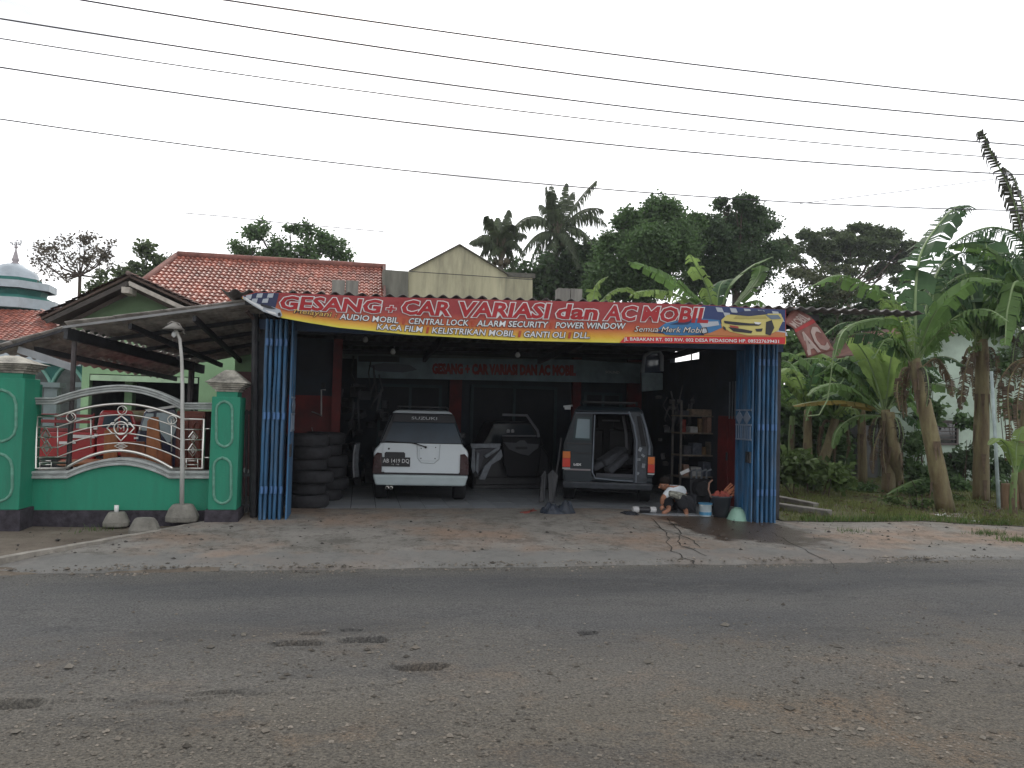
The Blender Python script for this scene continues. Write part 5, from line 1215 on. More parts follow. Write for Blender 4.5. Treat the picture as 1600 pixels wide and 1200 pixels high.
# ================================================================== TILED ROOFS
def tiled(par, corners, poly, nx, ny, m, name='tiles', lift=.03):
    """corners: a(bottom left) b(bottom right) c(top right) d(top left); one raised curved tile per cell, kept where inside poly (uv)"""
    a, b_, c, d = [Vector(p) for p in corners]
    n = (b_-a).cross(d-a).normalized(); 
    if n.z < 0: n = -n
    def inside(u, v):
        r = False
        for (x1, y1), (x2, y2) in zip(poly, poly[1:]+poly[:1]):
            if (y1 > v) != (y2 > v) and u < (x2-x1)*(v-y1)/(y2-y1)+x1: r = not r
        return r
    q = MB()
    def pt(u, v, h): return a.lerp(b_, u).lerp(d.lerp(c, u), v)+n*h
    for j in range(ny):
        for i in range(nx):
            u, v = (i+.5)/nx, (j+.5)/ny
            if not inside(u, v): continue
            jt = rng.uniform(-.006, .006); du, dv = 1/nx, 1/ny; u0_, v0_ = i*du+rng.uniform(-.02,.02)*du, j*dv+rng.uniform(-.03,.03)*dv
            prof_ = ((0,.2),(.2,.75),(.45,1),(.7,.6),(.85,.1),(1.0,.15))
            o = len(q.v)
            for fu, h in prof_:
                q.v.append(tuple(pt(u0_+fu*du, v0_-.08*dv, lift*(h+.75)+jt))); q.v.append(tuple(pt(u0_+fu*du, v0_+1.0*dv, lift*h*.9+jt))); q.v.append(tuple(pt(u0_+fu*du, v0_-.08*dv, lift*(h+.75)-.03)))
            for k in range(5):
                s = o+3*k; q.f.append((s, s+3, s+4, s+1)); q.f.append((s+2, s+5, s+3, s))
    return q.build(name, m, par, kind='stuff')
terra = mat('terracotta', (.27,.085,.055), .5, var=.3, scale=2, isl=.32, stain=(.06,.035,.03), stain_amt=.45)
terra_dk = mat('weathered_terracotta', (.12,.055,.04), .85, var=.35, scale=2, isl=.35, stain=(.04,.035,.03), stain_amt=.6)
ridge_m = mat('ridge_tile', (.16,.06,.045), .8, var=.3, scale=4)
# large orange-red roof
HY = 22.0
hs = thing('tiled_house', 'house with broad orange red tiled roof rising behind the carport', 'house', P(430, 700, HY))
d_, c_ = P(277, 405, HY+3.2), P(598, 416, HY+3.2); a_, b2_ = P(277, 405, HY+3.2), 0
A_ = P(150, 500, HY-1.2); Bq = P(589, 500, HY-1.2)
A_.z = Bq.z = (A_.z+Bq.z)/2; d_.z = (d_.z+c_.z)/2; c_.z = d_.z
A2 = Vector((P(160,500,HY-1.2).x, HY-1.2, A_.z)); D2 = Vector((A2.x, HY+3.2, d_.z)); C2 = Vector((c_.x, HY+3.2, c_.z)); B2 = Vector((c_.x, HY-1.2, A_.z))
ur = (P(277,405,HY+3.2).x-A2.x)/(C2.x-A2.x); ul = 0.0
tiled(hs, [A2, B2, C2, D2], [(0,0),(1,0),(1,1),(ur,1)], 50, 19, terra, lift=.045)
b = MB(); b.tube([Vector((A2.x+(C2.x-A2.x)*ur, HY+3.2, d_.z+.05)), C2+Vector((.1,0,.05))], .12, 8); b.build('ridge', ridge_m, hs, smooth=True)
b = MB(); b.tube([A2+Vector((0,0,.05)), Vector((A2.x+(C2.x-A2.x)*ur, HY+3.2, d_.z+.05))], .09, 8); b.build('ridge', ridge_m, hs, smooth=True)
b = MB(); b.slab([A2+Vector((0,.05,-.06)), B2+Vector((0,.05,-.06)), C2+Vector((0,.05,-.06)), Vector((A2.x+(C2.x-A2.x)*ur, HY+3.25, d_.z-.06))], (0,0,-.08)); b.slab([C2+Vector((0,0,-.02)), B2+Vector((0,0,-.02)), Vector((B2.x,HY+7.6,B2.z))], (-.12,0,0)); b.build('roof_deck', mat('roof_deck', (.08,.055,.045), .9), hs)
b = MB(); b.slab([C2+Vector((0,.1,-.03)), Vector((A2.x+(C2.x-A2.x)*ur, HY+3.3, d_.z-.03)), Vector((A2.x, HY+7.6, A2.z)), Vector((C2.x, HY+7.6, A2.z))], (0,0,-.06)); b.build('rear_slope', terra_dk, hs)
b = MB(); b.b2((A2.x+.5, HY-.6, 0), (C2.x-.15, HY+6.8, A2.z-.02)); b.build('wall', mat('house_wall_green', (.30,.42,.26), .8, var=.12, scale=2), hs)
b = MB(); b.beam(C2+Vector((.03,-.1,.0)), B2+Vector((.03,0,.0)), .06, .2); b.build('barge_board', mat('barge_dark', (.12,.06,.05), .8), hs)
# pale green house with gable
gy = 17.5
palegreen = mat('pale_green_paint', (.27,.44,.24), .75, var=.12, scale=1.5, bump=.1, stain=(.16,.24,.15), stain_amt=.4)
gh = thing('gabled_house', 'pale green house with a timber edged gable and tiled roof behind the carport', 'house', P(240, 740, gy))
apx = P(218, 446, gy); lft = P(95, 506, gy); rgt = P(330, 500, gy)
b = MB(); b.slab([P(105,620,gy), P(372,640,gy), Vector((rgt.x,gy,rgt.z)), apx+Vector((0,0,-.1)), Vector((lft.x,gy,lft.z))][::1], (0,.15,0)); 
wallgreen = mat('gable_green', (.15,.24,.13), .8, var=.12, scale=2)
g_ = MB(); g_.slab([Vector((lft.x+.2,gy,lft.z-.3)), Vector((rgt.x-.1,gy,rgt.z-.3)), Vector((rgt.x-.1,gy,rgt.z)), apx+Vector((0,0,-.12)), Vector((lft.x+.2,gy,lft.z+.05))], (0,.15,0)); g_.build('gable', wallgreen, gh)
roofL = [Vector((lft.x-.1,gy-.75,lft.z)), Vector((lft.x-.1,gy+5,lft.z)), Vector((apx.x,gy+5,apx.z+.05)), Vector((apx.x,gy-.75,apx.z+.05))]
b = MB(); b.slab(roofL, (0,0,.05)); b.slab([Vector((apx.x,gy-.75,apx.z+.05)), Vector((apx.x,gy+5,apx.z+.05)), Vector((rgt.x+.2,gy+5,rgt.z)), Vector((rgt.x+.2,gy-.75,rgt.z))], (0,0,.05)); b.build('roof_deck', mat('roof_deck', (.08,.055,.045)), gh)
tiled(gh, [Vector((rgt.x+.25,gy-.8,rgt.z+.07)), Vector((rgt.x+.25,gy+5,rgt.z+.07)), Vector((apx.x,gy+5,apx.z+.12)), Vector((apx.x,gy-.8,apx.z+.12))], [(0,0),(1,0),(1,1),(0,1)], 30, 13, terra_dk, lift=.03)
tiled(gh, [Vector((lft.x-.15,gy+5,lft.z+.07)), Vector((lft.x-.15,gy-.8,lft.z+.07)), Vector((apx.x,gy-.8,apx.z+.12)), Vector((apx.x,gy+5,apx.z+.12))], [(0,0),(1,0),(1,1),(0,1)], 30, 13, terra_dk, lift=.03)
b = MB(); b.tube([apx+Vector((0,-.85,.12)), apx+Vector((0,5,.1))], .05, 8); b.build('ridge', mat('ridge_grey', (.12,.09,.08), .85, var=.4, scale=5), gh, smooth=True)
for e_, nm in ((lft, -1), (rgt, 1)):
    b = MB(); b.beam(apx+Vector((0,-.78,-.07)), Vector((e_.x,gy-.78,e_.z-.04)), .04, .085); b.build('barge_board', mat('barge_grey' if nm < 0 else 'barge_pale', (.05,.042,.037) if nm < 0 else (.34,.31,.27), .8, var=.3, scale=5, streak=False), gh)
    b = MB(); b.beam(apx+Vector((0,-.3,-.13)), Vector((e_.x,gy-.3,e_.z-.16)), .04, .08); b.build('rafter', mat('rafter_dark', (.07,.055,.045), .8), gh)
b = MB(); b.box(apx+Vector((0,-.72,-.24)), (.15,.5,.12)); b.build('beam_end', mat('barge_pale', (.34,.31,.27)), gh)
# front wall with wide dark opening
wl = [(0,0)]
z0 = P(225, 580, gy).z; zt = lft.z-.1
xa, xb = P(125,650,gy).x, P(372,650,gy).x
b = MB(); zt2 = P(240,587,gy).z
b.b2((xa, gy, zt2), (xb, gy+.2, zt)); b.b2((xa, gy, 0), (P(137,650,gy).x, gy+.2, zt2-.002)); b.b2((P(309,650,gy).x, gy, 0), (xb, gy+.2, zt2-.002)); b.build('wall', palegreen, gh)
b = MB(); b.b2((P(139,650,gy).x, gy-.03, zt2-.14), (P(307,650,gy).x, gy-.001, zt2-.02)); b.build('lintel', mat('lintel_green', (.36,.5,.33), .7), gh)
for x0, x1 in ((193, 205),):
    b = MB(); b.b2((P(x0,650,gy+.8).x, gy+.8, 0), (P(x1,650,gy+.8).x, gy+1.1, zt2)); b.build('column', palegreen, gh)
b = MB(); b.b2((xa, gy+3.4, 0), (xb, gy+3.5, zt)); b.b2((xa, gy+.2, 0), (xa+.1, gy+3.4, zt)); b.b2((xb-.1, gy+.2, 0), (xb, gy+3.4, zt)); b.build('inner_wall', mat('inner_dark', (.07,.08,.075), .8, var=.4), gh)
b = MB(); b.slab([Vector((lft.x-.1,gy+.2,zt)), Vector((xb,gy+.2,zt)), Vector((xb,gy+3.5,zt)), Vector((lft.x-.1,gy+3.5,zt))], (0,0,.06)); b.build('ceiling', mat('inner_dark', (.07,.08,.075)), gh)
# wall section nearer the workshop, pale green above, pink tiles below
pk = thing('tiled_wall', 'wall piece with pink square tiles below pale green paint beside the right gate pillar', 'wall', P(388, 800, 15.0))
a, c = P(366, 600, 15.0), P(412, 600, 15.0); zs = P(388, 581, 15).z
b = MB(); b.b2((a.x, 15, 0), (c.x+.4, 15.2, zs)); b.build('base', mat('pink_grout', (.18,.1,.1), .8), pk)
b = MB(); b.b2((a.x, 15, zs+.002), (c.x+.4, 15.2, P(388,545,15).z)); b.build('upper_wall', palegreen, pk)
pt_ = mat('pink_tile', (.34,.10,.125), .3, var=.3, scale=4)
q = MB(); q.b2((-.095,-.012,-.095), (.095,0,.095)); po = q.build('tile', pt_, pk); pme = po.data; FR_ = FR[pk.name]
k = 0
for i in range(5):
    for j in range(10):
        o = po if (i == 0 and j == 0) else bpy.data.objects.new('tile', pme)
        if o is not po: col.objects.link(o); o.parent = pk
        o.location = (a.x+.1+.2*i-FR_[0], 15-.001-FR_[1], zs-.1-.2*j-FR_[2])
# yellowish concrete building with gable
cy_ = 23.5
cb = thing('concrete_building', 'yellowed bare concrete building with a stepped gable behind the workshop', 'building', P(700, 700, cy_))
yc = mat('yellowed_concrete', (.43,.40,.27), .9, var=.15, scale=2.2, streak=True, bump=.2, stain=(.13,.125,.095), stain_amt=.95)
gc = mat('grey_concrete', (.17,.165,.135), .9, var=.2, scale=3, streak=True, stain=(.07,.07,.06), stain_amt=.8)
pts = [P(x, y, cy_) for x, y in ((638,520),(832,520),(832,432),(793,429),(718,383),(638,424))]
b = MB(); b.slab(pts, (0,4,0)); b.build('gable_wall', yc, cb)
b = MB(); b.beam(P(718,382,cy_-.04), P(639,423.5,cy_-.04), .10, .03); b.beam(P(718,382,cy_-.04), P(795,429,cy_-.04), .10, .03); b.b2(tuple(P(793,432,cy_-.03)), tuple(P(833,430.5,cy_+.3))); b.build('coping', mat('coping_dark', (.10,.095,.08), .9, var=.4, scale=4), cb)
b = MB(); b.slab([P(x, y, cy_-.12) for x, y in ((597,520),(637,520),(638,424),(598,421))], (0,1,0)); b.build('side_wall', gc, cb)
b = MB(); b.tube([P(640,424,cy_-.2), P(700,428,cy_-.2), P(832,437,cy_-.2)], .012, 5); b.build('cable', blackpl, cb)
# ================================================================== MOSQUE
my = 38
mq = thing('mosque', 'green and white mosque with silver dome and eight sided tiered roof at the far left', 'mosque', P(20, 700, my))
cx_ = P(22, 450, my).x; sc_ = (P(98,450,my).x-P(22,450,my).x)/76
dome = mat('dome_silver', (.33,.37,.40), .4, .3, var=.2, scale=1.5); teal = mat('teal_paint', (.02,.125,.105), .7, var=.2, scale=1); mwhite = mat('mosque_white', (.38,.43,.46), .6, var=.1)
zd = P(22, 437, my).z
b = MB(); b.lathe([(37*sc_*cos(k*pi/2/9)**.9, .72*sin(k*pi/2/9)) for k in range(9)]+[(0,.72)], (cx_, my, zd), 32); b.build('dome', dome, mq, smooth=True)
b = MB(); b.lathe([(.16,0),(.18,.05),(.1,.12),(.16,.2),(.12,.3),(.05,.6),(.02,.72),(.07,.76),(.07,.82),(.015,.88),(.004,1.2)], (cx_, my, zd+.68), 12); fin = b.build('finial', mat('finial', (.3,.27,.28), .5, .4), mq, smooth=True)
zf = P(22, 380, my).z
def FQ(x, y): return Vector((cx_+(x-24)*sc_, my, zf+(380-y)*sc_))
b = MB()
for l in (((31,374),(31.5,379),(29,383),(31,383)), ((28,377),(28,382),(25,383),(25,378)), ((25,383),(22,383),(22,377)), ((22,383),(18,383),(18,380),(17,379)), ((15,378),(16,381)), ((25,375),(27,374)),):
    b.tube([FQ(*p) for p in l], .022, 5)
b.build('emblem', mat('emblem', (.1,.1,.11), .5), fin)
def octo(r, z): return [(r*cos(pi/8+k*pi/4), z) for k in range(1)]
def tier(r0_, z0_, r1_, z1_, m_, nm):
    b = MB(); b.lathe([(r0_*.97, z0_), (r0_, z0_), (r1_, z1_), (r1_*.97, z1_)], (cx_, my, 0), 8, rot=pi/8+.1); return b.build(nm, m_, mq)
zz = lambda py: P(22, py, my).z
R1, R2 = 64*sc_, 76*sc_
tier(41*sc_, zz(443), 41*sc_, zz(436.5), teal, 'upper_roof')
tier(R1, zz(455), R1, zz(444), mwhite, 'fascia'); tier(R1*.72, zz(472), R1*.8, zz(455), teal, 'drum')
b = MB(); b.lathe([(0, zz(455)), (R1*.98, zz(455)), (R1*.98, zz(447)), (0, zz(444))], (cx_, my, 0), 8, rot=pi/8+.1); b.build('soffit', teal, mq)
b = MB(); b.lathe([(0, zz(474)), (R2*.96, zz(473)), (R2*.75, zz(465)), (0, zz(463))], (cx_, my, 0), 8, rot=pi/8+.1); b.build('lower_roof', teal, mq)
tier(R2, zz(486), R2, zz(471), mwhite, 'fascia'); tier(R2*.72, zz(512), R2*.72, zz(486), mat('teal_shade', (.05,.13,.12), .8), 'drum')
b = MB(); b.lathe([(0, zz(487)), (R2*.98, zz(487)), (R2*.98, zz(480))], (cx_, my, 0), 8, rot=pi/8+.1); b.build('soffit', mat('teal_shade', (.05,.13,.12)), mq)
# pyramidal tiled roof of the prayer hall
hz = zz(490); er = P(100, 545, my-5); ez = P(22, 556, my-5).z
tiled(mq, [Vector((cx_-9,my-6,ez)), Vector((cx_+5.2,my-6,ez)), Vector((cx_+5.2,my-1.6,hz)), Vector((cx_-9,my-1.6,hz))], [(0,0),(1,0),(.81,1),(.5,1)], 62, 26, terra, lift=.035)
tiled(mq, [Vector((cx_+5.2,my-6,ez)), Vector((cx_+5.2,my+6,ez)), Vector((cx_+2,my+6,hz)), Vector((cx_+2,my-6,hz))], [(0,0),(1,0),(.75,1),(.30,1)], 50, 22, terra, lift=.035)
b = MB(); b.tube([Vector((cx_+5.2,my-6,ez+.1)), Vector((cx_+2.4,my-1.6,hz+.1))], .14, 6); b.build('ridge', ridge_m, mq)
b = MB(); b.slab([Vector((cx_-9,my-5.9,ez-.05)), Vector((cx_+5.1,my-5.9,ez-.05)), Vector((cx_+2.5,my-1.5,hz-.05)), Vector((cx_-3,my-1.5,hz-.05))], (0,0,-.1)); b.build('roof_deck', mat('roof_deck', (.08,.055,.045)), mq)
b = MB(); b.b2((cx_-9, my-5, 0), (cx_+4.6, my+6, ez-.05)); b.build('wall', teal, mq)
# porch front with arches
py_ = 24.0
ph = thing('mosque_porch', 'teal arcade with pale columns seen between the left pillar and the carport post', 'porch', P(85, 700, py_))
b = MB(); b.slab([P(x, y, py_) for x, y in ((-60,572),(125,572),(125,556),(-60,530))], (0,.3,0)); b.build('wall', teal, ph)
b = MB(); b.slab([P(x, y, py_-.2) for x, y in ((-60,536),(0,545),(125,567),(125,572),(50,566),(-60,560))], (0,.1,0)); b.build('fascia', mwhite, ph)
cream = mat('arch_grey', (.16,.2,.2), .7)
for c0_, c1_ in ((30,80),(80,132)):
    b = MB(); l = [P(c0_+(c1_-c0_)*k/12, 602-30*sin(pi*k/12)**.8, py_-.05) for k in range(13)]; b.tube(l, .045, 6); b.build('arch', mat('arch_green', (.14,.3,.25), .7), ph)
    top_ = [P(c0_+(c1_-c0_)*k/12, 571, py_) for k in range(13)]; bot_ = [P(c0_+(c1_-c0_)*k/12, 602-30*sin(pi*k/12)**.8, py_) for k in range(13)]
    b = MB(); b.strip(top_, bot_, (0,.3,0)); b.build('spandrel', teal, ph)
for px in (30, 80, 132):
    a = P(px, 602, py_); b = MB(); b.b2((a.x-.17, py_-.02, 0), (a.x+.17, py_+.3, a.z-.06)); b.b2((a.x-.26, py_-.1, a.z-.06), (a.x+.26, py_+.38, a.z+.08)); b.build('column', cream, ph)
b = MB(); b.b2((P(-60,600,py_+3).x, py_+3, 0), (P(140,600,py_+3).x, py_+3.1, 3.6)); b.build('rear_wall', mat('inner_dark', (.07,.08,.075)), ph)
# ================================================================== RIGHT HAND SIDE
rh = thing('pale_house', 'pale mint plastered house behind the banana plants on the right', 'house', P(1520, 720, 19))
HYR = 19.0
mint = mat('mint_plaster', (.46,.56,.47), .85, var=.1, scale=1.2, bump=.15, stain=(.16,.2,.17), stain_amt=.55)
corner = P(1436, 720, HYR); zt = P(1436, 545, HYR).z
b = MB(); b.slab([Vector((corner.x,HYR,0)), Vector((corner.x+6.4,HYR,0)), Vector((corner.x+6.4,HYR,P(1640,600,HYR).z)), P(1528,505,HYR), Vector((corner.x,HYR,zt))], (0,.2,0)); b.b2((corner.x, HYR+.2, 0), (corner.x+.2, HYR+7, zt)); b.build('wall', mint, rh)
rx = P(1528, 500, HYR); rr_ = P(1680, 607, HYR)
b = MB(); b.slab([rx+Vector((0,-.5,.05)), rr_+Vector((0,-.5,.05)), rr_+Vector((0,7,.05)), rx+Vector((0,7,.05))], (0,0,.08)); b.slab([rx+Vector((0,-.5,.05)), rx+Vector((0,7,.05)), Vector((corner.x-.4,HYR+7,zt-.1)), Vector((corner.x-.4,HYR-.5,zt-.1))], (0,0,.08)); b.build('roof', terra_dk, rh)
b = MB(); b.beam(rx+Vector((0,-.55,.02)), rr_+Vector((0,-.55,.02)), .04, .2); b.build('fascia', mat('fascia_grey', (.33,.36,.36), .7), rh)
a, c = P(1462, 692, HYR-.03), P(1494, 662, HYR-.03)
b = MB(); b.b2((a.x, HYR-.02, a.z), (c.x, HYR-.005, c.z)); wn_ = b.build('window', glass('dark_pane', (.012,.014,.018)), rh)
b = MB(); b.b2((a.x-.06, HYR-.08, c.z), (c.x+.06, HYR-.002, c.z+.09)); b.b2((c.x, HYR-.06, a.z), (c.x+.06, HYR-.002, c.z)); b.b2((a.x-.06, HYR-.06, a.z), (a.x, HYR-.002, c.z)); b.b2((a.x-.06,HYR-.08,a.z-.06),(c.x+.06,HYR-.002,a.z)); 
for k in range(1, 5): z_ = a.z+(c.z-a.z)*k/5; b.b2((a.x, HYR-.045, z_-.012), (c.x, HYR-.022, z_+.012))
b.build('window_frame', mat('frame_brown', (.12,.1,.095), .7), wn_)
# garden wall / outbuilding behind the bananas
b = MB(); a, c = P(1340, 680, 20), P(1372, 680, 20); b.b2((a.x, 20, 0), (c.x, 21, P(1356,665,20).z)); tag(b.build('shed', mat('shed_grey', (.12,.12,.12), .9, var=.3)), 'grey shed corner half hidden behind the middle banana clump', 'shed')
# kerb blocks
kb = mat('kerb_concrete', (.16,.15,.135), .9, var=.3, scale=6, bump=.4, stain=(.05,.045,.04), stain_amt=.7)
b = MB(); a, c = G(1219, 800, .06), G(1302, 812, .03); b.beam(a+Vector((0,.12,.05)), c+Vector((0,.1,.05)), .22, .2); tag(b.build('kerb_block', kb, bevel=.015), 'front concrete kerb beam lying right of the blue doors', 'kerb')
b = MB(); a, c = G(1218, 787, .08), G(1280, 799, .05); b.beam(a+Vector((0,.1,.06)), c+Vector((0,.1,.05)), .16, .18); tag(b.build('kerb_block', kb, bevel=.015), 'rear concrete kerb beam along the grass right of the blue doors', 'kerb')
b = MB(); b.tube([G(1302,805,.05), G(1380,806.5,.05), G(1430,808,.05)], .02, 6); tag(b.build('grass_edging_pipe', mat('pipe_mud', (.18,.15,.12), .8)), 'thin muddy pipe lying along the front edge of the grass', 'pipe')
# thin pale pole and a sawn stump
q = G(1561, 800, .04)
b = MB(); b.tube([q, P(1556,700,q.y), P(1549,580,q.y)], [.035,.032,.028], 8); tag(b.build('thin_pole', mat('pole_pale', (.35,.42,.42), .6, var=.2, scale=6), smooth=True), 'thin pale bluish pole standing in the grass at the right', 'pole')
q = G(1578, 800, .04)
b = MB(); b.lathe([(.17,0),(.16,.1),(.165,.3),(.155,.52),(.15,.55),(0,.545)], q, 14); st = tag(b.build('tree_stump', mat('stump', (.17,.11,.065), .9, var=.4, scale=6, streak=True, bump=.5)), 'pale sawn trunk section standing at the right edge of the grass', 'stump')
b = MB(); b.tube([q+Vector((.1*cos(a_-2.2), -.17+.02*abs(a_), .2-.02*cos(a_*2))) for a_ in (0,.6,1.2)], .012, 4); b.build('red_mark', mat('red_mark', (.2,.04,.03), .8), st)
q = G(1475, 808, .04); b = MB(); b.grid(lambda u, v: (q.x+.22*(u-.5), q.y+.18*(v-.5), q.z+.03+.04*sin(u*8)*cos(v*6)), 6, 5); tag(b.build('plastic_bag', white, solid=.004), 'crumpled white plastic bag by the foot of the leaning banana trunk', 'bag')
q = G(1523, 818, .04); b = MB(); b.grid(lambda u, v: (q.x+.15*(u-.5), q.y+.14*(v-.5), q.z+.03+.03*sin(u*9+1)*cos(v*7)), 6, 5); tag(b.build('plastic_bag', white, solid=.004), 'smaller white plastic scrap further right along the edge of the grass', 'bag')
# ================================================================== VEGETATION
def leafmat(n, c, tr=.3, c2=None, isl=.3): return mat(n, c, .55, var=.3, scale=1.2, c2=c2, leaf=tr, isl=isl, spec=.3)
L_dark = leafmat('leaf_dark', (.06,.10,.042), .4); L_mid = leafmat('leaf_mid', (.078,.135,.048), .42); L_olive = leafmat('leaf_olive', (.085,.115,.05), .42); L_yel = leafmat('leaf_light', (.085,.13,.04), .35)
bark = mat('bark', (.07,.05,.038), .9, var=.35, scale=4, bump=.5, streak=True)
def crown(b, clumps, size, spread=1):
    """clumps: (centre, (rx,ry,rz), n)"""
    for c, r, n in clumps:
        sub = max(3, n//80)
        for _ in range(sub):
            d = Vector((rng.gauss(0,1), rng.gauss(0,1), rng.gauss(0,1))).normalized()*(rng.random()**.35)
            cc = Vector((c[0]+d.x*r[0], c[1]+d.y*r[1], c[2]+d.z*r[2])); rs = (min(r)*rng.uniform(.2,.36)+size*.8)*spread
            for _ in range(n//sub):
                e = Vector((rng.gauss(0,1), rng.gauss(0,1), rng.gauss(0,.8)))*rs*.55
                p = cc+e; a = Vector((rng.gauss(0,1), rng.gauss(0,1), rng.gauss(-.25,.6))).normalized()
                s = a.cross(Vector((rng.gauss(0,1), rng.gauss(0,1), rng.gauss(0,1)))).normalized()
                l_ = size*rng.uniform(.6,1.3); w_ = l_*.32
                q0, q1, q2, q3 = p, p+a*l_*.5+s*w_, p+a*l_, p+a*l_*.5-s*w_
                o = len(b.v); b.v += [q0[:], q1[:], q2[:], q3[:]]; b.f.append((o, o+1, o+2, o+3))
def tree(name, label, base, fork, clumps, size, m, tr=.25, group=None, limbs=True, cat='tree', spread=1):
    t = thing(name, label, cat, base, group=group)
    base, fork = Vector(base), Vector(fork); mid = base.lerp(fork, .5)+Vector((tr*.4, 0, 0))
    b = MB(); b.tube([base, mid, fork], [tr*1.15, tr*.85, tr*.6], 9); b.build('trunk', bark, t, smooth=True)
    if limbs:
        for c, r, n in clumps:
            c = Vector(c); b = MB(); k = fork.lerp(c, .5)+Vector((0,0,-.15*(c-fork).length)); b.tube([fork, k, c], [tr*.42, tr*.26, tr*.08], 6)
            for _ in range(3):
                e = c+Vector((rng.uniform(-1,1)*r[0]*.8, rng.uniform(-1,1)*r[1]*.8, rng.uniform(-.3,1)*r[2]*.8)); b.tube([k.lerp(c, rng.uniform(.3,.9)), e], [tr*.12, tr*.04], 4)
            b.build('branch', bark, t)
    b = MB(); crown(b, clumps, size, spread); b.build('crown', m, t)
    return t
def px_clumps(l, Y, mul=1):
    out_ = []
    for px, py, rx, ry, n in l:
        s = Y/1200*1.04; out_.append((tuple(P(px, py, Y+rng.uniform(-.8,.8))), (rx*s, min(rx, ry*1.3)*s*1.0, ry*s), int(n*mul)))
    return out_
# far left tree with open crown
tree('sparse_tree', 'thin open crowned tree standing between the mosque and the gable', tuple(P(122,520,32).xy)+(0,), tuple(P(125,430,32)),
     px_clumps([(60,405,22,7,110),(92,385,24,8,150),(125,378,22,9,150),(160,400,22,8,160),(118,405,30,8,220),(78,398,18,5,80),(178,420,14,6,70),(90,432,22,5,60),(150,388,14,7,80),(75,418,16,5,50),(135,372,12,8,50),(175,385,10,6,40),(70,385,16,6,60),(140,415,24,6,80)], 32, 1.5), .12, leafmat('leaf_brownish', (.10,.085,.06), .4), .10, spread=1.7)
tree('leafy_tree', 'leafy tree directly left of the tiled roof with a tall upright shoot', tuple(P(205,520,28).xy)+(0,), tuple(P(205,470,28)),
     px_clumps([(175,445,24,16,900),(205,440,22,14,800),(228,400,10,20,500),(250,412,18,10,600),(232,425,22,14,700),(160,460,18,14,500),(190,470,24,12,500)], 28), .16, L_olive, .16)
tree('bushy_tree', 'loose green tree topping the ridge of the orange tiled roof', tuple(P(450,520,34).xy)+(0,), tuple(P(450,430,34)),
     px_clumps([(375,388,20,14,900),(408,368,20,22,1200),(440,385,18,18,1000),(455,355,16,9,420),(485,365,20,14,900),(510,385,24,18,1500),(530,398,16,12,900),(470,395,26,12,1200),(395,400,26,10,900),(425,402,30,10,900)], 34, .75), .16, L_mid, .16)
# mango trees
tree('mango_tree', 'broad dense mango tree just right of the taller coconut palm', tuple(P(1010,520,28).xy)+(0,), tuple(P(1010,450,28)),
     px_clumps([(1032,335,30,26,4200),(985,345,18,20,1600),(965,385,34,22,3600),(1010,390,42,36,7500),(960,430,36,32,5200),(1050,385,38,38,6500),(1000,440,52,34,6500),(940,455,26,26,2600),(1085,345,20,12,800),(968,345,9,8,250)], 28, 1.6), .14, L_mid, .28)
tree('mango_tree', 'darker mango tree behind and right of the broad one with a tufted top', tuple(P(1150,520,31).xy)+(0,), tuple(P(1150,450,31)),
     px_clumps([(1100,370,38,30,5200),(1155,365,40,36,6500),(1130,320,14,8,500),(1160,318,20,12,1200),(1195,352,24,18,1500),(1150,420,60,40,8500),(1100,430,40,36,4500),(1205,400,24,24,1500),(1185,335,22,12,800)], 31, 1.5), .15, L_dark, .28)
tree('small_tree', 'dark shade tree filling the gap behind the coconut palms', tuple(P(850,520,33).xy)+(0,), tuple(P(850,460,33)),
     px_clumps([(790,440,30,18,900),(840,430,40,34,2600),(900,420,44,36,4500),(920,390,26,20,1600),(870,455,50,22,2600),(800,465,30,16,900)], 33), .22, L_dark, .2)
# rain tree with flat layers
tree('rain_tree', 'wide umbrella shaped rain tree with layered crown behind the banana plants', tuple(P(1330,560,42).xy)+(0,), tuple(P(1325,450,42)),
     px_clumps([(1225,378,22,5,500),(1265,368,26,6,800),(1310,366,26,6,800),(1350,358,34,6,1300),(1390,366,26,7,1100),(1415,382,16,8,600),(1370,380,36,5,1200),(1320,388,36,6,1000),(1260,390,30,6,600),(1385,400,34,5,1000),(1340,408,26,4,500),(1395,420,24,5,600),(1300,405,24,5,400),(1355,430,24,4,300),(1240,405,24,5,300),(1400,440,22,5,400),(1280,380,30,8,900),(1330,376,34,8,1200),(1375,372,34,9,1200),(1230,392,26,8,700),(1290,395,34,8,900),(1350,395,34,8,1000),(1410,398,20,9,700),(1310,420,40,7,900),(1380,418,34,7,900),(1250,425,34,8,800)], 42, 1.7), .2, L_olive, .2)
# leafless brushy tree behind the roof on the right
t = thing('bare_tree', 'brown leafless twiggy tree behind the right end of the workshop roof', 'tree', tuple(P(1250,560,24).xy)+(0,))
b = MB()
def twig(p, d, L_, r, dep):
    e = p+d*L_; b.tube([p, e], [r, r*.6], 4 if dep < 3 else 3, cap=False)
    if dep >= 6: return
    for _ in range(3 if dep < 3 else 2):
        dd = (d+Vector((rng.gauss(0,.5), rng.gauss(0,.35), rng.gauss(.08,.4)))).normalized(); twig(p.lerp(e, rng.uniform(.5, 1)), dd, L_*rng.uniform(.62,.85), r*.6, dep+1)
bb = P(1255, 600, 24); bb.z = 0; twig(bb, Vector((-.05,0,1)), 2.9, .09, 0); b.build('branches', mat('bare_bark', (.09,.07,.058), .9, var=.3), t)
b = MB(); crown(b, px_clumps([(1255,455,30,24,380),(1235,420,20,14,120),(1285,440,26,20,260),(1300,470,24,16,300),(1270,425,40,24,700),(1330,440,30,24,600),(1240,470,24,24,600)], 24), .11); b.build('dry_leaves', leafmat('dry_leaf', (.075,.088,.045), .35), t)
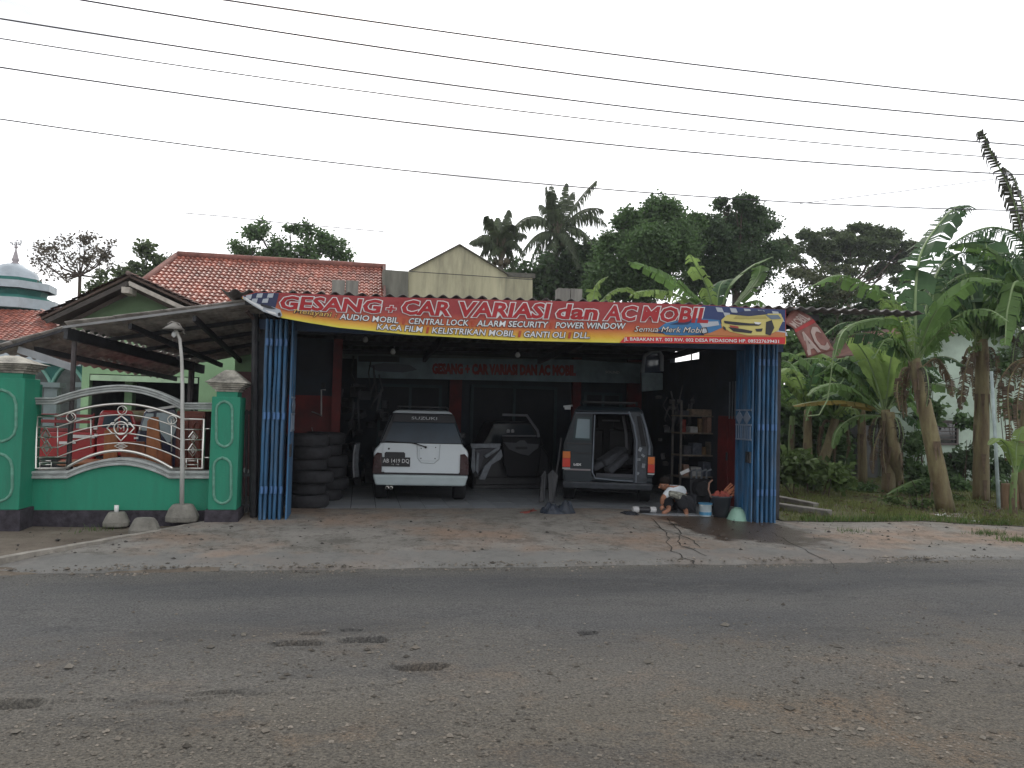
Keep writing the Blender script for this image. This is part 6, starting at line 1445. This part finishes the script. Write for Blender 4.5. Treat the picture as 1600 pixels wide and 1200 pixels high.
# coconut palms
def frond(par, base, tip, sag, width, m, n=34, dens=1.0, name='frond'):
    base, tip = Vector(base), Vector(tip); L_ = (tip-base).length
    pts = []
    for i in range(n+1):
        t = i/n; p = base.lerp(tip, t); p.z += sag*4*t*(1-t); pts.append(p)
    b = MB(); b.tube(pts, [.035*(1-.8*i/n)+.006 for i in range(n+1)], 4)
    for i in range(2, n):
        d = (pts[min(i+1, n)]-pts[i-1]).normalized(); s = d.cross(Vector((0,0,1)))
        if s.length < .1: s = Vector((0,1,0))
        s.normalize(); wl_ = width*(sin(pi*min(1, (i/n)*.85+.12))**.6)
        for sg_ in (-1, 1):
            if rng.random() > dens: continue
            a = pts[i]; dr = Vector((0,0,-1)); e1 = a+(s*sg_*.6+d*.35+dr*.35+Vector((rng.gauss(0,.1),)*3)).normalized()*wl_*.5; e2 = e1+(s*sg_*.15+d*.2+dr*1.0+Vector((rng.gauss(0,.15),)*3)).normalized()*wl_*.55
            wv = d*(.03+.02*rng.random())
            o = len(b.v); b.v += [(a-wv)[:], (a+wv)[:], (e1+wv)[:], (e1-wv)[:], e2[:]]; b.f += [(o, o+1, o+2, o+3), (o+3, o+2, o+4)]
    return b.build(name, m, par)
palm_l = leafmat('palm_leaf', (.065,.085,.042), .35)
def palm(label, px, ytop, Y, tips, tr=.15):
    bs = P(px, 700, Y); hub = P(px, ytop, Y); bs.z = 0; bs.x = hub.x
    t = thing('coconut_palm', label, 'palm tree', bs, group='coconut palms behind the workshop')
    b = MB(); b.tube([bs, bs.lerp(hub, .5), hub], [tr*1.3, tr, tr*.8], 9); b.build('trunk', mat('palm_bark', (.12,.105,.09), .9, var=.3, scale=6), t, smooth=True)
    b = MB()
    for k in range(16): 
        a = k*2.4; b.tube([hub+Vector((0,0,-.3)), hub+Vector((cos(a)*.22, sin(a)*.22, .25+.03*k))], [.09,.05], 5)
    for k in range(7): b.lathe([(0,-.13),(.1,-.08),(.12,0),(.08,.1),(0,.13)], hub+Vector((.28*cos(k*.9), .28*sin(k*.9), -.35-.1*(k % 2))), 7)
    b.build('crown_shaft', mat('palm_heart', (.09,.075,.05), .8, var=.3), t)
    for (x, y, dy, sag, w_) in tips:
        frond(t, hub+Vector((0,0,.1)), P(x, y, Y+dy), sag, w_, palm_l)
    return t
palm('taller coconut palm standing behind the roof near the middle of the photo', 870, 372, 33,
     [(932,282,-.5,.25,.7),(885,286,.5,.1,.5),(853,292,0,.15,.6),(862,290,.8,0,.6),(942,328,-.8,.5,.8),(948,352,.6,.7,.8),(935,395,-1,.7,.8),(905,420,-1.2,.7,.8),(885,440,.5,.5,.8),(850,440,-1,.5,.8),(825,425,.8,.7,.9),(808,408,-.5,.6,.8),(815,348,-.3,.55,.75),(860,300,-.4,.3,.7),(845,320,.8,.3,.6),(925,435,.8,.6,.8),(895,300,1,.2,.6)])
palm('shorter coconut palm partly hidden by the concrete gable', 783, 395, 30,
     [(795,328,.3,.1,.5),(760,338,-.5,.2,.6),(738,380,.2,.45,.6),(735,378,.8,.3,.6),(845,345,-.3,.6,.7),(820,368,.6,.35,.6),(818,400,-.6,.5,.6),(805,430,.2,.5,.6),(760,425,-.4,.5,.6),(750,402,.6,.4,.6),(778,340,.8,.1,.5),(800,350,-.8,.3,.6)], .13)
# banana plants
ban_g = leafmat('banana_leaf', (.115,.20,.06), .5, isl=.12); ban_d = leafmat('banana_leaf_dark', (.055,.11,.045), .42, isl=.15); ban_y = leafmat('banana_leaf_yellowing', (.2,.15,.04), .4, isl=.15); ban_b = leafmat('banana_leaf_dry', (.10,.068,.042), .3, isl=.2)
ban_k = leafmat('banana_leaf_withered', (.045,.045,.03), .25, isl=.3)
ban_p = leafmat('banana_leaf_pale', (.20,.29,.085), .5, isl=.12)
rib_m = mat('banana_rib', (.17,.24,.1), .5, var=.2); bark_b = mat('banana_trunk', (.16,.105,.055), .75, c2=(.17,.15,.075), var=.45, scale=5, streak=True, bump=.5, bscale=20, stain=(.04,.025,.018), stain_amt=.7)
def spline(pts, n):
    out_ = []
    P_ = [pts[0]*2-pts[1]]+pts+[pts[-1]*2-pts[-2]]
    for i in range(n+1):
        t = i/n*(len(pts)-1); k = min(int(t), len(pts)-2); f = t-k
        a, b_, c, d = P_[k:k+4]
        out_.append(.5*((2*b_)+(c-a)*f+(2*a-5*b_+4*c-d)*f*f+(3*b_-a-3*c+d)*f**3))
    return out_
def bleaf(par, pts, w, torn=.3, m=ban_g, hang=.35, n=0, petiole=.12, face=None):
    """pts: world points from base to tip; blade made of strips that separate where torn"""
    torn = min(1, torn*1.25+.08); n = n or 26+int(torn*34)
    pts = [Vector(p) for p in pts]; q = spline(pts, n)
    b = MB(); tilt = rng.uniform(-.5, .5); view = Vector((sin(YAW), cos(YAW), 0))
    for sg_ in (-1, 1):
        drop = 0; i = int(n*petiole)
        while i < n:
            run = 1 if rng.random() < torn else rng.randint(2, 5)
            drop = rng.uniform(0, 1)*torn; j = min(n, i+run)
            skip = torn > .5 and rng.random() < .12
            if not skip:
                rows = []
                for k in range(i, j+1):
                    kk = k
                    t = (k/n-petiole)/(1-petiole); t = max(0, min(1, t))
                    wv = w*(sin(pi*(t**.75*.93+.06))**.55)*(1-.12*torn*rng.random())
                    d = (q[min(kk+1, n)]-q[max(kk-1, 0)]).normalized(); s = d.cross(Vector((0,0,1))) 
                    if s.length < .25: s = d.cross(view)
                    s.normalize()
                    if face is not None: s = (d.cross(Vector(face))).normalized()
                    nrm = s.cross(d).normalized()
                    if nrm.z < 0: nrm = -nrm
                    h = hang+drop*1.3
                    gap = 0
                    if torn > .15 and k == j and run < n: gap = -(.2+.5*torn)*(q[j]-q[j-1]).length*rng.random()
                    dirv = (s*sg_*cos(.25+h*.25)+d*.30+nrm*(.22-h*.3)).normalized()
                    p0 = q[k]; p1 = p0+dirv*wv*.5+d*gap
                    dir2 = (s*sg_*max(.05, cos(h*1.1))+d*.35+Vector((0,0,-1))*min(1.2, h*1.0)).normalized()
                    p2 = p1+dir2*wv*.5+d*gap
                    rows.append((p0, p1, p2))
                o = len(b.v)
                for r_ in rows: b.v += [r_[0][:], r_[1][:], r_[2][:]]
                for k in range(len(rows)-1):
                    s_ = o+3*k; b.f += [(s_, s_+3, s_+4, s_+1), (s_+1, s_+4, s_+5, s_+2)]
            i = j
    lf = b.build('leaf', m, par)
    b = MB(); b.tube([p+Vector((0,0,-.004)) for p in q], [.03*w*2*(1-.85*i/n)+.006 for i in range(n+1)], 5); b.build('midrib', rib_m if m is not ban_b else bark_b, lf, smooth=True)
    return lf
def trunk(par, pts, r0_, r1_, m=bark_b):
    q = spline([Vector(p) for p in pts], 14); b = MB()
    b.tube(q, [(r0_+(r1_-r0_)*i/14)*(1+.10*noise.noise((i*.9, r0_*9, 3))) for i in range(15)], 11); b.build('trunk', m, par, smooth=True)
    b = MB()      # dry sheaths hanging round the stem
    for k in range(14):
        i = rng.randint(2, 13); a = rng.uniform(0, 2*pi); r = r0_+(r1_-r0_)*i/14; c = q[i]; o_ = Vector((cos(a), sin(a), 0)); t_ = Vector((-sin(a), cos(a), 0))
        L_ = rng.uniform(.25,.6); o = len(b.v)
        for f in range(4): 
            p = c+o_*(r*1.03+.05*f*f*.1)+Vector((0,0,-L_*f/3)); ww = r*.3*(1-f*.27); b.v += [(p-t_*ww)[:], (p+t_*ww)[:]]
        for f in range(3): b.f.append((o+2*f, o+2*f+1, o+2*f+3, o+2*f+2))
    b.build('dry_sheath', mat('dry_sheath', (.10,.07,.045), .9, var=.4, scale=8), par, kind='stuff')
def PP(l, Y, dY=None):
    n = len(l); return [P(x, y, Y+(dY*(i/(n-1)) if dY else 0)) for i, (x, y) in enumerate(l)]
def rand_leaf(par, hub, az, el, L_, w, torn, m, droop=1.0, hang=.35):
    pts = []; p = Vector(hub); e = el
    for k in range(6):
        pts.append(p.copy()); d = Vector((cos(az)*cos(e), sin(az)*cos(e), sin(e))); p = p+d*L_/5; e -= droop*(.12+.16*k)
    return bleaf(par, pts, w, torn, m, hang)
GRP = 'banana plants on the right'
def bplant(label, base, leans, Y, r0_=.17, r1_=.11, group=GRP):
    bs = base; t = thing('banana_plant', label, 'banana plant', bs, group=group)
    return t
# A: leaning trunk nearest the front
qA = G(1478, 800, .05); YA = qA.y
A_pl = bplant('banana plant with leaning bare trunk nearest the front of the grass', qA, 0, YA)
trunk(A_pl, [qA, P(1462,720,YA), P(1448,650,YA), P(1433,585,YA), P(1428,560,YA)], .17, .105)
for l, w_, tn, mm, dy, hg in (([(1430,575),(1412,520),(1396,480),(1378,466)], .34, .75, ban_p, -.5, .5),
    ([(1426,570),(1400,505),(1353,500),(1318,518),(1303,560)], .28, .5, ban_g, -.6, .8),
    ([(1428,560),(1420,500),(1390,462),(1350,443),(1308,430),(1262,450)], .42, .55, ban_g, .3, .6),
    ([(1432,560),(1430,470),(1438,400),(1466,352),(1497,322),(1511,334)], .50, .6, ban_d, .5, .35),
    ([(1433,565),(1448,480),(1468,420),(1500,395),(1545,400)], .42, .75, ban_d, .7, .7),
    ([(1434,570),(1460,520),(1495,500),(1520,530)], .40, .3, ban_g, -.3, .6),
    ([(1430,572),(1440,520),(1455,480),(1462,440)], .40, .2, ban_g, .8, .3),
    ([(1430,575),(1408,540),(1385,530),(1365,560)], .34, .5, ban_g, -.2, .7),
    ([(1436,578),(1462,560),(1482,585),(1490,620)], .26, .7, ban_b, -.1, 1.0)):
    bleaf(A_pl, PP(l, YA, dy), w_, tn, mm, hg)
# long petiole arching down from A
b = MB(); b.tube(PP([(1303,545),(1298,590),(1293,625),(1280,648),(1262,650)], YA-.6), .012, 5); b.build('dry_petiole', rib_m, A_pl)
# B: thick trunk right of it
qB = G(1533, 786, .05); YB_ = qB.y
B_pl = bplant('tall straight banana plant standing between the leaning one and the pale pole', qB, 0, YB_)
trunk(B_pl, [qB, P(1533,720,YB_), P(1534,640,YB_), P(1534,560,YB_), P(1533,530,YB_)], .17, .125)
for l, w_, tn, mm, dy, hg in (([(1533,535),(1538,470),(1545,420),(1540,380),(1532,365)], .55, .25, ban_d, .4, .3),
    ([(1533,535),(1500,470),(1470,440),(1440,450),(1420,480)], .52, .45, ban_d, -.4, .6),
    ([(1535,535),(1570,470),(1610,440),(1660,450)], .52, .4, ban_d, -.3, .6),
    ([(1533,535),(1505,500),(1480,490),(1455,520)], .45, .4, ban_d, .5, .7),
    ([(1535,540),(1562,505),(1590,510),(1610,550)], .48, .35, ban_g, -.8, .7),
    ([(1536,535),(1552,500),(1557,470),(1560,450),(1553,540)], .36, .2, ban_g, -.4, .5),
    ([(1533,530),(1560,430),(1600,400),(1650,400)], .5, .5, ban_d, .7, .6),
    ([(1533,530),(1515,450),(1500,410),(1470,390),(1440,400)], .5, .5, ban_d, .9, .6),
    ([(1532,540),(1515,560),(1505,600),(1500,640)], .28, .7, ban_b, -.2, 1.1)):
    bleaf(B_pl, PP(l, YB_, dy), w_, tn, mm, hg)
b = MB()   # fruit bunch
for k in range(26):
    c = P(1528+rng.uniform(-9,7), 545-rng.uniform(-6,26), YB_-.3); a = rng.uniform(0, 2*pi); b.tube([c, c+Vector((.05*cos(a), .05*sin(a), -.03)), c+Vector((.08*cos(a), .08*sin(a), .09))], [.02,.024,.01], 5)
b.build('fruit_bunch', leafmat('banana_fruit', (.09,.13,.035), .05), B_pl)
# C: right edge, tall torn leaves
qC = G(1604, 800, .05); YC = qC.y
C_pl = bplant('banana plant cut by the right edge of the photo with tattered leaves reaching the wires', qC, 0, YC)
trunk(C_pl, [qC, P(1598,740,YC), P(1612,640,YC), P(1618,560,YC), P(1620,480,YC)], .20, .14)
for l, w_, tn, mm, dy, hg in (([(1620,500),(1606,400),(1592,340),(1574,285),(1552,245),(1534,205),(1528,216)], .30, .97, ban_k, .1, 1.0),
    ([(1620,490),(1612,380),(1600,330),(1585,280),(1570,262)], .30, .9, ban_k, .3, .9),
    ([(1620,480),(1600,380),(1560,356),(1520,362),(1482,384)], .40, .9, ban_d, -.2, .95),
    ([(1620,490),(1600,450),(1570,445),(1540,470)], .45, .6, ban_d, .4, .8),
    ([(1618,500),(1590,440),(1575,480),(1570,540)], .42, .4, ban_g, -.6, .8),
    ([(1620,500),(1640,440),(1680,420)], .45, .5, ban_d, 0, .6),
    ([(1622,495),(1615,440),(1590,400),(1560,395)], .42, .6, ban_d, .8, .7),
    ([(1614,560),(1590,570),(1575,610),(1578,680),(1572,720)], .22, .95, ban_b, -.1, 1.2),
    ([(1614,560),(1600,580),(1590,630),(1592,690)], .22, .95, ban_b, -.3, 1.2),
    ([(1600,560),(1580,570),(1562,600),(1560,660)], .20, .95, ban_b, .1, 1.2)):
    bleaf(C_pl, PP(l, YC, dy), w_, tn, mm, hg)
# young plant by the stump
qY = G(1583, 806, .05); Yp_ = bplant('young banana sucker with upright leaves beside the sawn stump', qY, 0, qY.y)
trunk(Yp_, [qY, qY+Vector((0,0,.4)), qY+Vector((.03,0,.8))], .07, .05, leafmat('sucker_green', (.12,.17,.06), .05))
for l, w_, tn, mm in (([(1586,740),(1575,700),(1558,685),(1545,695)], .16, .1, ban_p), ([(1587,740),(1588,700),(1596,672),(1606,665)], .18, .1, ban_p), ([(1587,745),(1600,710),(1615,705)], .16, .1, ban_g)):
    bleaf(Yp_, PP(l, qY.y), w_, tn, mm, .3)
# D: middle cluster
qD = G(1388, 772, .06); YD = qD.y
D_pl = bplant('leafy banana plant in the middle of the clump with bright upright leaves', qD, 0, YD)
trunk(D_pl, [qD, P(1388,720,YD), P(1384,670,YD), P(1382,640,YD)], .16, .12)
qD2 = G(1402, 770, .06); trunk(D_pl, [qD2, P(1400,720,YD-.2), P(1394,680,YD-.2), P(1390,645,YD-.1)], .15, .11)
for l, w_, tn, mm, dy, hg in (([(1380,640),(1370,600),(1355,560),(1338,535),(1328,528)], .34, .1, ban_p, -.2, .2), ([(1382,635),(1375,580),(1365,545),(1362,538)], .26, .05, ban_p, .1, .2),
    ([(1384,635),(1388,590),(1394,550),(1398,525)], .42, .05, ban_p, -.3, .15), ([(1388,640),(1410,600),(1430,585),(1450,600)], .34, .2, ban_g, -.2, .5),
    ([(1380,645),(1345,620),(1310,600),(1280,604),(1262,618)], .32, .35, ban_g, -.5, .6), ([(1380,648),(1350,632),(1310,626),(1270,628),(1238,634)], .28, .2, ban_y, -.4, .5),
    ([(1380,650),(1340,650),(1310,670),(1300,700)], .3, .5, ban_g, -.1, .8), ([(1378,640),(1340,600),(1310,570),(1290,575)], .36, .3, ban_g, .6, .5),
    ([(1384,640),(1360,590),(1330,565),(1300,560)], .36, .4, ban_d, .9, .5), ([(1388,640),(1412,620),(1435,640),(1445,680)], .28, .3, ban_g, -.3, .8),
    ([(1392,645),(1420,650),(1448,680),(1465,720)], .24, .5, ban_d, .3, .9), ([(1390,660),(1404,690),(1410,730)], .2, .8, ban_b, -.3, 1.2), ([(1380,660),(1366,700),(1364,740)], .2, .8, ban_b, -.2, 1.2), ([(1386,665),(1380,700),(1384,740)], .2, .8, ban_b, -.3, 1.2)):
    bleaf(D_pl, PP(l, YD, dy), w_, tn, mm, hg)
# fallen leaf on the grass
q0 = G(1385, 785, .1); fl_ = thing('fallen_leaf', 'fallen banana leaf lying across the grass under the middle clump', 'leaf', q0)
bleaf(fl_, [G(1382,775,.1), P(1410,760,YD-.6), P(1440,750,YD-.6), G(1472,772,.15)], .2, .2, ban_g, .5)
# E: thin ones near the blue doors
qE = G(1282, 760, .06); YE = qE.y
E_pl = bplant('slender banana plant with a tilted stem closest to the blue doors', qE, 0, YE)
trunk(E_pl, [qE, P(1284,730,YE), P(1296,690,YE), P(1305,655,YE)], .17, .1)
for k in range(9): rand_leaf(E_pl, P(1304, 655, YE), k*.75, rng.uniform(.5,1.3), rng.uniform(1.3,2.0), .26, .45, rng.choice((ban_g, ban_d, ban_p)), 1.0, .5)
qF = G(1240, 752, .06); YF_ = qF.y
F_pl = bplant('thin green banana plant behind the blue doors at the edge of the undergrowth', qF, 0, YF_)
trunk(F_pl, [qF, P(1236,700,YF_), P(1238,650,YF_)], .09, .07, leafmat('sucker_green', (.12,.17,.06), .05))
for k in range(9): rand_leaf(F_pl, P(1238, 640, YF_), k*.8+.3, rng.uniform(.4,1.3), rng.uniform(1.2,1.9), .24, .3, rng.choice((ban_g, ban_p)), 1.1, .4)
for (px_, py_, sx_, sy_, Y_, lb) in ((1262, 640, 1262, 752, 17.5, 'banana plant with drooping pale leaves just left of the slender tilted one'), (1345, 600, 1348, 748, 18.5, 'banana plant half hidden behind the leafy middle one')):
    q_ = P(sx_, sy_, Y_); q_.z = .05; t_p = bplant(lb, q_, 0, Y_); hb_ = P(px_, py_, Y_)
    trunk(t_p, [q_, q_.lerp(hb_, .5), hb_], .13, .09)
    for k in range(10): rand_leaf(t_p, hb_, k*.7+.2, rng.uniform(.4,1.3), rng.uniform(1.6,2.6), .3, .5, rng.choice((ban_g, ban_p, ban_d)), 1.05, .5)
# G: behind the roof
GY = 21.0
G_pl = thing('banana_plant', 'large banana plant showing its leaves above the workshop roof', 'banana plant', tuple(P(1120,560,GY).xy)+(0,), group=GRP)
hb = P(1118, 500, GY); trunk(G_pl, [Vector((hb.x,GY,0)), hb.lerp(Vector((hb.x,GY,0)), .5), hb], .28, .17)
for l, w_, tn, mm, dy, hg in (([(1118,500),(1085,465),(1050,435),(1015,418),(980,408)], .42, .45, ban_g, -.6, .6), ([(1118,500),(1080,472),(1040,455),(1000,455),(985,462)], .40, .55, ban_p, -.9, .8),
    ([(1118,500),(1105,450),(1088,418),(1078,398)], .44, .35, ban_p, -.3, .4), ([(1122,500),(1140,450),(1170,420),(1206,402)], .55, .05, ban_g, -.4, .15),
    ([(1125,500),(1165,460),(1185,430),(1188,415)], .42, .15, ban_g, .2, .3), ([(1118,500),(1100,470),(1060,470),(1030,490)], .4, .4, ban_g, .3, .6), ([(1120,500),(1122,460),(1130,440),(1150,435)], .36, .3, ban_d, .6, .4), ([(1120,500),(1150,480),(1180,470),(1200,480)], .36, .3, ban_g, -.2, .5)):
    bleaf(G_pl, PP(l, GY, dy), w_, tn, mm, hg)
H_pl = thing('banana_plant', 'small pale banana plant peeping over the roof beside the right column stub', 'banana plant', tuple(P(925,560,20).xy)+(0,), group=GRP)
hb = P(925, 490, 20); trunk(H_pl, [Vector((hb.x,20,0)), hb.lerp(Vector((hb.x,20,0)), .5), hb], .2, .1)
for l, w_ in (([(925,490),(928,460),(936,440),(950,432)], .25), ([(925,490),(950,460),(975,450),(1000,460)], .28), ([(925,490),(940,470),(960,470)], .24)): bleaf(H_pl, PP(l, 20, -.2), w_, .4, ban_p, .4)
# background greenery between the workshop and the pale house
def bush(name, label, clumps, size, m, group=None, cat='bush'):
    base = clumps[0][0]; t = thing(name, label, cat, (base[0], base[1], .05), group=group)
    b = MB()
    for k in range(10):
        c = rng.choice(clumps)[0]; b.tube([(c[0]+rng.uniform(-.3,.3), c[1]+rng.uniform(-.2,.2), .03), (c[0]+rng.uniform(-.4,.4), c[1], c[2]+.2)], [.02,.008], 4)
    b.build('stem', bark, t); b = MB(); crown(b, clumps, size); b.build('foliage', m, t); return t
bush('leafy_bush', 'glossy leaved low bush just right of the blue doors', px_clumps([(1245,725,26,18,700),(1225,740,16,14,350),(1275,740,26,16,600),(1310,745,22,14,450),(1255,748,30,10,400)], 15.5), .17, L_yel)
bush('leafy_bush', 'dark rounded bush under the window of the pale house', px_clumps([(1500,720,26,22,900),(1480,740,24,16,600),(1525,700,18,12,300),(1560,730,20,20,600)], 17.6), .15, L_dark)
bush('tall_bush', 'loose leafy sapling foliage in front of the pale house wall', px_clumps([(1450,600,14,24,260),(1462,640,12,16,160),(1445,660,16,20,300),(1510,650,12,20,160),(1575,560,26,22,420),(1580,640,14,30,260)], 18), .17, L_mid)
bush('leafy_bush', 'bush of small leaves between the middle clump and the leaning trunk', px_clumps([(1425,720,18,26,700),(1440,745,18,14,350),(1430,690,14,20,320)], 17.2), .14, L_mid)
bush('tall_bush', 'tall dark thicket filling the space behind the slender banana plants', px_clumps([(1240,560,30,40,1700),(1235,640,34,40,2000),(1290,620,44,50,2800),(1340,640,36,50,2200),(1290,700,50,30,1800),(1400,560,40,40,1500),(1230,700,24,26,900),(1345,720,30,26,900)], 21), .22, L_mid)
bush('tall_bush', 'upper thicket of mixed leaves behind the curled sign', px_clumps([(1270,500,40,26,1700),(1330,510,40,30,1700),(1300,460,36,20,900),(1390,500,40,30,1500),(1440,480,30,36,1300),(1360,470,30,20,800)], 25), .22, L_dark)
bush('tall_bush', 'dense dark crown filling the gap behind the rightmost banana plants', px_clumps([(1480,460,34,40,1800),(1540,440,36,40,1800),(1600,450,40,60,2600),(1570,500,40,30,1400),(1500,500,30,24,900)], 25), .24, L_dark)
bush('small_weed', 'low weeds growing round the foot of the leaning banana trunk', px_clumps([(1440,788,20,8,200),(1500,785,24,10,320),(1540,795,20,9,260),(1400,780,20,7,160)], 13.9), .09, L_yel, cat='weeds')
bush('small_weed', 'tall soft weeds filling the ground between the two right banana trunks', px_clumps([(1495,765,26,18,500),(1530,775,24,18,500),(1565,770,24,20,500),(1600,775,20,24,500),(1440,765,18,14,260),(1355,765,24,10,240),(1320,768,20,8,180)], 15.6), .12, L_mid, cat='weeds')
bush('small_weed', 'low creeping weeds along the right end of the grass', px_clumps([(1570,812,22,9,260),(1595,825,18,10,260),(1545,812,14,7,120)], 12.6), .08, L_yel, cat='weeds')
# far wood closing the horizon
b = MB()
for k in range(110):
    x = -70+k*1.9; z = rng.uniform(2.5, 5.0)
    crown(b, [((x, 75+rng.uniform(-3,3), z*.5), (1.8, 1.5, z*.55), 260)], .55)
o = b.build('distant_wood', L_dark, kind='stuff'); o['label'] = 'dark line of distant trees closing the view behind the houses'
# grass blades
b = MB(); gr = []
def blade(x, y, z, h, w_):
    a = rng.uniform(0, 2*pi); dx, dy = cos(a), sin(a); l_ = rng.uniform(.1,.6)*h; bd = rng.uniform(0, 2*pi)
    o = len(b.v); b.v += [(x-dx*w_, y-dy*w_, z), (x+dx*w_, y+dy*w_, z), (x+cos(bd)*l_, y+sin(bd)*l_, z+h)]; b.f.append((o, o+1, o+2))
n_ = 0
while n_ < 42000:
    x = rng.uniform(6.95, 17); y = rng.uniform(10.0, 19)
    gfy = grass_front(min(x, 13))
    if y < gfy: continue
    dn = .35+.9*noise.noise((x*.9, y*.9, 8))+.3*noise.noise((x*4, y*4, 2))
    if rng.random() > max(.04, dn+.1): continue
    z = apron_z(min(x,12), min(y,12.5))+.01; blade(x, y, z, rng.uniform(.04,.13)*(1+.6*max(0, noise.noise((x*1.7, y*1.7, 1)))), .006); n_ += 1
tag(b.build('grass', leafmat('grass_blade', (.13,.15,.045), .35, isl=.4), kind='stuff'), 'short patchy green and yellow grass right of the workshop')
b = MB()
for k in range(2600):
    u = rng.random(); x = 6.95+9*u; y = grass_front(min(x, 13))+abs(rng.gauss(0, .12)); z = apron_z(min(x,12), min(y,12.5)); 
    if noise.noise((x*1.5, 4, 0)) > -.15: blade(x, y, z, rng.uniform(.05,.16), .007)
for (px, py, n) in ((1330,832,130),(1545,835,300),(1590,845,300),(1510,818,160),(1230,806,40),(345,808,50),(150,828,40)):
    q = G(px, py, .04)
    for _ in range(n): blade(q.x+rng.gauss(0,.16), q.y+rng.gauss(0,.1), q.z-.01, rng.uniform(.03,.11), .005)
tag(b.build('weeds', leafmat('weed_blade', (.07,.12,.03), .3, isl=.4), kind='stuff'), 'weed tufts along the edge of the concrete and beside the kerb')
# fallen brown leaves
b = MB()
for k in range(420):
    x = rng.uniform(6.9, 14); y = rng.uniform(11, 16)
    if y < grass_front(min(x,13))+.1: continue
    z = apron_z(min(x,12), min(y,12.5))+.06; a = rng.uniform(0, 6.3); s = rng.uniform(.03,.1)
    o = len(b.v); b.v += [(x, y, z), (x+s*cos(a), y+s*sin(a), z+.02), (x+1.6*s*cos(a+.5), y+1.6*s*sin(a+.5), z), (x+s*cos(a+1), y+s*sin(a+1), z+.03)]; b.f.append((o, o+1, o+2, o+3))
tag(b.build('fallen_leaves', ban_b, kind='stuff'), 'brown fallen leaves scattered over the grass')
# extra tattered leaves thickening the crowns on the right
for par_, (hx, hy), Yc, nn in ((D_pl, (1384,640), YD+.3, 9), (E_pl, (1304,650), YE+.4, 4), (B_pl, (1533,535), YB_, 13), (C_pl, (1618,495), YC, 12), (A_pl, (1430,565), YA, 6)):
    for k in range(nn):
        rand_leaf(par_, P(hx, hy, Yc), k*2.1+.7, rng.uniform(.5,1.35), rng.uniform(1.7,2.7), rng.uniform(.3,.42), rng.uniform(.3,.75), rng.choice((ban_d, ban_g, ban_d)), 1.0, .6)
for par_, (hx, hy), Yc, nn in ((A_pl, (1431,578), YA, 4), (B_pl, (1533,545), YB_, 6), (C_pl, (1616,520), YC, 6), (D_pl, (1385,655), YD, 6), (E_pl, (1303,660), YE, 4)):
    for k in range(nn):
        a = rng.uniform(0, 6.3); h0 = P(hx, hy, Yc); o_ = Vector((cos(a), sin(a), 0)); L_ = rng.uniform(.6, 1.3)
        bleaf(par_, [h0, h0+o_*.25+Vector((0,0,.02)), h0+o_*.36+Vector((0,0,-L_*.5)), h0+o_*.3+Vector((0,0,-L_))], .14, .85, rng.choice((ban_b, ban_k)), 1.2)
# ================================================================== OVERHEAD WIRES
def wire(pts, Y, r, label, m=None):
    a, c = P(*pts[0], Y), P(*pts[-1], Y); d = c-a; a2, c2 = a-d*.35, c+d*.35; n = 30
    mid = P(*pts[1], Y); f = (mid.x-a.x)/(c.x-a.x); sagm = (a.z+(c.z-a.z)*f)-mid.z; k_ = sagm/(f*(1-f))
    l = []
    for i in range(n+1):
        t = -.35+1.7*i/n; p = a.lerp(c, t); p.z -= k_*t*(1-t); l.append(p)
    b = MB(); b.tube(l, r, 5); return tag(b.build('power_line', m or mat('cable_dark', (.06,.055,.07), .6), smooth=True), label, 'power line', 'overhead lines along the road')
wire([(0,-55),(800,64),(1600,157)], 9.0, .009, 'highest overhead line crossing the photo')
wire([(0,-22),(800,103),(1600,190)], 8.7, .009, 'overhead line second from the top')
wire([(0,29),(800,145),(1600,227)], 9.3, .009, 'overhead line third from the top')
wire([(0,60),(800,172),(1600,249)], 8.9, .0065, 'thin faint overhead line between the third and the thick lower one')
wire([(0,105),(800,210),(1600,273)], 9.6, .009, 'thick overhead line fourth in weight, above the twisted thin one')
wire([(0,186),(800,283),(1600,329)], 10.2, .008, 'lowest twisted overhead line just above the tree tops')
b = MB(); b.tube([P(1250,318,20), P(1400,300,22), P(1560,279,24)], .01, 4); tag(b.build('power_line', mat('cable_dark', (.06,.055,.07))), 'faint short line slanting up to the right behind the banana leaves', 'power line')
b = MB(); b.tube([P(290,333,30), P(360,339,30), P(430,347,30), P(600,362,30)], .014, 4); tag(b.build('power_line', mat('cable_dark', (.06,.055,.07))), 'short faint line above the tree over the orange tiled roof', 'power line')
b = MB(); b.tube([P(1465,600,14.5), P(1500,590,14.5), P(1545,570,15)], .006, 4); tag(b.build('washing_line', blackpl), 'thin line tied between the two banana trunks', 'line')

# ================================================================== LENS GLARE, imitated by an added scattering volume
hm = bpy.data.materials.new('glare_veil'); hm.use_nodes = True; ht = hm.node_tree; ht.nodes.clear()
ho = ht.nodes.new('ShaderNodeOutputMaterial'); hv = ht.nodes.new('ShaderNodeVolumePrincipled')
hv.inputs['Color'].default_value = (.86,.91,1,1); hv.inputs['Density'].default_value = .0006; hv.inputs['Anisotropy'].default_value = .35
ht.links.new(hv.outputs[0], ho.inputs['Volume'])
b = MB(); b.b2((-165,-65,-1.2), (165,165,20)); tag(b.build('glare_veil', hm, kind='stuff'), 'thin scattering volume added to imitate pale lens glare over the whole place')
